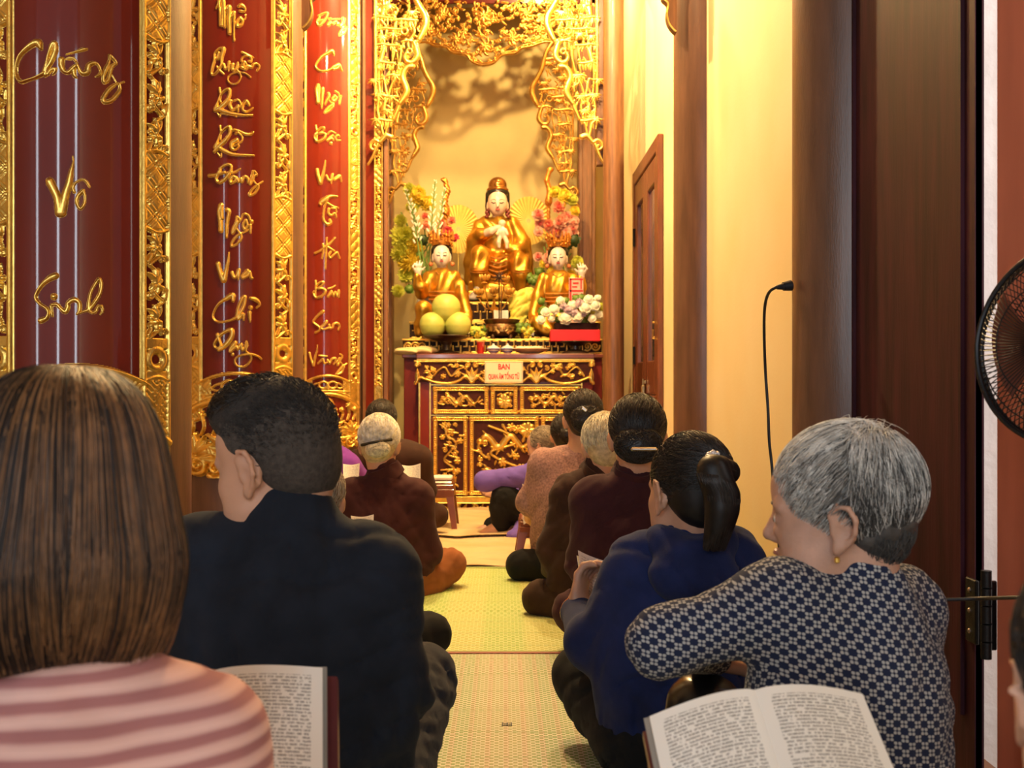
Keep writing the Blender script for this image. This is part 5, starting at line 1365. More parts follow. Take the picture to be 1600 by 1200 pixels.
# plates with folded papers, cloth bundle
PLATE = M('cream_plate', (.75, .62, .36), rough=.35, coat=.3)
dd = 7.93; k = dd / F; c = P(828, 553, dd)
t = thing('offering_plate', 'cream plate of folded white papers at the right of the tea cups', 'plate', c)
MB().lathe([(14 * k, 0), (15 * k, 1 * k), (26 * k, 5 * k), (31 * k, 8 * k), (30.5 * k, 8.8 * k), (24 * k, 6 * k), (.001, 4 * k)], c, 36).build('plate', PLATE, t)
mb = MB()
for i, (a, b) in enumerate(((-4, 0), (3, .2), (0, -.2))):
    R = np.array(Matrix.Rotation(b, 3, 'Z')); mb.box((c.x + (a - 20) * k, c.y - 12 * k, c.z + (5 + 2.2 * i) * k), (c.x + (a + 20) * k, c.y + 12 * k, c.z + (7 + 2.2 * i) * k), .002, R)
mb.build('folded_paper', M('white_paper', (.82, .78, .68), rough=.7, var=.04), t)
dd = 8.0; k = dd / F; c = P(650, 549, dd)
o = sdf_obj('wrapped_cloth', [ell(c, (33 * k, .09, 5.5 * k)), ell(P(632, 550, dd), (15 * k, .06, 4.5 * k)), ell(P(668, 547, dd), (16 * k, .07, 6 * k))], M('pale_yellow_cloth', (.74, .60, .28), rough=.7, var=.1, nscale=12, bump=.2, bscale=40), None, h=.007, k=.02, disp=folds([((40, 90, 130), 1)], .006, 4))
tag(o, 'pale yellow folded cloth bundle overhanging the left corner of the altar', 'cloth')
# bronze incense burner
dd = 8.30; k = dd / F; c = P(784, 531, dd)
BRONZE = M('old_bronze', (.20, .105, .045), rough=.38, metal=.85, var=.4, nscale=25, bump=.4, bscale=60)
ib = thing('incense_burner', 'round bronze incense burner with relief in the middle of the altar', 'incense burner', c)
MB().lathe([(14 * k, 4 * k), (22 * k, 6 * k), (26.5 * k, 12 * k), (26 * k, 20 * k), (24 * k, 24 * k), (27 * k, 28 * k), (29 * k, 31 * k), (27 * k, 32 * k), (24 * k, 29 * k), (.001, 27 * k)], c, 40).build('bowl', BRONZE, ib)
for a in (-2.3, -.85, 1.57): MB().tube([(c.x + 18 * k * math.cos(a), c.y + 18 * k * math.sin(a), c.z + 8 * k), (c.x + 21 * k * math.cos(a), c.y + 21 * k * math.sin(a), c.z + 5 * k), (c.x + 19 * k * math.cos(a), c.y + 19 * k * math.sin(a), c.z)], [5 * k, 3.6 * k, 4.2 * k], 10, smooth=3).build('leg', BRONZE, ib)
rl = Relief(-1.3, 1.3, 8, 23, .05)
rnd = random.Random(3)
for i in range(20):
    u, v = rnd.uniform(-1.2, 1.2), rnd.uniform(10, 21)
    for da in (0, 2, 4):
        a = rnd.random() * 6.28
        rl.seg((u, v), (u + .13 * math.cos(a), v + 3 * math.sin(a)), .05, .02, 1.0)
v2 = lambda U, V, H: (c.x + (26.4 + 1.0 * H) * k * np.sin(U), c.y - (26.4 + 1.0 * H) * k * np.cos(U), c.z + V * k)
for i in range(-3, 4):
    for da in range(6):
        a = da * 1.05; rl.seg((i * .36, 16), (i * .36 + .14 * math.cos(a), 16 + 4.5 * math.sin(a)), .06, .03, 1.3)
rl.solid('relief_band', v2, M('rubbed_bronze', (.50, .30, .10), rough=.35, metal=.9), ib, back=.2)
s = MB(); s.cyl(P(783, 508, dd), P(783.5, 424, dd - .02), .0035, .0025, 8)
tag(s.build('incense_stick', M('incense_brown', (.10, .05, .03), rough=.8)), 'single tall dark incense stick standing in the bronze burner', 'incense stick')
# star shaped dark ornament and brass lotus candelabrum
BRASS = M('brass_gilt', (.72, .40, .08), rough=.3, metal=.9, var=.15)
dd = 8.45; k = dd / F; c = P(772, 531, dd)
cd = thing('lotus_candelabrum', 'brass candelabrum with open lotus cups before the tall statue', 'candelabrum', c)
MB().lathe([(11 * k, 0), (10 * k, 3 * k), (3 * k, 6 * k), (2.4 * k, 40 * k), (5 * k, 46 * k), (2.2 * k, 52 * k), (2.0 * k, 68 * k)], c, 20).build('stem', BRASS, cd)
for (x, y) in ((748, 458), (772, 456), (796, 457), (757, 436), (788, 438)):
    p = P(x, y, dd - .04)
    b = MB(); b.tube([(c.x, c.y, c.z + 52 * k), ((c.x + p.x) / 2, dd - .03, c.z + 48 * k), (p.x, p.y, p.z - 8 * k)], 1.2 * k, 6, smooth=4)
    arm = b.build('arm', BRASS, cd)
    lt = MB(); lt.lathe([(2 * k, -8 * k), (5 * k, -6 * k), (2.2 * k, -3 * k), (7 * k, 2 * k), (6 * k, 2.5 * k), (.001, 0)], p, 14)
    for i in range(9):
        a = i * .698; lt.ball((p.x + 6 * k * math.cos(a), p.y + 6 * k * math.sin(a), p.z + 2 * k), (2.6 * k, 2.6 * k, 5.5 * k), 8, np.array(Matrix.Rotation(a, 3, 'Z') @ Matrix.Rotation(.45, 3, 'Y')))
    lt.build('lotus_cup', M('amber_lotus', (.72, .36, .06), rough=.35, metal=.35, var=.25), arm)
p = P(780, 433, 8.30); k = 8.3 / F
mb = MB()
for i in range(8):
    a = i * .785; mb.cyl(p, (p.x + 11 * k * math.cos(a), p.y - .01 * (i % 2), p.z + 11 * k * math.sin(a)), 2.0 * k, .4 * k, 6)
mb.ball(p, 3.2 * k, 10); mb.cyl((p.x, p.y, p.z), P(780, 531, 8.40), 1.0 * k, 1.0 * k, 8)
mb.lathe([(8 * k, 0), (7 * k, 2 * k), (1 * k, 4 * k)], P(780, 531, 8.40), 16)
tag(mb.build('star_finial', M('dark_bronze', (.05, .028, .018), rough=.4, metal=.7)), 'dark star shaped finial on a thin rod before the tall statue', 'ornament')
# white cards, yellow wrap, grey stone, red envelopes
WP = MATS['white_paper']
for i, (a, b) in enumerate(((771.5, 782), (784, 794.5))):
    mb = MB(); pbox(mb, a, b, 485, 531, 8.42, 8.47, .004)
    o = tag(mb.build('paper_box', WP), ('left' if i == 0 else 'right') + ' small white paper box behind the incense burner', 'box', 'small white boxes')
yl = M('yellow_tissue', (.80, .66, .10), rough=.6, var=.15, nscale=9, bump=.15, bscale=30)
pr = [ell(P(813, 476, 8.48), (19 * k, .05, 24 * k)), ell(P(826, 462, 8.48), (12 * k, .045, 13 * k)), ell(P(808, 508, 8.48), (13 * k, .045, 22 * k))]
tag(sdf_obj('tissue_wrap', pr, yl, None, h=.008, k=.03, disp=creases(.02, 2, None, 1.2)), 'crumpled bright yellow tissue wrap right of the brass candelabrum', 'wrapping')
pr = [ell(P(742, 462, 8.70), (8 * k, .03, 8 * k)), ell(P(746, 452, 8.70), (6 * k, .03, 7 * k)), ell(P(737, 466, 8.70), (8 * k, .04, 5 * k))]
tag(sdf_obj('scholar_stone', pr, M('grey_stone', (.38, .32, .28), rough=.7, var=.2, nscale=30, bump=.4), None, h=.007, k=.015), 'small grey stone ornament left of the brass candelabrum', 'ornament')
rp = thing('paper_packet', 'red and white printed paper packet in front of the right attendant statue', 'packet', P(899, 472, 8.30))
mb = MB(); pbox(mb, 889, 911.5, 434, 531, 8.22, 8.23, .001); mb.build('sheet', M('pink_packet', (.86, .48, .38), rough=.55, var=.1, nscale=30), rp)
mb = MB()
for (a, b, c_, e) in ((890, 893, 435, 473), (890, 911, 435, 437.5), (895, 904, 441, 444), (894, 902, 447, 449.5), (890, 911, 453, 456), (895, 903, 459, 461), (894, 900, 465, 467.5), (907, 909, 437, 452)): pbox(mb, a, b, c_, e, 8.2185, 8.22)
mb.build('red_print', RED_INK, rp)

# ---------------------------------------------------------------- flowers
def petal_ball(n, r, spread, seed, wid=.30, flat=.9):
    """mesh of a blossom with n pointed petals, radius 1"""
    rnd = random.Random(seed); V = []; Fc = []
    for i in range(n):
        z = 1 - (i + .5) / n * spread; a = i * 2.399963
        q = math.sqrt(max(0, 1 - z * z)); D = Vector((q * math.cos(a), q * math.sin(a), z))
        s = D.cross(Vector((0, 0, 1))); s = s.normalized() if s.length > 1e-3 else Vector((1, 0, 0)); u = s.cross(D)
        L = .75 + .25 * rnd.random(); b = len(V)
        for (t, w_, lift) in ((.25, .35, 0), (.6, 1, .05), (.85, .8, .12), (1.0, .12, .2)):
            c = D * (t * L) + u * (lift * .5 * L)
            V += [tuple(c - s * wid * w_ * .5), tuple(c + u * -.05 * w_), tuple(c + s * wid * w_ * .5)]
        for j in range(3):
            for m_ in (0, 1): Fc.append([b + 3 * j + m_, b + 3 * j + m_ + 1, b + 3 * j + m_ + 4, b + 3 * j + m_ + 3])
    cb = MB().ball((0, 0, .1), .28 if wid < .3 else (.42 if wid > .40 and wid < .5 else (.55 if wid < .5 else .72)), 12)
    n0 = len(V); V = V + [tuple(q) for q in cb.v[0]]; Fc += [[i + n0 for i in q] for q in cb.f]
    return np.array(V), Fc
_mesh = {}
def blossom(name, kind, mat, parent, p, r, tilt=(0, -1, .3), rnd=None):
    key = (kind, mat.name, name)
    if key not in _mesh:
        V, Fc = {'mum': lambda: petal_ball(80, 1, 1.6, 1, .36), 'daisy': lambda: petal_ball(44, 1, 1.15, 2, .42), 'rose': lambda: petal_ball(26, 1, 1.35, 3, .75), 'shaggy': lambda: petal_ball(130, 1, 1.9, 4, .22), 'leaf': lambda: petal_ball(12, 1, 1.2, 5, .5)}[kind]()
        nb = len(MB().ball((0, 0, 0), 1, 12).f)
        me0 = mk(name, V, Fc, [mat, REDP if kind == 'daisy' else mat], None, True, [0] * (len(Fc) - nb) + [1] * nb); _mesh[key] = me0.data; bpy.data.objects.remove(me0)
    o = bpy.data.objects.new(name, _mesh[key]); COL.objects.link(o)
    qd = Vector((0, 0, 1)).rotation_difference(Vector(tilt).normalized()).to_euler()
    o.location = p; o.rotation_euler = qd; o.scale = (r, r, r)
    return put(o, parent)
YEL = M('yellow_petals', (.80, .60, .05), rough=.6, var=.2, sss=.0)
LIME = M('lime_petals', (.62, .62, .08), rough=.6, var=.2)
CORAL = M('coral_petals', (.82, .32, .18), rough=.6, var=.2)
PINKP = M('pink_petals', (.88, .48, .34), rough=.6, var=.15)
REDP = M('rose_red_petals', (.75, .10, .12), rough=.6, var=.2)
WHITEP = M('white_petals', (.86, .82, .66), rough=.6, var=.05)
LILAC = M('lilac_petals', (.74, .58, .62), rough=.6, var=.1)
LEAFG = M('leaf_green', (.13, .22, .03), rough=.5, var=.35, nscale=20)
LEAFD = M('dark_leaf', (.03, .06, .015), rough=.5, var=.3)
VASE = M('vase_porcelain', (.75, .68, .58), rough=.25, coat=.4)

def vase(parent, x, y0, y1, w_, d, m=VASE):
    k = d / F; c = P(x, y1, d); H = (y1 - y0) * k
    MB().lathe([(w_ * .6 * k, 0), (w_ * .95 * k, H * .25), (w_ * k, H * .5), (w_ * .6 * k, H * .8), (w_ * .75 * k, H), (w_ * .6 * k, H), (w_ * .45 * k, H * .8), (.001, H * .5)], c, 24).build('vase', m, parent)
rnd = random.Random(8)
d = 8.74; k = d / F
fl = thing('flower_vase', 'vase of shaggy yellow chrysanthemums, coral flowers and greenery at the left of the altar', 'flowers', P(662, 503, d))
vase(fl, 662, 452, 503, 13, d)
for (x, y, r, kd, m) in ((630, 372, 24, 'shaggy', LIME), (640, 408, 22, 'shaggy', YEL), (626, 396, 18, 'shaggy', LIME), (648, 385, 18, 'shaggy', YEL), (634, 430, 15, 'shaggy', LIME), (650, 420, 13, 'mum', YEL), (652, 305, 17, 'mum', YEL), (668, 318, 15, 'mum', YEL), (645, 322, 13, 'mum', LIME), (640, 296, 12, 'shaggy', LIME),
                        (666, 352, 9, 'mum', CORAL), (690, 350, 9, 'mum', CORAL), (700, 362, 10, 'daisy', REDP), (706, 345, 8, 'daisy', CORAL), (678, 362, 8, 'daisy', PINKP), (712, 372, 8, 'daisy', REDP), (664, 338, 7, 'daisy', CORAL), (622, 455, 12, 'shaggy', LIME), (640, 452, 10, 'leaf', LEAFG), (655, 400, 10, 'leaf', LEAFG), (660, 375, 12, 'leaf', LEAFD), (652, 440, 10, 'leaf', LEAFD), (626, 345, 12, 'shaggy', LIME)):
    blossom('leaf_cluster' if kd == 'leaf' else 'blossom', kd, m, fl, P(x, y, d - .03 - rnd.random() * .05), r * k, (rnd.uniform(-.6, .4), -1, rnd.uniform(-.1, .6)))
mb = MB()
for i in range(14): mb.tube([P(662 + rnd.uniform(-5, 5), 458, d), P(655 + rnd.uniform(-15, 15), 420, d), P(650 + rnd.uniform(-28, 40), 330 + rnd.uniform(0, 80), d)], 1.1 * k, 5, smooth=3)
mb.build('stem', STEM, fl)
# tuberoses
tb = thing('tuberose_vase', 'white vase with tall cream tuberose spikes at the left of the altar', 'flowers', P(664, 531, 8.54))
d = 8.535; k = d / F
vase(tb, 667, 447, 531, 8, d)
for q in ([(666, 450), (658, 380), (645, 330), (633, 298)], [(667, 450), (672, 380), (676, 330), (680, 284)], [(668, 450), (678, 390), (688, 340), (695, 296)], [(665, 450), (655, 395), (648, 350), (640, 318)]):
    pts = spline([tuple(P(a, b, d)) for a, b in q], 8)
    sm = MB().tube(pts, 1.2 * k, 6).build('stem', STEM, tb)
    bm = MB(); n = len(pts)
    for i in range(int(n * .45), n):
        for s in (-1, 1):
            p = Vector(pts[i]); f_ = 1.25 - .8 * (i - n * .45) / (n * .55)
            bm.ball(p + Vector((s * (2.2 + (i % 3)) * k * f_, -.008 * s * ((i % 2) * 2 - 1), (2 + 2 * s * (i % 2)) * k)), (1.3 * k * f_, 1.3 * k * f_, 3.4 * k * f_), 8, np.array(Matrix.Rotation(s * .5, 3, 'Y')))
    bm.build('buds', WHITEP, sm)
# right bouquet
d = 8.74; k = d / F
fr = thing('flower_vase', 'vase of pink and coral daisies topped with yellow blooms at the right of the altar', 'flowers', P(872, 503, d))
vase(fr, 872, 440, 503, 13, d)
for i in range(30):
    x = rnd.uniform(836, 896); y = rnd.uniform(322, 408)
    if x > 880 and y > 372: continue
    blossom('blossom', 'daisy' if rnd.random() < .7 else 'mum', rnd.choice((PINKP, PINKP, PINKP, CORAL)), fr, P(x, y, d - .02 - rnd.random() * .06), rnd.uniform(9, 12.5) * k, (rnd.uniform(-.5, .4), -1, rnd.uniform(0, .5)))
for (x, y, r, kd, m) in ((882, 306, 13, 'mum', YEL), (868, 300, 11, 'mum', YEL), (894, 312, 11, 'mum', LIME), (878, 318, 9, 'rose', YEL), (898, 330, 10, 'mum', YEL), (862, 425, 10, 'mum', YEL), (896, 376, 13, 'leaf', LEAFD), (886, 385, 10, 'leaf', LEAFD), (842, 425, 10, 'leaf', LEAFG), (902, 410, 12, 'mum', LIME), (850, 412, 9, 'mum', YEL), (892, 430, 10, 'mum', YEL)):
    blossom('leaf_cluster' if kd == 'leaf' else 'blossom', kd, m, fr, P(x, y, d - .02 - rnd.random() * .04), r * k, (rnd.uniform(-.4, .4), -1, .3))
mb = MB()
for i in range(12): mb.tube([P(872 + rnd.uniform(-5, 5), 448, d), P(870 + rnd.uniform(-15, 15), 420, d), P(868 + rnd.uniform(-26, 26), 350 + rnd.uniform(0, 50), d)], 1.1 * k, 5, smooth=3)
mb.build('stem', STEM, fr)
# greenery at the statue's foot, small flower pots by the burner
for (x, y, r, nb, lb, dd) in ((834, 443, 12, 5, 'tuft of green leaves beside the right knee of the tall statue', 8.70), (746, 520, 11, 7, 'small pot of yellow-green flowers left of the incense burner', 8.24), (820, 520, 11, 7, 'small pot of yellow-green flowers right of the incense burner', 8.24)):
    k = dd / F; t = thing('small_plant', lb, 'plant', P(x, y + 24, dd))
    MB().lathe([(6 * k, 0), (8 * k, 10 * k), (8.4 * k, 14 * k), (7 * k, 14 * k), (.001, 11 * k)], P(x, y + (11 if y > 500 else 29), dd), 16).build('pot', BRONZE if y > 500 else VASE, t)
    for i in range(nb): blossom('leaf_cluster', 'leaf', rnd.choice((LEAFG, LIME)) if y > 500 else LEAFG, t, P(x + rnd.uniform(-8, 8), y + rnd.uniform(-10, 2), dd - .01), r * .8 * k, (rnd.uniform(-.6, .6), -1, rnd.uniform(.2, 1)))
    if y > 500:
        for i in range(5): blossom('blossom', 'mum', YEL, t, P(x + rnd.uniform(-7, 7), y + rnd.uniform(-10, 8), dd - .03), 4 * k, (rnd.uniform(-.5, .5), -1, .4))
# white arrangement on the red box
d = 8.00; k = d / F
bx = MB(); pbox(bx, 860, 938, 515, 533, d - .05, d + .12, .003)
tag(bx.build('gift_box', M('scarlet_card', (.66, .015, .025), rough=.5, var=.08)), 'flat bright red box holding up the white flower arrangement', 'box')
bs = MB(); bs.lathe([(22 * k, 0), (20 * k, 3 * k), (8 * k, 7 * k), (8 * k, 12 * k), (20 * k, 17 * k), (28 * k, 19 * k), (27 * k, 20 * k), (.001, 19.6 * k)], P(899, 553, d + .02), 32)
tag(bs.build('footed_stand', MATS['dark_wood_dish']), 'dark footed wooden stand beneath the bright red box', 'stand')
wf = thing('flower_arrangement', 'low arrangement of white roses and pale lilac blossoms on the bright red box', 'flowers', P(899, 515, d + .05))
mb = MB(); pbox(mb, 866, 936, 504, 515, d - .02, d + .10, .006); mb.build('planter', BLACKLAC, wf)
for (x, y, r) in ((853, 488, 9), (846, 500, 9), (866, 484, 10), (884, 498, 13), (903, 496, 11), (915, 482, 11), (930, 478, 10), (895, 478, 10), (876, 470, 8), (920, 468, 9), (936, 492, 8), (862, 498, 7), (926, 498, 8), (934, 466, 7)):
    blossom('white_rose', 'rose', WHITEP, wf, P(x, y, d - .03 - rnd.random() * .04), r * k, (rnd.uniform(-.4, .4), -1, rnd.uniform(.1, .7)))
for (x, y, r) in ((888, 484, 9), (905, 474, 9), (898, 488, 7), (880, 478, 7), (912, 490, 6)): blossom('lilac_blossom', 'mum', LILAC, wf, P(x, y, d - .05), r * k, (rnd.uniform(-.4, .4), -1, .4))
for i in range(22): blossom('leaf_cluster', 'leaf', rnd.choice((LEAFG, LIME, LEAFG)), wf, P(rnd.uniform(843, 938), rnd.uniform(466, 504), d + .02), rnd.uniform(7, 10) * k, (rnd.uniform(-.8, .8), -1, rnd.uniform(-.3, .8)))
# pleated yellow paper fans and gilt bird finials
for (x, y, lb) in ((826, 345, 'pleated pale yellow paper fan behind the pink flowers at the right'), (716, 358, 'pleated pale yellow paper fan behind the coral flowers at the left')):
    d = 8.95; k = d / F; n = 72; A = np.zeros((3, n + 1, 3))
    for i in range(n + 1):
        a = 2 * math.pi * i / n
        for j, r in enumerate((3, 18, 33)):
            p = P(x + r * math.cos(a), y + r * math.sin(a) * 1.15, d - .010 * (i % 2) * j); A[j, i] = p
    mbf = MB().grid(A, .002); mbf.cyl(P(x, 503, d), P(x, y, d), .004, .004, 8)
    tag(mbf.build('paper_fan', M('fan_paper', (.82, .60, .16), rough=.6, var=.08), smooth=False), lb, 'paper fan', 'pleated paper fans')
for (x, y, s_, lb) in ((697, 292, 1, 'slender gilt bird finial rising behind the left flowers'), (857, 276, -1, 'slender gilt bird finial rising behind the right flowers')):
    d = 8.80; k = d / F
    pr = sp([(x, y + 212, 0, 3), (x, y + 100, 0, 2.5), (x, y + 40, 0, 3)], d, k) + sp([(x, y + 40, 0, 6), (x - 2 * s_, y + 22, 0, 4.5), (x + 3 * s_, y + 6, 0, 4), (x - 1 * s_, y - 8, 0, 4)], d, k) + [ell(P(x - 3 * s_, y - 11, d), (6 * k, 4 * k, 4 * k)), rbox(P(x, y + 211, d), (10 * k, 10 * k, 3 * k), .004)]
    tag(sdf_obj('bird_finial', pr, CROWN, None, h=.007, k=.012, disp=folds([((200, 60, 220), 1)], .005, 1)), lb, 'ornament', 'gilt bird finials')
# ---------------------------------------------------------------- people
SKIN = M('skin', (.56, .30, .19), rough=.5, var=.08, nscale=14, sss=.12, bump=.06, bscale=250)
SKIN_OLD = M('older_skin', (.50, .28, .19), rough=.55, var=.14, nscale=22, sss=.1, bump=.25, bscale=90)
EYEW = M('eye_white', (.75, .70, .65), rough=.2, coat=.5)
EYEB = M('dark_iris', (.02, .012, .008), rough=.15, coat=.8)
LIPS = M('lips', (.42, .17, .13), rough=.45)

def cloth(name, col, var=.12, rough=.9, sheen=.05, bscale=420, bump=.18, nscale=16):
    return M(name, col, rough=rough, var=var, nscale=nscale, bump=bump, bscale=bscale, sheen=sheen, spec=.25)

class Head:
    """local frame: x to the person's right... y forward (the way the face looks), z up"""
    def __init__(s, c, yaw=0, pitch=0, roll=0, size=1.0):
        s.c = np.array(c, float); s.s = size
        s.R = np.array((Matrix.Rotation(R_(yaw), 3, 'Z') @ Matrix.Rotation(R_(pitch), 3, 'X') @ Matrix.Rotation(R_(roll), 3, 'Y')))
    def w(s, p): return s.c + s.R @ (np.array(p, float) * s.s)
    def ell(s, c, r, k=None, op='+', rx=0, ry=0, rz=0):
        Q = s.R
        if rx or ry or rz: Q = s.R @ np.array(Euler((R_(rx), R_(ry), R_(rz))).to_matrix())
        return ell(s.w(c), np.array(r, float) * s.s, Q, k if k is None else k * s.s, op)
    def cap(s, a, b, r1, r2=None, k=None): return cap(s.w(a), s.w(b), r1 * s.s, (r1 if r2 is None else r2) * s.s, k if k is None else k * s.s)
    def prims(s, face=True, fat=1.0, old=False):
        p = [s.ell((0, -.012, .030), (.076, .094, .086)), s.ell((0, .028, -.028), (.063 * fat, .062, .085), .03), s.ell((0, .040, -.075), (.047 * fat, .045, .042), .03)]
        if not face: 
            for sx in (-1, 1): p.append(s.ell((sx * .077, -.008, -.016), (.011, .020, .033), .008, ry=sx * 8, rz=sx * -22))
            return p
        p += [s.ell((0, .078, -.098), (.021, .017, .017), .02), s.ell((0, .052, .040), (.056, .045, .045), .03)]
        for sx in (-1, 1):
            p += [s.ell((sx * .030, .080, .014), (.026, .013, .010), .015), s.ell((sx * .040, .058, -.030), (.026 * fat, .030, .026), .025), s.ell((sx * .042 * fat, .035, -.068), (.028 * fat, .035, .03), .025)]
            p.append(s.ell((sx * .031, .100, -.004), (.017, .016, .010), .012, '-'))
            p.append(s.ell((sx * .031, .083, -.004), (.0155, .0125, .0105), .006))
        p += [s.cap((0, .088, .004), (0, .104, -.030), .0085, .0125, .010), s.ell((0, .106, -.034), (.0125, .011, .0095), .006)]
        for sx in (-1, 1): p += [s.ell((sx * .013, .097, -.037), (.0085, .010, .0075), .006), s.ell((sx * .006, .106, -.0445), (.004, .006, .003), .003, '-')]
        p += [s.ell((0, .089, -.060), (.021, .0105, .0062), .006), s.ell((0, .087, -.071), (.018, .0105, .0068), .006), s.ell((0, .104, -.0655), (.02, .008, .0012), .003, '-')]
        for sx in (-1, 1):
            p += [s.ell((sx * .0785, -.009, -.012), (.0060, .020, .031), .006, rx=-8, rz=sx * -20), s.ell((sx * .0815, .002, -.042), (.0065, .0095, .0120), .005)]
            rim = [(.0790, .008, -.012), (.0830, .010, .008), (.0865, -.002, .021), (.0900, -.018, .017), (.0920, -.027, .000), (.0900, -.025, -.018), (.0850, -.014, -.034), (.0815, -.003, -.044)]
            p += chain([s.w((sx * a, b, c)) for a, b, c in rim], [.0036 * s.s, .0042 * s.s, .0046 * s.s, .0048 * s.s, .0048 * s.s, .0045 * s.s, .0042 * s.s, .005 * s.s], .0035)
            p += [s.ell((sx * .080, .007, -.020), (.0052, .0050, .0085), .004), s.ell((sx * .0895, -.005, -.016), (.0075, .0085, .012), .003, '-')]
        if old:
            for sx in (-1, 1): p += [s.ell((sx * .046, .050, -.062), (.02, .026, .02), .02), s.ell((sx * .030, .092, -.022), (.014, .006, .007), .008)]
        return p
    def details(s, parent, brow=None):
        for sx in (-1, 1):
            e = MB().ball(s.w((sx * .031, .0838, -.0045)), np.array((.0125, .0120, .0105)) * s.s, 16, s.R).build('eyeball', EYEW, parent)
            MB().ball(s.w((sx * .031, .0925, -.0055)), np.array((.0052, .0040, .0052)) * s.s, 12, s.R).build('iris', EYEB, e)
            if brow is not None:
                MB().tube([s.w((sx * a, b, c)) for a, b, c in ((.014, .0945, .013), (.030, .0945, .020), (.048, .080, .015))], np.array((.0022, .0028, .0012)) * s.s, 6, smooth=4).build('eyebrow', brow, parent)
        MB().tube([s.w(q) for q in ((-.020, .0865, -.064), (-.008, .0985, -.0605), (0, .0990, -.062), (.008, .0985, -.0605), (.020, .0865, -.064))], np.array((.002, .0042, .0040, .0042, .002)) * s.s, 8, smooth=3).build('upper_lip', LIPS, parent)
        MB().tube([s.w(q) for q in ((-.018, .0865, -.067), (0, .0965, -.0715), (.018, .0865, -.067))], np.array((.002, .0050, .002)) * s.s, 8, smooth=4).build('lower_lip', LIPS, parent)

def hand_prims(wr, dirv, palm_n, size=1.0, curl=.6, thumb=1):
    """wr wrist point, dirv towards the finger tips, palm_n out of the palm; thumb=+1/-1 which side"""
    D = Vector(dirv).normalized(); Nn = Vector(palm_n); Nn = (Nn - D * Nn.dot(D)).normalized(); S = D.cross(Nn) * thumb
    wr = Vector(wr); z = size
    Rm = np.array(Matrix((S, D, Nn)).transposed())
    pr = [ell(wr + D * .046 * z, (.041 * z, .050 * z, .0165 * z), Rm, .014), cap(wr - D * .01, wr + D * .02 * z, .026 * z, .028 * z, .015)]
    for i, (o, L) in enumerate(((.029, .068), (.0095, .078), (-.010, .072), (-.029, .056))):
        b = wr + D * .085 * z + S * o * z
        a1 = curl * .55; a2 = curl * 1.35; a3 = curl * 1.9
        d1 = D * math.cos(a1) + Nn * math.sin(a1) + S * o * 1.2; d2 = D * math.cos(a2) + Nn * math.sin(a2); d3 = D * math.cos(a3) + Nn * math.sin(a3)
        p1 = b + d1 * L * .45 * z; p2 = p1 + d2 * L * .32 * z; p3 = p2 + d3 * L * .24 * z
        pr += chain([b - D * .012 * z, b, p1, p2, p3], [.0095 * z, .0092 * z, .0088 * z, .0080 * z, .0068 * z], .005)
    t0 = wr + D * .022 * z + S * .030 * z; t1 = t0 + (D * .55 + S * .65 + Nn * .35).normalized() * .036 * z; t2 = t1 + (D * .85 + S * .15 + Nn * .5).normalized() * .030 * z; t3 = t2 + (D * .9 - S * .1 + Nn * .45).normalized() * .022 * z
    pr += chain([t0, t1, t2, t3], [.0135 * z, .0115 * z, .0100 * z, .0078 * z], .006)
    return pr

def foot_prims(an, dirv, size=1.):
    D = Vector(dirv).normalized(); an = Vector(an); S = D.cross(Vector((0, 0, 1))).normalized(); U = S.cross(D)
    pr = [cap(an, an + D * .05 - U * .03, .034, .03, .02), cap(an - D * .04 - U * .035, an + D * .10 - U * .045, .028, .026, .02), cap(an + D * .06 - U * .03, an + D * .12 - U * .05, .034, .026, .02)]
    for i, (o, L, r) in enumerate(((-.028, .045, .0125), (-.010, .040, .0095), (.005, .036, .009), (.018, .031, .0085), (.029, .025, .008))):
        b = an + D * .115 - U * .052 + S * o; pr.append(cap(b, b + D * L - U * .004, r, r * .85, .005))
    return pr

def skeleton(x, y, s=1.0, yaw=0., lean=0., spread=1.):
    """cross-legged sitter facing away from the camera (+Y) at floor point (x, y)"""
    Rz = Matrix.Rotation(R_(yaw), 3, 'Z'); J = {}
    def add(n, a, b, c): J[n] = Vector((x, y, 0)) + Rz @ (Vector((a, b + lean * max(0, c - .1), c)) * s)
    for n, v in dict(pel=(0, 0, .115), wst=(0, .02, .26), chs=(0, .04, .43), nck=(0, .06, .575), head=(0, .085, .70)).items(): add(n, *v)
    for sg, q in ((-1, 'L'), (1, 'R')):
        for n, v in dict(sh=(.165, .05, .525), el=(.245, .12, .30), wr=(.12, .32, .27), hp=(.09, .02, .10), kn=(.33 * spread, .27, .125), an=(-.03, .36, .065), ft=(-.16, .33, .045)).items(): add(n + q, sg * v[0], v[1], v[2])
    return J

def neck_band(body, mat, nck, H, band):
    """a narrow stand-up collar round the neck; band = (radius, height, thickness)"""
    r, hgt, th = band
    c0 = np.array(nck) + np.array((0, 0, .0)); ax = H.w((0, -.03, -.06)) - c0; ax /= np.linalg.norm(ax)
    q = Vector((0, 0, 1)).rotation_difference(Vector(ax)); Q = np.array(q.to_matrix())
    n = 40; A = []
    for j, t in enumerate((0, .35, .75, 1.0)):
        row = []
        for i in range(n + 1):
            a = 2 * math.pi * i / n
            rr = r * (1.10 - .10 * t) + .003 * math.sin(5 * a + j)
            row.append(c0 + Q @ np.array((rr * math.cos(a), rr * 1.0 * math.sin(a) - .004, (t - .25) * hgt - .012 * math.sin(a) * t)))
        A.append(row)
    MB().grid(np.array(A), th).build('collar', mat, body)

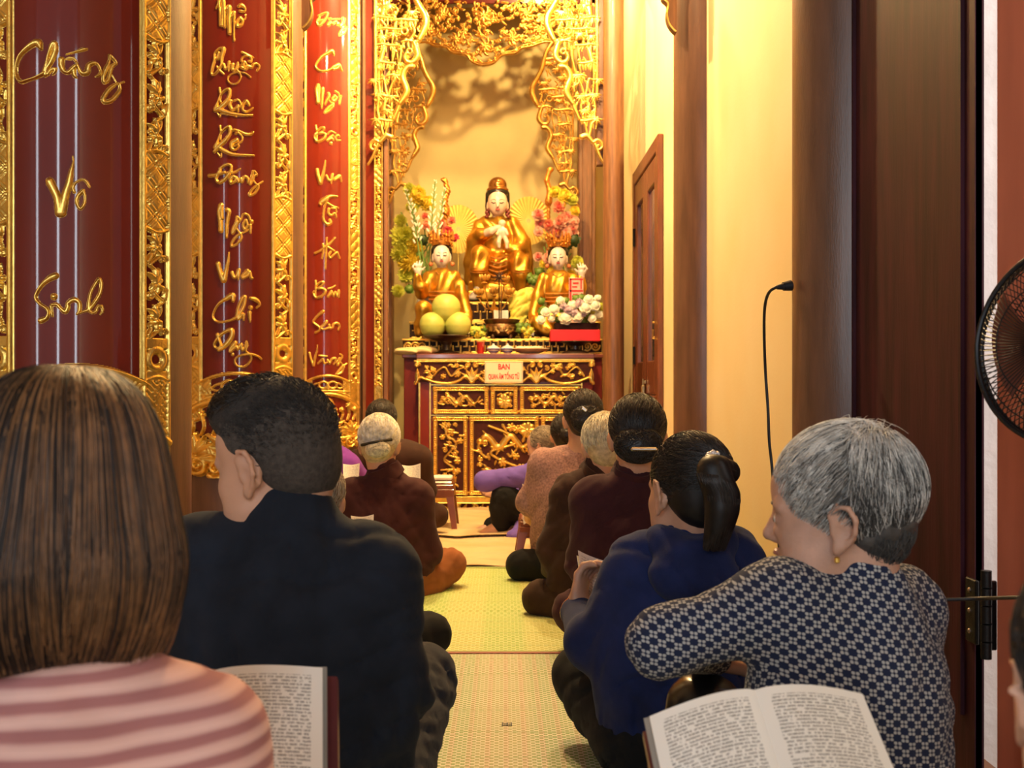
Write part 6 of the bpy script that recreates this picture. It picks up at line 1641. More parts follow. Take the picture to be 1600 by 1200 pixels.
def person(label, J, top, bottom, skin=SKIN, head=None, bulk=1.0, widths=(.185, .165, .17, .07), arm=.056, sleeve=1.0, fold=.006, seed=0, h=.009, face=False, fat=1.0, old=False, brow=None, hands=True, depth=.72, leg=.085, fold_dirs=None, collar=.0, curl=.7, hand_dir=None, skirt=False, legs=True, topname='shirt', botname='trousers', feet=False, crease=1.0, band=None):
    H = head
    g = lambda n: np.array(J[n], float)
    yv = g('shR') - g('shL'); yv[2] = 0; yv /= np.linalg.norm(yv)
    Rb = np.stack([yv, np.array((-yv[1], yv[0], 0)), np.array((0, 0, 1.))], 1)
    def torso(f):
        pr = []
        st = [(g('pel'), widths[0]), (g('wst'), widths[1]), (g('chs'), widths[2])]
        for (a, wa), (b, wb) in zip(st[:-1], st[1:]):
            for t in (0, .5):
                c = a + (b - a) * t; w_ = (wa + (wb - wa) * t) * bulk * f
                pr.append(ell(c, (w_, w_ * depth, .115), Rb, .05))
        w_ = widths[2] * bulk * f; pr.append(ell(st[-1][0], (w_, w_ * depth, .125), Rb, .05))
        r = widths[3] * bulk * f
        pr.append(cap(g('shL'), g('shR'), r, r, .05))
        nb = g('nck') - np.array((0, 0, .03))
        for q in 'LR': pr.append(cap(nb, g('sh' + q), .052 * f, r * .82, .05))
        return pr
    def arms(f, s_=1.0):
        pr = []
        for q in 'LR':
            a, b, c = g('sh' + q), g('el' + q), g('wr' + q)
            pr.append(cap(a, b, arm * 1.14 * bulk * f, arm * .95 * bulk * f, .035))
            pr.append(cap(b, b + (c - b) * s_, arm * .95 * bulk * f, arm * (.95 - .28 * s_) * f, .03))
        return pr
    def legp(f):
        pr = []
        for q in 'LR':
            a, b, c = g('hp' + q), g('kn' + q), g('an' + q)
            kn = b + (a - b) * .10 + np.array((0, 0, .004)); pr += [cap(a, kn, leg * 1.12 * bulk * f, leg * .80 * bulk * f, .05), cap(b, b + (c - b) * .45, leg * .72 * bulk * f, leg * .74 * bulk * f, .03), cap(b + (c - b) * .45, c, leg * .74 * bulk * f, leg * .62 * f, .03)]
        pr.append(ell(g('pel') + np.array((0, 0, -.02)), (widths[0] * bulk * f, widths[0] * bulk * f * depth, .095), Rb, .05))
        return pr
    # the body itself, one continuous surface
    pr = torso(.80) + arms(.62)
    if legs:
        pr += legp(.72)
        for q in 'LR': pr += foot_prims(g('an' + q), Vector(J['ft' + q]) - Vector(J['an' + q]))
    pr.append(cap(g('nck') - np.array((0, 0, .05)), H.w((0, -.03, -.045)), .056 * H.s, .054 * H.s, .025))
    if hands:
        for q, sg in (('L', 1), ('R', -1)):
            v = (Vector(J['wr' + q]) - Vector(J['el' + q])).normalized()
            dv = hand_dir[q] if hand_dir and q in hand_dir else v
            pn = Vector((.75 if q == 'L' else -.75, -.1, .55))
            pr += hand_prims(J['wr' + q], dv, Rb @ np.array(pn), 1.0, curl, sg)
    for p_ in pr:
        if p_['k'] is None: p_['k'] = .02
    pr += H.prims(face, fat, old)
    body = sdf_obj('person', pr, skin, None, h=.0046 if face and h < .0085 else h * .9, k=.02)
    tag(body, label, 'person')
    if face: H.details(body, brow)
    fd = fold_dirs or [((18, 10, 55), 1.0), ((-34, 12, 38), .7), ((60, 20, 25), .5)]
    if top is not None:
        pt = torso(1.0) + arms(1.0, sleeve)
        if collar: pt.append(cap(g('nck') - np.array((0, 0, .045)), g('nck') + (H.w((0, -.03, -.06)) - g('nck')) * collar, .075 * bulk ** .5, .064, .03))
        if sleeve >= .99:
            pt += [ell(g('wr' + q), .034, None, .02) for q in 'LR']
        # open the neck
        sh = sdf_obj(topname, pt, top, body, h=h, k=.03, disp=creases(fold * 1.25, seed, low=g('wst')[2] + .05, freq=crease))
        if band: neck_band(body, top, g('nck'), H, band)
    if legs and bottom is not None:
        sdf_obj(botname, legp(1.0), bottom, body, h=h, k=.03, disp=creases(fold * 1.05, seed + 50, None, 1.5))
    return body

# ---- hair
def strand_arrays(paths, rad):
    """paths (N,K,3), rad (K,) or (N,K): three sided tapering tubes as arrays"""
    N, K, _ = paths.shape
    rad = np.broadcast_to(np.asarray(rad, float), (N, K))
    T = np.gradient(paths, axis=1); T /= np.linalg.norm(T, axis=2, keepdims=True) + 1e-12
    up = np.array((.3, .2, .93)); A = np.cross(T, up); A /= np.linalg.norm(A, axis=2, keepdims=True) + 1e-9; B = np.cross(T, A)
    V = np.stack([paths + (A * math.cos(t) + B * math.sin(t)) * rad[..., None] for t in (0, 2.094, 4.189)], 2)
    idx = np.arange(N * K * 3).reshape(N, K, 3)
    Q = [np.stack([idx[:, :-1, j], idx[:, :-1, (j + 1) % 3], idx[:, 1:, (j + 1) % 3], idx[:, 1:, j]], -1).reshape(-1, 4) for j in range(3)]
    return V.reshape(-1, 3), np.concatenate(Q)

def surf_strands(H, c, r, flow, keep, n, steps, L, rad, seed, lift=.002, jitter=.25):
    """strands that hug an ellipsoid (centre c, radii r in head coordinates), running along flow(p)"""
    rs = np.random.RandomState(seed)
    c = np.array(c, float); r = np.array(r, float)
    v = rs.normal(size=(n * 4, 3)); v /= np.linalg.norm(v, axis=1, keepdims=True)
    p = c + v * r
    p = p[keep(p)][:n]
    N = len(p)
    out = [p]; jit = rs.normal(size=(N, 3)) * jitter
    ll = rs.uniform(.6, 1.15, (N, 1)) * L / steps
    lf = rs.uniform(.2, 1.6, (N, 1)) * lift
    for i in range(steps):
        d = flow(p) + jit
        nrm = (p - c) / r ** 2; nrm /= np.linalg.norm(nrm, axis=1, keepdims=True)
        d = d - nrm * (d * nrm).sum(1, keepdims=True); d /= np.linalg.norm(d, axis=1, keepdims=True) + 1e-9
        p = p + d * ll
        q = (p - c) / r; q /= np.linalg.norm(q, axis=1, keepdims=True)
        p = c + q * r
        out.append(p + nrm * lf)
    P_ = np.stack(out, 1)
    P_ = H.c + (P_ * H.s) @ H.R.T
    return strand_arrays(P_, np.linspace(rad, rad * .35, steps + 1) * H.s)

def hair_obj(name, prims, strands, mats, parent, h=.006, k=.02, disp=None):
    """base volume plus strands, one mesh; mats[0] base, mats[1:] cycle over the strand sets"""
    G, lo, hh = sdf_field(prims, h, k, disp)
    V, Q = surface_nets(G, lo, hh)
    vs, qs, mi = [V], [Q], [np.zeros(len(Q), int)]
    n = len(V)
    for (sv, sq, m) in strands:
        vs.append(sv); qs.append(sq + n); mi.append(np.full(len(sq), m)); n += len(sv)
    return mk(name, np.concatenate(vs), np.concatenate(qs), mats, parent, True, np.concatenate(mi))

def hairmat(name, col, col2=None, rough=.42):
    return M(name, col, rough=rough, var=.35, nscale=60, col2=col2, spec=.4)
BLK1 = hairmat('black_hair', (.010, .008, .007)); BLK2 = hairmat('black_hair_sheen', (.030, .023, .019), rough=.35)
GRY1 = hairmat('grey_hair', (.20, .185, .165), rough=.5); GRY2 = hairmat('silver_hair', (.50, .47, .42), rough=.45); GRY3 = hairmat('white_hair', (.74, .71, .65), rough=.4)
BLD1 = hairmat('pale_hair', (.50, .40, .24), rough=.5); BLD2 = hairmat('cream_hair', (.78, .68, .48), rough=.45)
BRN1 = hairmat('brown_hair', (.016, .008, .005), rough=.55); BRN2 = hairmat('mid_brown_hair', (.042, .020, .0105), rough=.5); BRN3 = hairmat('copper_hair', (.20, .092, .036), rough=.45)
ASH1 = hairmat('ash_hair', (.13, .10, .075), rough=.5); ASH2 = hairmat('ash_streak', (.42, .34, .24), rough=.45)

HC, HR = (0, -.014, .032), (.083, .101, .093)
def scalp(H, line=.055, nape=-.075, t=0.):
    """cap of hair: cranial shell open at the face and over the ears"""
    a = [H.ell(HC, np.array(HR) + t), H.ell((0, -.050, -.030), (.060 + t, .050 + t, .060 + t), .03)]
    a += [H.ell((0, .085, -.062), (.105, .062, .105), .012, '-'), H.ell((0, .105, -.02), (.07, .05, .075), .012, '-')]
    for sx in (-1, 1): a.append(H.ell((sx * .10, .012, -.055), (.05, .034, .058), .010, '-'))
    return a
def keep_scalp(p):
    x, y, z = p[:, 0], p[:, 1], p[:, 2]
    f1 = ((x / .105) ** 2 + ((y - .085) / .066) ** 2 + ((z + .062) / .11) ** 2) > 1
    f2 = ((x / .07) ** 2 + ((y - .105) / .055) ** 2 + ((z + .02) / .08) ** 2) > 1
    f3 = (((np.abs(x) - .10) / .05) ** 2 + ((y - .012) / .036) ** 2 + ((z + .055) / .06) ** 2) > 1
    return f1 & f2 & f3 & (z > -.075)
def to_point(q):
    q = np.array(q, float)
    return lambda p: (q - p) / (np.linalg.norm(q - p, axis=1, keepdims=True) + 1e-9)
def bun_hair(H, body, m1, m2, bun=(0, -.115, -.005), rb=(.045, .035, .04), n=900, h=.007, seed=0, name='hair', m3=None, rad=.0016):
    pr = scalp(H) + [H.ell(bun, rb, .012)]
    bt = np.array(bun) * np.array((1, .92, 1))
    s1 = surf_strands(H, HC, HR, to_point(bt), keep_scalp, n, 8, .09, rad, seed)
    st = [(*s1, 1)]
    s2 = surf_strands(H, bun, rb, lambda p: np.stack([-(p[:, 2] - bun[2]), 0 * p[:, 0], (p[:, 0] - bun[0])], 1), lambda p: p[:, 1] > -9, int(n * .3), 8, .07, rad, seed + 1)
    st.append((*s2, 1))
    if m3 is not None:
        s3 = surf_strands(H, HC, np.array(HR) + .001, to_point(bt), keep_scalp, n // 2, 8, .10, rad, seed + 2); st.append((*s3, 2))
    return hair_obj(name, pr, st, [m1, m2] + ([m3] if m3 is not None else []), body, h)

def upd(J, **kw):
    for k_, v in kw.items(): J[k_] = Vector(v)
    return J

# ================= A: woman in the striped top, nearest on the left
d = 1.12
J = skeleton(P(105, 600, d).x, d - .04, 1.0, 0, 0, .6)
for q_ in ('knL', 'knR', 'anL', 'anR', 'ftL', 'ftR'): J[q_].y = 1.08 + (J[q_].y - 1.08) * .35
upd(J, nck=P(100, 1010, d), chs=P(100, 1260, d - .02), shL=P(-100, 1180, d), shR=P(300, 1170, d), elL=P(-190, 1560, d + .04), elR=P(375, 1560, d + .02), wrL=P(0, 1620, d + .10), wrR=P(220, 1620, d + .10), head=P(105, 770, d + .02))
H = Head(P(105, 768, d + .02), 4, -4, 0, 1.04)
STR = cloth('pink_striped_knit', (.5, .2, .18), bscale=700)
nt, N, L, b = nodes(STR)
tc = N.new('ShaderNodeTexCoord'); sp_ = N.new('ShaderNodeSeparateXYZ'); L.new(tc.outputs['Object'], sp_.inputs[0])
nz = N.new('ShaderNodeTexNoise'); nz.inputs['Scale'].default_value = 5; L.new(tc.outputs['Object'], nz.inputs['Vector'])
zz = math_node(N, L, 'ADD', sp_.outputs['Z'], math_node(N, L, 'MULTIPLY', nz.outputs['Fac'], .012))
zz = math_node(N, L, 'ADD', zz, math_node(N, L, 'MULTIPLY', sp_.outputs['X'], -.06))
fr_ = math_node(N, L, 'FRACT', math_node(N, L, 'MULTIPLY', zz, 1 / .0205))
rp = N.new('ShaderNodeValToRGB'); e = rp.color_ramp.elements
e[0].position = 0; e[0].color = (.62, .36, .31, 1); e[1].position = 1; e[1].color = (.62, .36, .31, 1)
for ps, c_ in ((.15, (.70, .42, .36, 1)), (.38, (.62, .35, .30, 1)), (.55, (.36, .145, .135, 1)), (.85, (.34, .135, .13, 1))):
    q = e.new(ps); q.color = c_
L.new(fr_, rp.inputs['Fac']); L.new(rp.outputs['Color'], b.inputs['Base Color'])
body = person('woman with chin-length brown bob and pink striped top, nearest at the lower left', J, STR, cloth('dark_trousers', (.02, .02, .025)), head=H, bulk=1.0, widths=(.19, .175, .175, .062), seed=1, h=.009, fold=.0035, collar=.25, topname='striped_top')
# bob hair: profile swept round the head, then combed strands
prof = spline([(.000, .119), (.036, .115), (.066, .094), (.084, .062), (.094, .025), (.103, -.020), (.111, -.060), (.108, -.095), (.097, -.130), (.080, -.158)], 5)
def bob_point(a, t, off=0.):
    i = np.clip(t, 0, 1) * (len(prof) - 1); i0 = np.minimum(i.astype(int), len(prof) - 2); f = (i - i0)[..., None]
    rz = prof[i0] * (1 - f) + prof[i0 + 1] * f
    r = rz[..., 0] * (1 + .03 * np.sin(3 * a + 1) * t) + off
    z = rz[..., 1] + .010 * np.sin(2 * a + .6) * t ** 3
    return np.stack([r * np.sin(a), -.012 - r * 1.04 * np.cos(a), z], -1)
na, ntt = 96, 40
AA, TT = np.meshgrid(np.linspace(-2.35, 2.35, na), np.linspace(0, 1, ntt), indexing='ij')
groove = .0022 * np.sin(AA * 38 + 3 * np.sin(TT * 3)) * np.clip(TT * 3, 0, 1) + .0025 * np.sin(AA * 13 + 2)
outer = bob_point(AA, TT, groove - .003); inner = bob_point(AA, TT, -.022)
tw = lambda p: H.c + (p.reshape(-1, 3) * H.s) @ H.R.T
mbh = MB(); mbh.grid(tw(outer).reshape(na, ntt, 3)); mbh.grid(tw(inner)[:, :].reshape(na, ntt, 3)[:, ::-1])
V0 = np.concatenate(mbh.v); Q0 = np.array(mbh.f)
rs = np.random.RandomState(5)
sets = []
for m_, n_, of, rr in ((1, 2600, .0005, .0008), (0, 2200, .0015, .0008), (2, 800, .0020, .0007)):
    a0 = rs.uniform(-2.3, 2.3, n_)
    if m_ == 2: a0 = np.where(rs.rand(n_) < .7, rs.normal(.75, .5, n_), a0)
    t0 = rs.uniform(0, .35, n_); t1 = rs.uniform(.85, 1.03, n_)
    tt = t0[:, None] + (t1 - t0)[:, None] * np.linspace(0, 1, 16)[None]
    aa = a0[:, None] + (.10 * np.sin(a0 * 9) + rs.normal(0, .05, n_))[:, None] * tt ** 2
    pp = bob_point(aa, tt, (of + rs.normal(0, .0012, n_))[:, None])
    pp[..., 2] += (t1[:, None] - 1) * .05 * (tt > .95)
    sets.append((*strand_arrays(H.c + (pp * H.s) @ H.R.T, np.linspace(rr, rr * .5, 16)), m_))
# flyaway hairs at the right edge
n_ = 60; a0 = rs.uniform(1.0, 1.9, n_); tt = np.linspace(.55, 1, 12)[None] * np.ones((n_, 1))
pp = bob_point(a0[:, None] + 0 * tt, tt, (rs.uniform(.0, .012, n_))[:, None] * np.linspace(0, 1, 12)[None] ** 2)
sets.append((*strand_arrays(H.c + (pp * H.s) @ H.R.T, np.linspace(.0006, .0003, 12)), 2))
vs, qs, mi, n0 = [V0], [Q0], [np.zeros(len(Q0), int)], len(V0)
for sv, sq, m_ in sets: vs.append(sv); qs.append(sq + n0); mi.append(np.full(len(sq), m_)); n0 += len(sv)
mk('bob_hair', np.concatenate(vs), np.concatenate(qs), [BRN1, BRN2, BRN3], body, True, np.concatenate(mi))

# ================= B: big man in the black shirt
d = 1.95
J = skeleton(P(450, 600, d).x, d + .02, 1.05, 0)
upd(J, nck=P(447, 800, d), wst=P(448, 1130, d - .03), chs=P(450, 965, d), shL=P(315, 892, d), shR=P(572, 905, d), elL=P(285, 1075, d + .02), elR=P(607, 1085, d - .02), wrL=P(380, 1150, d + .30), wrR=P(560, 1150, d + .30),
    knR=P(655, 1060, 2.38), anR=P(560, 1180, 2.3), hpR=P(560, 1250, d), knL=P(330, 1080, 2.4))
H = Head(P(436, 716, d + .02), 58, -14, -4, 1.08)
body = person('heavy set man with short black hair and black shirt, head turned left, on the left', J, cloth('black_shirt', (.010, .014, .024), var=.25, sheen=.03, bump=.1), cloth('grey_jeans', (.028, .030, .040), var=.2), head=H, bulk=1.22, widths=(.165, .175, .175, .072), arm=.055, seed=4, h=.0075, fold=.008,  face=True, fat=1.22, brow=BLK1, collar=.5, fold_dirs=[((14, 8, 62), 1.0), ((-30, 10, 48), .8), ((22, 5, 80), .5)])
pr = [H.ell((0, -.012, .034), (.081, .099, .089)), H.ell((0, -.045, -.020), (.066, .055, .062), .03), H.ell((0, .02, .085), (.072, .084, .048), .02)]
pr += [H.ell((0, .090, -.062), (.115, .060, .112), .010, '-'), H.ell((0, .118, .02), (.08, .045, .055), .010, '-')]
for sx in (-1, 1): pr.append(H.ell((sx * .105, .018, -.068), (.05, .028, .056), .008, '-'))
def keepB(p):
    x, y, z = p[:, 0], p[:, 1], p[:, 2]
    return ((x / .118) ** 2 + ((y - .090) / .078) ** 2 + ((z + .062) / .130) ** 2 > 1) & ((((np.abs(x) - .105) / .05) ** 2 + ((y - .01) / .036) ** 2 + ((z + .07) / .066) ** 2) > 1) & (z > -.06) & ~((y > .0) & (z < .045))
st = surf_strands(H, (0, -.012, .034), (.081, .099, .089), lambda p: np.stack([p[:, 0] * 8, .8 + 0 * p[:, 0], .9 + 0 * p[:, 0]], 1), keepB, 2600, 3, .012, .0009, 3, lift=.004, jitter=.4)
st2 = surf_strands(H, (0, .02, .085), (.066, .075, .047), lambda p: np.stack([p[:, 0] * 4, .9 + 0 * p[:, 0], .3 + 0 * p[:, 0]], 1), lambda p: p[:, 2] > .09, 900, 4, .03, .0011, 4, lift=.007, jitter=.5)
FADE = M('shaved_sides', (.055, .044, .036), rough=.9, var=.35, nscale=120, bump=.5, bscale=400)
hb = hair_obj('short_hair', pr, [(*st, 0), (*st2, 1)], [M('cropped_black_hair', (.020, .016, .014), rough=.85, var=.4, nscale=90, bump=.6, bscale=300), BLK1, FADE], body, .006, .02)
mi_ = np.zeros(len(hb.data.polygons), np.int32); hb.data.polygons.foreach_get('material_index', mi_)
ce = np.zeros(len(mi_) * 3, np.float32); hb.data.polygons.foreach_get('center', ce)
lc = ((ce.reshape(-1, 3) - H.c) @ H.R) / H.s
mi_[(mi_ == 0) & (lc[:, 2] < .050 + .010 * np.sin(60 * lc[:, 1]) + .012 * np.random.RandomState(1).normal(size=len(mi_)))] = 2
hb.data.polygons.foreach_set('material_index', mi_)

# ================= C: woman with white bun and maroon robe
MAROON = cloth('maroon_robe', (.050, .012, .013), var=.15)
MAROON2 = cloth('plum_robe', (.046, .011, .014), var=.15)
BROWNJ = cloth('dark_brown_jacket', (.040, .016, .010), var=.2)
RUST = cloth('rust_trousers', (.26, .085, .024), var=.15)
BLACKT = cloth('black_trousers', (.008, .008, .009), var=.2, sheen=.03)
d = 4.7
J = skeleton(P(598, 600, d).x, d + .02)
upd(J, nck=P(603, 742, d), shL=P(553, 778, d), shR=P(647, 780, d), chs=P(598, 815, d), wst=P(598, 870, d), elL=P(535, 862, d + .05), elR=P(668, 862, d + .02), wrR=P(650, 890, d + .32), knL=P(545, 885, d + .22), knR=P(704, 882, d + .18), anR=P(640, 925, d + .25), hpR=P(632, 930, d))
H = Head(P(593, 694, d + .02), -4, -8, 0, 1.0)
body = person('woman with white hair in a bun, maroon robe and rust trousers, left of the aisle', J, MAROON, RUST, head=H, bulk=1.08, seed=7, band=(.064,.05,.006), h=.0095, fold=.0065, collar=.3, topname='robe')
bun_hair(H, body, BLD1, BLD2, bun=(.012, -.105, -.030), rb=(.048, .030, .032), n=1500, seed=11, m3=GRY3)
MB().tube([H.w((-.055, -.095, -.012)), H.w((0, -.128, -.004)), H.w((.065, -.085, .012))], .006, 8, smooth=5).build('hair_clip', BLK1, body)

# ================= L: elderly woman in the patterned sweater
d = 1.78
J = skeleton(P(1325, 600, d).x, d, 1.0, 35)
upd(J, nck=P(1338, 915, d), pel=P(1330, 1330, d - .02), wst=P(1325, 1180, d - .02), chs=P(1322, 1040, d - .01), shL=P(1222, 948, d - .04), shR=P(1405, 955, d + .10), elL=P(1036, 1003, d - .04), wrL=P(1110, 1020, d + .19), elR=P(1440, 1120, d + .22), wrR=P(1300, 1120, d + .36), head=P(1312, 800, d))
J['knL'] = P(1095, 1105, d + .17); J['anL'] = P(1200, 1290, d + .45); J['hpL'] = P(1270, 1330, d); J['knR'] = P(1470, 1260, d + .42); J['anR'] = P(1280, 1330, d + .46); J['ftL'] = P(1150, 1310, d + .5); J['ftR'] = P(1200, 1340, d + .5)
SWEAT = cloth('patterned_sweater', (.03, .04, .08), bscale=500)
nt, N, L, b = nodes(SWEAT)
tc = N.new('ShaderNodeTexCoord'); sp_ = N.new('ShaderNodeSeparateXYZ'); L.new(tc.outputs['Object'], sp_.inputs[0])
ge = N.new('ShaderNodeNewGeometry'); sn = N.new('ShaderNodeSeparateXYZ'); L.new(ge.outputs['Normal'], sn.inputs[0])
ax = math_node(N, L, 'GREATER_THAN', math_node(N, L, 'ABSOLUTE', sn.outputs['X']), .75)
az = math_node(N, L, 'GREATER_THAN', math_node(N, L, 'ABSOLUTE', sn.outputs['Z']), .82)
def mixf(f, a, b_):
    m_ = N.new('ShaderNodeMix'); L.new(f, m_.inputs['Factor']); L.new(a, m_.inputs['A']); L.new(b_, m_.inputs['B']); return m_.outputs['Result']
U_ = mixf(ax, sp_.outputs['X'], sp_.outputs['Y']); V_ = mixf(az, sp_.outputs['Z'], sp_.outputs['Y'])
perU, per = .0232, .0098
V_ = math_node(N, L, 'ADD', V_, math_node(N, L, 'MULTIPLY', U_, .16))
rowi = math_node(N, L, 'FLOOR', math_node(N, L, 'MULTIPLY', V_, 1 / per))
off = math_node(N, L, 'MULTIPLY', math_node(N, L, 'FLOORED_MODULO', rowi, 2), .5)
fa = math_node(N, L, 'FRACT', math_node(N, L, 'ADD', math_node(N, L, 'MULTIPLY', U_, 1 / perU), off)); fb = math_node(N, L, 'FRACT', math_node(N, L, 'MULTIPLY', V_, 1 / per))
da = math_node(N, L, 'SUBTRACT', math_node(N, L, 'ABSOLUTE', math_node(N, L, 'SUBTRACT', fa, .5)), .135); db = math_node(N, L, 'MULTIPLY', math_node(N, L, 'SUBTRACT', math_node(N, L, 'ABSOLUTE', math_node(N, L, 'SUBTRACT', fb, .5)), .30), .45)
dd_ = math_node(N, L, 'SQRT', math_node(N, L, 'ADD', math_node(N, L, 'MULTIPLY', da, da), math_node(N, L, 'MULTIPLY', db, db)))
rp = N.new('ShaderNodeValToRGB'); rp.color_ramp.elements[0].position = .085; rp.color_ramp.elements[0].color = (.40, .39, .37, 1); rp.color_ramp.elements[1].position = .135; rp.color_ramp.elements[1].color = (.012, .018, .048, 1)
L.new(dd_, rp.inputs['Fac']); L.new(rp.outputs['Color'], b.inputs['Base Color'])
H = Head(P(1313, 797, d + .0), 70, -4, -4, 1.03)
body = person('elderly woman with short grey hair and navy white patterned sweater, in profile at right', J, SWEAT, M('glossy_black_trousers', (.006, .006, .007), rough=.28, coat=.3, var=.2), skin=SKIN_OLD, head=H, bulk=1.0, widths=(.165, .165, .158, .066), arm=.052, seed=9, h=.0075, fold=.005, face=True, fat=1.08, old=True, brow=GRY1, collar=.30, depth=.80, topname='sweater', leg=.08)
pr = [H.ell((0, -.016, .036), (.086, .106, .094)), H.ell((0, -.052, -.020), (.062, .050, .064), .03)]
pr += [H.ell((0, .096, -.060), (.115, .066, .120), .010, '-'), H.ell((0, .118, .028), (.08, .045, .062), .010, '-')]
for sx in (-1, 1): pr.append(H.ell((sx * .105, .004, -.062), (.05, .038, .052), .008, '-'))
def keepL(p):
    x, y, z = p[:, 0], p[:, 1], p[:, 2]
    return ((x / .115) ** 2 + ((y - .096) / .068) ** 2 + ((z + .060) / .124) ** 2 > 1) & ((x / .08) ** 2 + ((y - .118) / .047) ** 2 + ((z - .028) / .064) ** 2 > 1) & ((((np.abs(x) - .105) / .05) ** 2 + ((y - .004) / .040) ** 2 + ((z + .062) / .055) ** 2) > 1) & (z > -.085)
whorl = np.array((.0, -.070, .105))
def flowL(p):
    v = p - whorl; v /= np.linalg.norm(v, axis=1, keepdims=True) + 1e-9
    return v * .9 + np.stack([0 * p[:, 0], .35 * np.sign(p[:, 1] + .02), -.35 + 0 * p[:, 0]], 1)
S = []
DKG = hairmat('dark_grey_hair', (.060, .055, .050), rough=.55)
front = lambda p: keepL(p) & ((p[:, 1] > .0) | (p[:, 2] > .085))
rear = lambda p: keepL(p) & (p[:, 1] < -.01) & (p[:, 2] < .10)
for m_, n_, sd, kp in ((1, 1500, 1, front), (2, 1300, 2, front), (1, 900, 3, rear), (0, 1300, 4, rear), (3, 1300, 5, rear), (2, 500, 6, lambda p: keepL(p) & (p[:, 1] < -.06) & (p[:, 2] > .02)), (3, 250, 7, front)):
    S.append((*surf_strands(H, (0, -.016, .036), (.086, .106, .094), flowL, kp, int(n_ * 1.7), 6, .06, .00065, sd, lift=.005, jitter=.16), m_))
S.append((*surf_strands(H, (0, -.052, -.020), (.062, .050, .064), lambda p: np.stack([0 * p[:, 0], .25 + 0 * p[:, 0], -1 + 0 * p[:, 0]], 1), lambda p: (p[:, 1] < -.03) & (p[:, 2] > -.075), 1500, 5, .03, .0007, 8, lift=.004), 0))
S.append((*surf_strands(H, (0, -.016, .036), (.086, .106, .094), lambda p: np.stack([p[:, 0] * 3, -.3 + 0 * p[:, 0], .6 + 0 * p[:, 0]], 1), lambda p: (p[:, 2] > .10) & (p[:, 1] < -.02) & (p[:, 1] > -.07), 160, 5, .030, .0006, 14, lift=.010, jitter=.5), 2))
hair_obj('short_grey_hair', pr, S, [GRY1, GRY2, GRY3, DKG], body, .006, .02, disp=lambda X, Y, Z: .0022 * np.sin(140 * (X - H.c[0]) + 90 * (Z - H.c[2])) + .0016 * np.sin(170 * (Z - H.c[2]) - 60 * X))
hb = [o_ for o_ in body.children if o_.name.startswith('short_grey_hair')][0]
mi_ = np.zeros(len(hb.data.polygons), np.int32); hb.data.polygons.foreach_get('material_index', mi_)
ce = np.zeros(len(mi_) * 3, np.float32); hb.data.polygons.foreach_get('center', ce)
lc = ((ce.reshape(-1, 3) - H.c) @ H.R) / H.s
mi_[(mi_ == 0) & (lc[:, 1] < -.01) & (lc[:, 2] < .035)] = 3
hb.data.polygons.foreach_set('material_index', mi_)
MB().lathe([(.0012, 0), (.0042, .002), (.0042, .008), (.001, .010)], H.w((-.086, .004, -.062)), 12).build('gold_earring', GOLD, body)

# ================= K: woman in the navy hooded jacket with a ponytail
NAVY = cloth('navy_jacket', (.010, .018, .078), var=.2, sheen=.06)
d = 2.5
J = skeleton(P(1070, 600, d).x, d + .02, 1.0, 6)
upd(J, nck=P(1083, 838, d), chs=P(1060, 930, d), wst=P(1045, 1030, d), shL=P(1003, 890, d), shR=P(1138, 880, d), elL=P(925, 1005, d + .05), wrL=P(902, 957, d + .24), elR=P(1165, 1010, d + .05), wrR=P(1010, 990, d + .36), head=P(1080, 760, d), knL=P(905, 1052, d + .30), anL=P(985, 1175, d + .10), hpL=P(1010, 1165, d), ftL=P(1050, 1205, d + .2))
H = Head(P(1078, 765, d), 22, -6, 0, 1.0)
body = person('woman with a black ponytail and navy hooded jacket holding a booklet, right of the aisle', J, NAVY, BLACKT, head=H, bulk=1.06, widths=(.175, .160, .145, .066), seed=12, h=.0078, fold=.009, face=True, brow=BLK1, collar=.15, hand_dir={'L': (.15, .35, .9)}, curl=.95, topname='hooded_jacket')
d2_ = d - .135
hd = [ell(P(1086, 900, d - .10), (.100, .050, .062)), cap(P(1030, 842, d - .03), P(1070, 868, d - .10), .030, .036), cap(P(1128, 842, d - .03), P(1110, 868, d - .10), .030, .036), cap(P(1035, 850, d - .05), P(1130, 850, d - .05), .028, .028)]
sdf_obj('hood', hd, NAVY, body, h=.008, k=.03, disp=creases(.012, 31))
pt_ = (.030, -.108, .034)
pr = scalp(H) + [H.ell(pt_, (.026, .022, .026), .012)]
tail = spline([tuple(H.w(pt_)), tuple(P(1114, 735, d - .145)), tuple(P(1128, 775, d - .150)), tuple(P(1125, 815, d - .152)), tuple(P(1116, 845, d - .150))], 6)
pr += chain([tail[i] for i in range(0, len(tail), 3)] + [tail[-1]], list(np.interp(np.linspace(0, 1, len(range(0, len(tail), 3)) + 1), [0, .15, .5, 1], [.020, .030, .036, .016])), .01)
S = [(*surf_strands(H, HC, HR, to_point(np.array(pt_) * .95), keep_scalp, 1800, 8, .10, .0012, 22), 1)]
rs = np.random.RandomState(6); n_ = 900; ang = rs.uniform(0, 6.283, n_); fr_ = np.sqrt(rs.rand(n_)); tt = np.linspace(0, 1, 14)
cen = np.stack([np.interp(tt, np.linspace(0, 1, len(tail)), tail[:, i]) for i in range(3)], 1)
rad_ = np.interp(tt, [0, .15, .5, 1], [.019, .031, .037, .022])
pp = cen[None] + (np.stack([np.cos(ang), np.sin(ang), 0 * ang], 1) * (.75 + .28 * fr_)[:, None])[:, None, :] * rad_[None, :, None]
pp[:, :, 2] -= (rs.rand(n_) * .02)[:, None] * tt[None] ** 4
S.append((*strand_arrays(pp, np.linspace(.0011, .0006, 14)), 1)); 
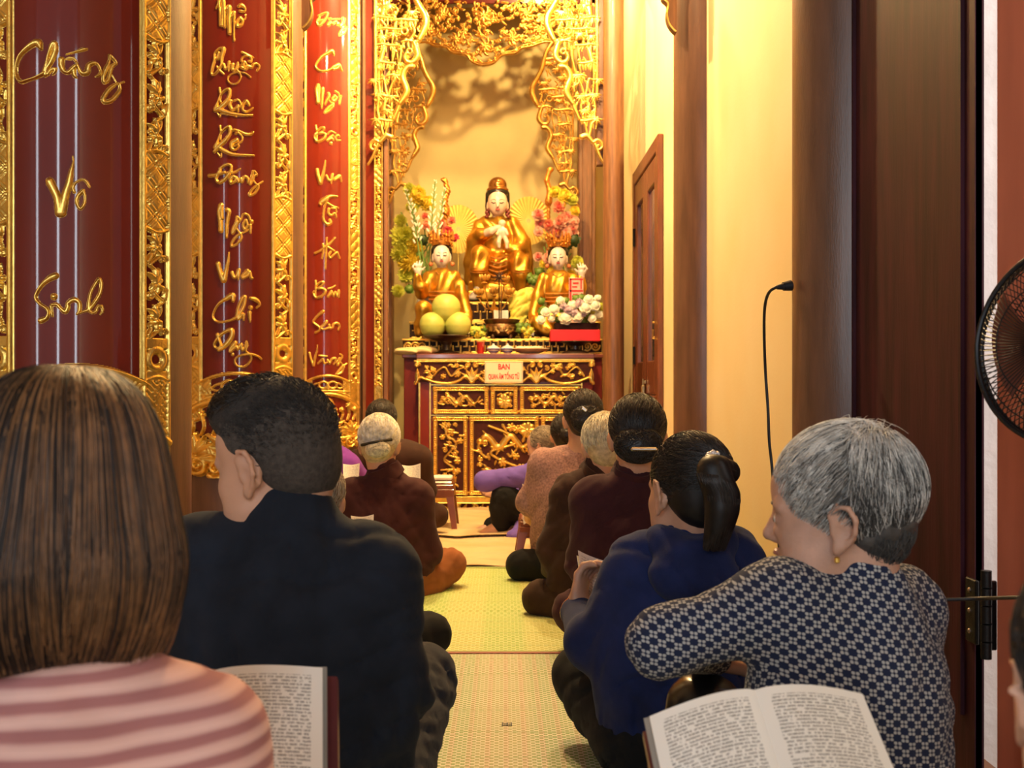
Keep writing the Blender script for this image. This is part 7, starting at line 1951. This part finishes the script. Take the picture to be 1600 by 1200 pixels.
hair_obj('ponytail_hair', pr, S, [BLK1, BLK2], body, .0065, .02)
mb = MB(); PEARL = M('pearl_clip', (.75, .70, .66), rough=.2, metal=.35, coat=.6)
for i in range(9):
    t = i / 8; mb.ball(P(1096 + 24 * t, 728 - 20 * math.sin(t * 2.0), d - .128 + .02 * t), .0055 if i % 2 else .0075, 10)
mb.tube([P(1094, 732, d - .120), P(1104, 713, d - .124), P(1122, 708, d - .112)], .0035, 6, smooth=4)
mb.build('hair_clip', PEARL, body)
# booklet held in the left hand
def sheet(name, label, q4, mat, cat, group=None, bend=0.01, thick=.0012, d4=None, parent=None):
    """thin paper through four corners TL, TR, BR, BL"""
    a, b_, c_, e_ = [np.array(v, float) for v in q4]; n = 10
    s_, t_ = np.meshgrid(np.linspace(0, 1, n), np.linspace(0, 1, n), indexing='ij')
    A = (a * ((1 - s_) * (1 - t_))[..., None] + b_ * (s_ * (1 - t_))[..., None] + c_ * (s_ * t_)[..., None] + e_ * ((1 - s_) * t_)[..., None])
    nn = np.cross(b_ - a, e_ - a); nn /= np.linalg.norm(nn)
    A = A + nn * (bend * np.sin(math.pi * s_))[..., None]
    o = MB().grid(A, thick).build(name, mat, parent)
    uvl = o.data.uv_layers.new(name='UVMap')
    co = np.concatenate([np.stack([s_, 1 - t_], -1).reshape(-1, 2)] * 2)
    li = np.zeros(len(o.data.loops), np.int32); o.data.loops.foreach_get('vertex_index', li)
    uvl.data.foreach_set('uv', co[li].astype(np.float32).ravel())
    if label: tag(o, label, cat, group)
    return o
def print_mat(name, paper, ink, rows, words, mx=.10, my=.07, strength=.6):
    m = M(name, paper, rough=.65, var=.03)
    nt, N, L, b = nodes(m)
    uv = N.new('ShaderNodeUVMap'); sp_ = N.new('ShaderNodeSeparateXYZ'); L.new(uv.outputs['UV'], sp_.inputs[0])
    u, v = sp_.outputs['X'], sp_.outputs['Y']
    ln = math_node(N, L, 'MULTIPLY', v, rows); fv = math_node(N, L, 'FRACT', ln); ri = math_node(N, L, 'FLOOR', ln)
    inl = math_node(N, L, 'MULTIPLY', math_node(N, L, 'GREATER_THAN', fv, .25), math_node(N, L, 'LESS_THAN', fv, .80))
    cb = N.new('ShaderNodeCombineXYZ'); L.new(math_node(N, L, 'MULTIPLY', u, words), cb.inputs[0]); L.new(math_node(N, L, 'MULTIPLY', ri, 7.31), cb.inputs[1])
    n1 = N.new('ShaderNodeTexNoise'); n1.inputs['Scale'].default_value = 1; n1.inputs['Detail'].default_value = 0; L.new(cb.outputs[0], n1.inputs['Vector'])
    cb2 = N.new('ShaderNodeCombineXYZ'); L.new(math_node(N, L, 'MULTIPLY', u, words * 3.2), cb2.inputs[0]); L.new(math_node(N, L, 'MULTIPLY', v, rows * 2.2), cb2.inputs[1])
    n2 = N.new('ShaderNodeTexNoise'); n2.inputs['Scale'].default_value = 1; n2.inputs['Detail'].default_value = 1; L.new(cb2.outputs[0], n2.inputs['Vector'])
    wd = math_node(N, L, 'GREATER_THAN', n1.outputs['Fac'], .40); gl = math_node(N, L, 'GREATER_THAN', n2.outputs['Fac'], .44)
    k_ = math_node(N, L, 'MULTIPLY', math_node(N, L, 'MULTIPLY', inl, wd), gl)
    for a, op, lim in ((u, 'GREATER_THAN', mx), (u, 'LESS_THAN', 1 - mx), (v, 'GREATER_THAN', my), (v, 'LESS_THAN', 1 - my)): k_ = math_node(N, L, 'MULTIPLY', k_, math_node(N, L, op, a, lim))
    mxn = N.new('ShaderNodeMix'); mxn.data_type = 'RGBA'; mxn.inputs['A'].default_value = (*paper, 1); mxn.inputs['B'].default_value = (*ink, 1)
    L.new(math_node(N, L, 'MULTIPLY', k_, strength), mxn.inputs['Factor']); L.new(mxn.outputs['Result'], b.inputs['Base Color'])
    return m
PRINT = print_mat('printed_page', (.82, .81, .76), (.05, .05, .055), 42, 32, .10, .06, .75)
PRINTF = print_mat('printed_leaf', (.78, .74, .64), (.10, .09, .08), 14, 12, .08, .06, .4)
bk = thing('booklet', 'folded white booklet held up in the hand of the woman in the navy jacket', 'booklet', P(925, 910, d + .37))
sheet('leaf', None, (P(903, 860, d + .32), P(950, 878, d + .36), P(932, 948, d + .34), P(910, 918, d + .31)), PRINTF, None, parent=bk)
sheet('leaf', None, (P(901, 868, d + .33), P(930, 875, d + .40), P(922, 940, d + .39), P(909, 920, d + .34)), PRINTF, None, parent=bk)
# bracelet
a = Vector(J['wrL']); v = (Vector(J['wrL']) - Vector(J['elL'])).normalized(); s1 = v.orthogonal().normalized(); s2 = v.cross(s1)
MB().tube([a + v * .004 + (s1 * math.cos(t) + s2 * math.sin(t)) * .037 for t in np.linspace(0, 6.283, 25)[:-1]], .0045, 8, closed=True).build('bracelet', M('copper_bracelet', (.72, .36, .24), rough=.25, metal=.8), body)

# ================= J: maroon robe, black hair with a silver clip
d = 3.6
J = skeleton(P(985, 600, d).x, d + .02)
upd(J, nck=P(992, 742, d), shL=P(928, 783, d), shR=P(1062, 783, d), chs=P(988, 840, d), wst=P(985, 920, d), elL=P(912, 880, d + .05), elR=P(1080, 880, d + .05), knL=P(895, 955, d + .12))
H = Head(P(996, 682, d), -4, -8, 0, 1.06)
body = person('woman in a plum robe with black hair under a silver clip, before the navy jacket', J, MAROON2, MAROON2, head=H, bulk=1.0, seed=15, band=(.064,.05,.006), h=.0090, fold=.006, collar=.35, topname='robe', botname='robe_skirt')
bun_hair(H, body, BLK1, BLK2, bun=(0, -.098, -.035), rb=(.070, .034, .050), n=1500, seed=31, rad=.0014)
p1, p2 = P(986, 702, d - .155), P(1027, 701, d - .150)
MB().box((p1.x, d - .152, p1.z - .006), (p2.x, d - .142, p1.z + .006), .004).build('hair_clip', M('silver_clip', (.75, .75, .74), rough=.25, metal=1, var=.05), body)

# ================= I: pale haired elder in a brown jacket
d = 4.25
J = skeleton(P(935, 600, d).x, d + .02)
upd(J, nck=P(936, 740, d), shL=P(893, 772, d), shR=P(985, 775, d), chs=P(935, 820, d), wst=P(930, 880, d), elL=P(862, 858, d + .02), wrL=P(862, 890, d + .25), knL=P(842, 935, d + .05), anL=P(905, 960, d + .20), hpL=P(905, 950, d))
H = Head(P(944, 697, d), 4, -10, 0, .98)
body = person('elder with short pale blond hair and dark brown jacket, beside the plum robe', J, BROWNJ, cloth('brown_trousers', (.045, .020, .010), var=.2), head=H, bulk=1.0, seed=18, band=(.064,.05,.006), h=.0095, fold=.0065, collar=.3, topname='jacket')
S = [(*surf_strands(H, HC, HR, lambda p: np.stack([p[:, 0] * 2, -.2 + 0 * p[:, 0], -1 + 0 * p[:, 0]], 1), keep_scalp, 1300, 6, .06, .0014, 41, lift=.004), 1)]
hair_obj('short_hair', scalp(H), S, [BLD1, BLD2], body, .007, .02)

# ================= H: woman in the pinkish blouse
d = 5.05
J = skeleton(P(895, 600, d).x, d + .02)
upd(J, nck=P(904, 702, d), shL=P(852, 727, d), shR=P(948, 730, d), chs=P(890, 765, d), wst=P(888, 815, d), elL=P(826, 785, d + .06), wrL=P(828, 808, d + .28), knL=P(812, 884, d - .02), anL=P(868, 905, d + .15), hpL=P(872, 890, d))
H = Head(P(911, 654, d), 2, -6, 0, 1.03)
BLOUSE = cloth('speckled_pink_blouse', (.36, .20, .17), var=.35, nscale=120, bscale=300)
body = person('woman with black hair gathered up and a speckled dusty pink blouse, right of the aisle', J, BLOUSE, BLACKT, head=H, bulk=.98, seed=21, h=.0095, fold=.0065, sleeve=.05, topname='blouse')
bun_hair(H, body, BLK1, BLK2, bun=(.005, -.100, -.010), rb=(.066, .036, .058), n=1300, seed=44, rad=.0016)
MB().box(tuple(H.w((-.01, -.150, .028)) - np.array((.012, .004, .006))), tuple(H.w((-.01, -.150, .028)) + np.array((.012, .004, .006))), .002, np.array(Matrix.Rotation(.7, 3, 'Y'))).build('hair_clip', MATS['silver_clip'], body)

# ================= G: dark head farther in
d = 5.80
J = skeleton(P(905, 600, d).x, d + .03, .9, 0, 0, .6)
upd(J, nck=P(893, 714, d), shL=P(868, 738, d), shR=P(936, 738, d))
H = Head(P(884, 681, d + .02), 0, -8, 0, .92)
body = person('dark haired sitter mostly hidden between the purple sleeve and the pink blouse', J, cloth('dark_shirt', (.05, .03, .04)), BLACKT, head=H, seed=23, h=.013, fold=.005)
bun_hair(H, body, BLK1, BLK2, n=700, seed=46, rad=.0018, h=.008)

# ================= F: grey bun, purple top, sitting sideways before the altar with one knee up
d = 6.65
PURP = cloth('lavender_top', (.16, .10, .46), var=.15)
J = skeleton(P(846, 600, d).x, d, 1.0, 60)
upd(J, pel=P(842, 808, d), wst=P(845, 775, d), chs=P(846, 752, d - .01), nck=P(848, 722, d), shL=P(836, 742, d - .14), shR=P(860, 742, d + .14), elL=P(757, 752, d - .16), wrL=P(806, 745, d - .02), elR=P(818, 772, d + .16), wrR=P(780, 770, d + .10), hpL=P(838, 815, d - .10), knL=P(786, 775, d - .16), anL=P(783, 818, d - .14), ftL=P(750, 824, d - .16), hpR=P(838, 815, d + .10), knR=P(800, 812, d + .15), anR=P(770, 822, d + .05), ftR=P(750, 822, d + .02))
H = Head(P(849, 697, d), 62, -12, 0, .93)
body = person('woman with grey bun in a lavender top sitting sideways before the altar, one knee raised', J, PURP, BLACKT, head=H, seed=25, h=.011, fold=.006, widths=(.17, .15, .15, .062), arm=.058, leg=.092, face=True, topname='lavender_top', collar=.1, brow=GRY1)
bun_hair(H, body, ASH1, ASH2, bun=(0, -.108, -.01), rb=(.042, .03, .038), n=900, seed=47, rad=.0018, h=.008)
skp = [cap(P(822, 815, d - .15), P(812, 838, d - .24), .055, .05), cap(P(800, 838, d - .25), P(834, 838, d - .2), .035, .045)]
sdf_obj('top_hem', skp, PURP, body, h=.011, k=.03, disp=folds([((40, 30, 60), 1)], .008, 8))

# ================= E: black hair, brown jacket at the far left
d = 6.35
J = skeleton(P(622, 600, d).x, d + .03, 1.0, -6, 0, .55)
for q_ in ('knL', 'knR', 'anL', 'anR', 'ftL', 'ftR', 'wrL', 'wrR'): J[q_].y = d + (J[q_].y - d) * .35
upd(J, nck=P(606, 698, d), shL=P(566, 722, d), shR=P(654, 718, d), elR=P(667, 766, d + .06))
H = Head(P(595, 660, d), 8, -6, 4, 1.02)
body = person('black haired sitter in a dark brown jacket left of the brown stool by the altar', J, BROWNJ, BROWNJ, head=H, seed=27, h=.012, fold=.006, topname='jacket')
bun_hair(H, body, BLK1, BLK2, bun=(0, -.098, -.01), rb=(.055, .03, .05), n=900, seed=48, rad=.0018, h=.008)

# ================= N: purple top behind the man's head, D: bowed head before him
d = 6.02
J = skeleton(P(505, 600, d).x, d, 1.0, 0, 0, .4)
for q_ in ('knL', 'knR', 'anL', 'anR', 'ftL', 'ftR', 'wrL', 'wrR'): J[q_].y = d + (J[q_].y - d) * .4
upd(J, nck=P(502, 706, d), shL=P(460, 735, d), shR=P(541, 732, d))
H = Head(P(500, 668, d), 0, -6, 0, 1.04)
body = person('grey haired sitter in a bright purple top, mostly hidden behind the man in black', J, cloth('purple_top', (.17, .035, .32), var=.15), BLACKT, head=H, seed=29, h=.012, fold=.006)
bun_hair(H, body, ASH1, GRY2, n=800, seed=49, rad=.0018, h=.008)
d = 3.2
J = skeleton(P(498, 600, d).x, d + .02, .90)
upd(J, nck=P(497, 838, d), shL=P(440, 870, d), shR=P(540, 878, d), chs=P(490, 905, d), elR=P(560, 930, d + .12), wrR=P(548, 880, d + .26), elL=P(420, 930, d + .12))
H = Head(P(493, 783, d + .01), 0, -14, 0, .95)
body = person('bowed sitter with rusty grey hair glimpsed between the black shirt and the maroon robe', J, cloth('taupe_shirt', (.09, .06, .05)), BLACKT, skin=SKIN_OLD, head=H, seed=30, h=.011, fold=.005)
S = [(*surf_strands(H, HC, HR, lambda p: np.stack([p[:, 0], -.3 + 0 * p[:, 0], -1 + 0 * p[:, 0]], 1), keep_scalp, 900, 6, .06, .0014, 61, lift=.004), 1)]
hair_obj('grey_hair', scalp(H), S, [M('rusty_grey_hair', (.22, .12, .065), rough=.5, var=.3, nscale=40), ASH2], body, .007, .02)

# ================= M: the blurred person at the right edge, close to the camera
d = .84
J = skeleton(P(1800, 600, d).x, d, .86)
upd(J, nck=P(1790, 1270, d), head=P(1778, 1075, d), shL=P(1560, 1440, d - .02), shR=P(2010, 1440, d), elL=P(1540, 1760, d + .02), wrL=P(1660, 1850, d + .2))
H = Head(P(1768, 1080, d), -12, -6, 0, .93)
body = person('dark haired person cut off by the right edge, close and out of focus', J, cloth('charcoal_shirt', (.03, .03, .035)), BLACKT, head=H, seed=33, h=.010, fold=.004, face=True, brow=BLK1, widths=(.16, .15, .15, .06))
S = [(*surf_strands(H, HC, HR, lambda p: np.stack([p[:, 0], -.3 + 0 * p[:, 0], -1 + 0 * p[:, 0]], 1), keep_scalp, 1500, 6, .06, .0011, 71, lift=.004), 1)]
hair_obj('short_hair', scalp(H), S, [ASH1, BLK2], body, .007, .02)
# ---------------------------------------------------------------- books, stands, stools, papers, fan
PLASM = M('maroon_plastic', (.10, .018, .022), rough=.38, coat=.2, var=.1)
PLASB = M('brown_plastic', (.22, .060, .022), rough=.35, coat=.25, var=.12)
PAGEE = M('page_edges', (.62, .58, .50), rough=.75, var=.12, nscale=200)

def open_book(label, spL, spB, wl, wr, pn, group=None, stack=.012, rise=.02, cover=None, tilt=0.):
    """open book: spL top of the spine, spB bottom of the spine, wl / wr vectors across the left and right page"""
    t = thing('open_book', label, 'book', spL)
    a = np.array(spL, float); b = np.array(spB, float); pn = np.array(pn, float); pn /= np.linalg.norm(pn)
    n = 18; m = 12
    for nm, w_ in (('left_page', np.array(wl, float)), ('right_page', np.array(wr, float))):
        s_, t_ = np.meshgrid(np.linspace(0, 1, n), np.linspace(0, 1, m), indexing='ij')
        bulge = rise * np.sin(math.pi * np.clip(s_ * 1.02, 0, 1)) ** .75 * (1 - .45 * s_)
        A = a + (b - a) * t_[..., None] + w_ * s_[..., None] + pn * (stack + bulge)[..., None]
        if nm == 'left_page': A2 = A[::-1]; S2 = 1 - s_[::-1]
        else: A2 = A; S2 = s_
        # orientation check so the print faces pn
        g = np.cross(A2[1, 0] - A2[0, 0], A2[0, 1] - A2[0, 0])
        mb = MB()
        flip = (g @ pn) < 0
        B = A2[:, ::-1] if flip else A2
        mb.grid(B, .0015)
        o = mb.build(nm, PRINT, t)
        uu = np.stack([S2, 1 - t_], -1); uu = uu[:, ::-1] if flip else uu
        if nm == 'left_page': uu = np.stack([1 - uu[..., 0], uu[..., 1]], -1)
        co = np.concatenate([uu.reshape(-1, 2)] * 2)
        if nm == 'left_page': co[:, 0] = 1 - co[:, 0]
        uvl = o.data.uv_layers.new(name='UVMap'); li = np.zeros(len(o.data.loops), np.int32); o.data.loops.foreach_get('vertex_index', li)
        uvl.data.foreach_set('uv', co[li].astype(np.float32).ravel())
        # block of pages beneath
        C0 = a + (b - a) * t_[..., None] * 1 + w_ * s_[..., None] * .985 + pn * (stack + bulge - .002)[..., None]
        D0 = a + (b - a) * t_[..., None] + w_ * s_[..., None] * .985 + pn * .002
        top = C0; bot = D0; k = n * m; ii = np.arange(k).reshape(n, m)
        f = []
        for i in range(n - 1): f += [[ii[i, 0], ii[i + 1, 0], ii[i + 1, 0] + k, ii[i, 0] + k], [ii[i, -1], ii[i, -1] + k, ii[i + 1, -1] + k, ii[i + 1, -1]]]
        for j in range(m - 1): f += [[ii[-1, j], ii[-1, j + 1], ii[-1, j + 1] + k, ii[-1, j] + k]]
        MB().add(np.concatenate([top.reshape(-1, 3), bot.reshape(-1, 3)]), [[int(q) for q in e] for e in f]).build('page_block', PAGEE, o, smooth=False)
    A = np.stack([np.stack([a + w_ * 1.03 + (b - a) * t for t in (-.02, 1.02)]) for w_ in (np.array(wl, float), np.array(wl, float) * 0, np.array(wr, float))])
    MB().grid(A, .003).build('cover', cover or M('grey_cover', (.25, .24, .22), rough=.5), t, smooth=False)
    return t

def plastic_stool(label, c, half, z0, z1, m, group=None, seat_tilt=0.):
    """low plastic stool: four splayed legs under a rimmed square seat, centred at c=(x,y)"""
    t = thing('plastic_stool', label, 'stool', (c[0], c[1], z0), group)
    x, y = c
    mb = MB(); mb.box((x - half, y - half, z1 - .022), (x + half, y + half, z1), .010); mb.box((x - half * 1.03, y - half * 1.03, z1 - .050), (x + half * 1.03, y + half * 1.03, z1 - .016), .008)
    mb.build('seat', m, t)
    for sx in (-1, 1):
        for sy in (-1, 1):
            mb = MB(); n = 8
            for i in range(n):
                a, b = i / n, (i + 1) / n
            q = []
            for u in (0, 1):
                e = half * (.98 + .22 * (1 - u)); w_ = .030 + .018 * u; z = z0 + (z1 - .03 - z0) * u
                for (dx, dy) in ((0, 0), (-w_, 0), (-w_, -.008), (-.008, -.008), (-.008, -w_), (0, -w_)): q.append((x + sx * (e + dx), y + sy * (e + dy), z))
            f = [[i, (i + 1) % 6, (i + 1) % 6 + 6, i + 6] for i in range(6)] + [[0, 1, 2, 3, 4, 5][::-1], [6, 7, 8, 9, 10, 11]]
            mb.add(q, f).build('leg', m, t, smooth=False)
    mb = MB()
    for s_ in (-1, 1):
        mb.box((x - half, y + s_ * half * 1.0 - .004, z1 - .095), (x + half, y + s_ * half * 1.0 + .004, z1 - .045), .002)
        mb.box((x + s_ * half * 1.0 - .004, y - half, z1 - .095), (x + s_ * half * 1.0 + .004, y + half, z1 - .045), .002)
    mb.build('apron', m, t)
    return t

def reading_stand(label, a, b, wl, wr, m, zf=0.):
    """sloping board on a folded plastic frame carrying an open book whose spine runs a (top) to b (bottom)"""
    a = Vector(a); b = Vector(b); wl = Vector(wl); wr = Vector(wr)
    n = (b - a).cross(wr).normalized()
    if n.z < 0: n = -n
    t = thing('reading_stand', label, 'book stand', ((a + b) / 2).x and (((a + b) / 2).x, ((a + b) / 2).y, zf))
    off = n * -.016
    c4 = [a + wl * 1.02 + off, a + wr * 1.10 + off, b + wr * 1.10 + off, b + wl * 1.02 + off]
    A = np.array([[tuple(c4[0]), tuple(c4[3])], [tuple(c4[1]), tuple(c4[2])]])
    if np.dot(np.cross(A[1, 0] - A[0, 0], A[0, 1] - A[0, 0]), np.array(n)) < 0: A = A[:, ::-1]
    MB().grid(A, .012).build('board', m, t, smooth=False)
    lip = MB(); lip.tube([b + wl * 1.0, b + wr * 1.05], .012, 8); lip.build('ledge', m, t)
    for s_, w_ in ((0, wl), (1, wr)):
        top = a + w_ * .85 + off * 2; foot = Vector((top.x, top.y + .04, zf)); MB().tube([top, foot], [.012, .015], 10).build('leg', m, t)
        low = b + w_ * .85 + off * 2; foot = Vector((low.x, low.y - .01, zf)); MB().tube([low, foot], [.012, .015], 10).build('leg', m, t)
    return t

# right open book, nearest
a = P(1176, 1087, 1.40); b = P(1252, 1330, 1.22)
wl = P(1012, 1128, 1.405) - a; wr = P(1344, 1093, 1.42) - a
n = (b - a).cross(wr); n = n if n.z > 0 else -n
open_book('large open book with dense print in front of the patterned sweater, bottom right', a, b, wl, wr, n, rise=.016, stack=.010)
reading_stand('maroon plastic reading stand under the open book at the bottom right', a, b, wl, wr, PLASM)
# left open book
a = P(338, 1052, 1.46); b = P(322, 1290, 1.33)
wl = P(232, 1040, 1.47) - a; wr = P(506, 1048, 1.45) - a
n = (b - a).cross(wr); n = n if n.z > 0 else -n
open_book('open printed book on a stand in front of the woman in the striped top', a, b, wl, wr, n, rise=.014, stack=.008)
reading_stand('maroon plastic reading stand under the open book beside the striped top', a, b, wl, wr, PLASM)

# brown stool with papers at the far left
zt_ = (P(0, 768, 6.75)).z
plastic_stool('low brown plastic stool with an open booklet on it, left of the altar cabinet doors', (P(676, 760, 6.72).x, 6.72), .125, .02, P(0, 752, 6.60).z, PLASB, 'brown plastic stools')
z = P(0, 752, 6.60).z + .004; x = P(676, 760, 6.72).x
bk = thing('open_booklet', 'white open booklet lying on the brown stool left of the altar cabinet', 'booklet', (x, 6.72, z))
MB().box((x - .115, 6.615, z), (x - .002, 6.79, z + .018), .004).build('left_pages', MATS['white_paper'], bk)
MB().box((x + .002, 6.615, z), (x + .115, 6.79, z + .018), .004).build('right_pages', MATS['white_paper'], bk)
# brown stool between pink blouse and aisle, with papers
plastic_stool('brown plastic stool with white papers beside the woman in the pink blouse', (P(845, 840, 5.62).x, 5.62), .105, .035, P(0, 808, 5.52).z, PLASB, 'brown plastic stools')
sheet('paper_sheet', 'large white sheet hanging over the edge of the stool right of the aisle', (P(815, 784, 5.49), P(838, 765, 5.49), P(849, 798, 5.47), P(818, 820, 5.47)), PRINTF, 'paper', 'loose white sheets')
sheet('paper_sheet', 'small white sheet sticking up above the large sheet on the brown stool', (P(816, 756, 5.55), P(821, 758, 5.55), P(829, 776, 5.52), P(820, 784, 5.52)), PRINTF, 'paper', 'loose white sheets')
sheet('paper_sheet', 'white sheet on the raised knee of the woman in lavender', (P(790, 733, 6.62), P(826, 728, 6.62), P(828, 732, 6.5), P(795, 737, 6.5)), PRINTF, 'paper', 'loose white sheets')
sheet('paper_sheet', 'printed white sheet held at the right shoulder of the woman in the maroon robe', (P(628, 727, 5.05), P(657, 724, 5.05), P(657, 762, 5.0), P(630, 745, 5.0)), PRINTF, 'paper', 'loose white sheets')
sheet('paper_sheet', 'white sheet showing at the left shoulder of the woman in the maroon robe', (P(536, 725, 5.05), P(562, 724, 5.05), P(560, 760, 5.0), P(536, 750, 5.0)), PRINTF, 'paper', 'loose white sheets')
sheet('paper_sheet', 'white sheet just above the shoulder of the man in black', (P(548, 806, 3.50), P(584, 804, 3.50), P(583, 830, 3.45), P(552, 840, 3.45)), PRINTF, 'paper', 'loose white sheets')
# black leather bag on the knee of the elderly woman
# ---------------------------------------------------------------- fan at the right edge
FANB = M('black_wire', (.012, .012, .013), rough=.4, metal=.3, var=.1)
fc_ = P(1668, 537, 1.72); Rf = .150
fan = thing('standing_fan', 'black wire caged electric fan at the right edge before the red door', 'fan', (fc_.x, fc_.y, 0))
ax_ = Vector((-.84, -.50, .10)).normalized()
u_ = ax_.cross(Vector((0, 0, 1))).normalized(); v_ = u_.cross(ax_).normalized()
pt = lambda r, a, h_: fc_ + (u_ * math.cos(a) + v_ * math.sin(a)) * r + ax_ * h_
def cage(sgn, nm):
    mb = MB()
    prof = lambda t: (Rf * (.16 + .84 * t), sgn * (.050 * (1 - max(0, (t - .25) / .75) ** 2.6)))
    for i in range(96):
        a = 2 * math.pi * i / 96
        mb.tube([pt(prof(t)[0], a + (.22 * t if sgn > 0 else -.10 * t), prof(t)[1]) for t in (0, .25, .5, .75, .9, 1.0)], .0009, 4)
    for t, r in ((0, .0022), (.5, .0012), (.8, .0012)):
        mb.tube([pt(prof(t)[0], a, prof(t)[1]) for a in np.linspace(0, 2 * math.pi, 49)[:-1]], r, 6, closed=True)
    mb.build(nm, FANB, fan)
cage(1, 'front_guard'); cage(-1, 'rear_guard')
mb = MB()
for o_ in (-.006, .006): mb.tube([pt(Rf + .002, a, o_) for a in np.linspace(0, 2 * math.pi, 65)[:-1]], .0042, 8, closed=True)
mb.build('guard_rim', FANB, fan)
MB().cyl(fc_ + ax_ * .049, fc_ + ax_ * .056, Rf * .17, Rf * .15, 24).build('badge', FANB, fan)
MB().lathe([(.001, 0), (.020, .004), (.046, .02), (.050, .06), (.046, .12), (.020, .14), (.001, .142)], fc_ - ax_ * .045, 24, -ax_).build('motor', FANB, fan)
for i in range(3):
    n, m = 8, 10; A = np.zeros((n, m, 3))
    for a in range(n):
        for b in range(m):
            r = Rf * (.15 + .70 * a / (n - 1)); w_ = .35 + .45 * a / (n - 1)
            th = 2.094 * i + (b / (m - 1) - .5) * w_ * 1.7
            A[a, b] = pt(r, th, .022 * (b / (m - 1) - .5) * 1.6)
    MB().grid(A, .002).build('blade', M('smoky_red_blade', (.16, .045, .03), rough=.3, coat=.3), fan)
base = fc_ - ax_ * .11
MB().tube([base + Vector((0, 0, -.01)), Vector((base.x, base.y, .03))], [.016, .014], 12).build('pole', FANB, fan)
MB().lathe([(.17, 0), (.17, .015), (.12, .03), (.03, .05), (.02, .09)], (base.x, base.y, 0), 36).build('base', FANB, fan)
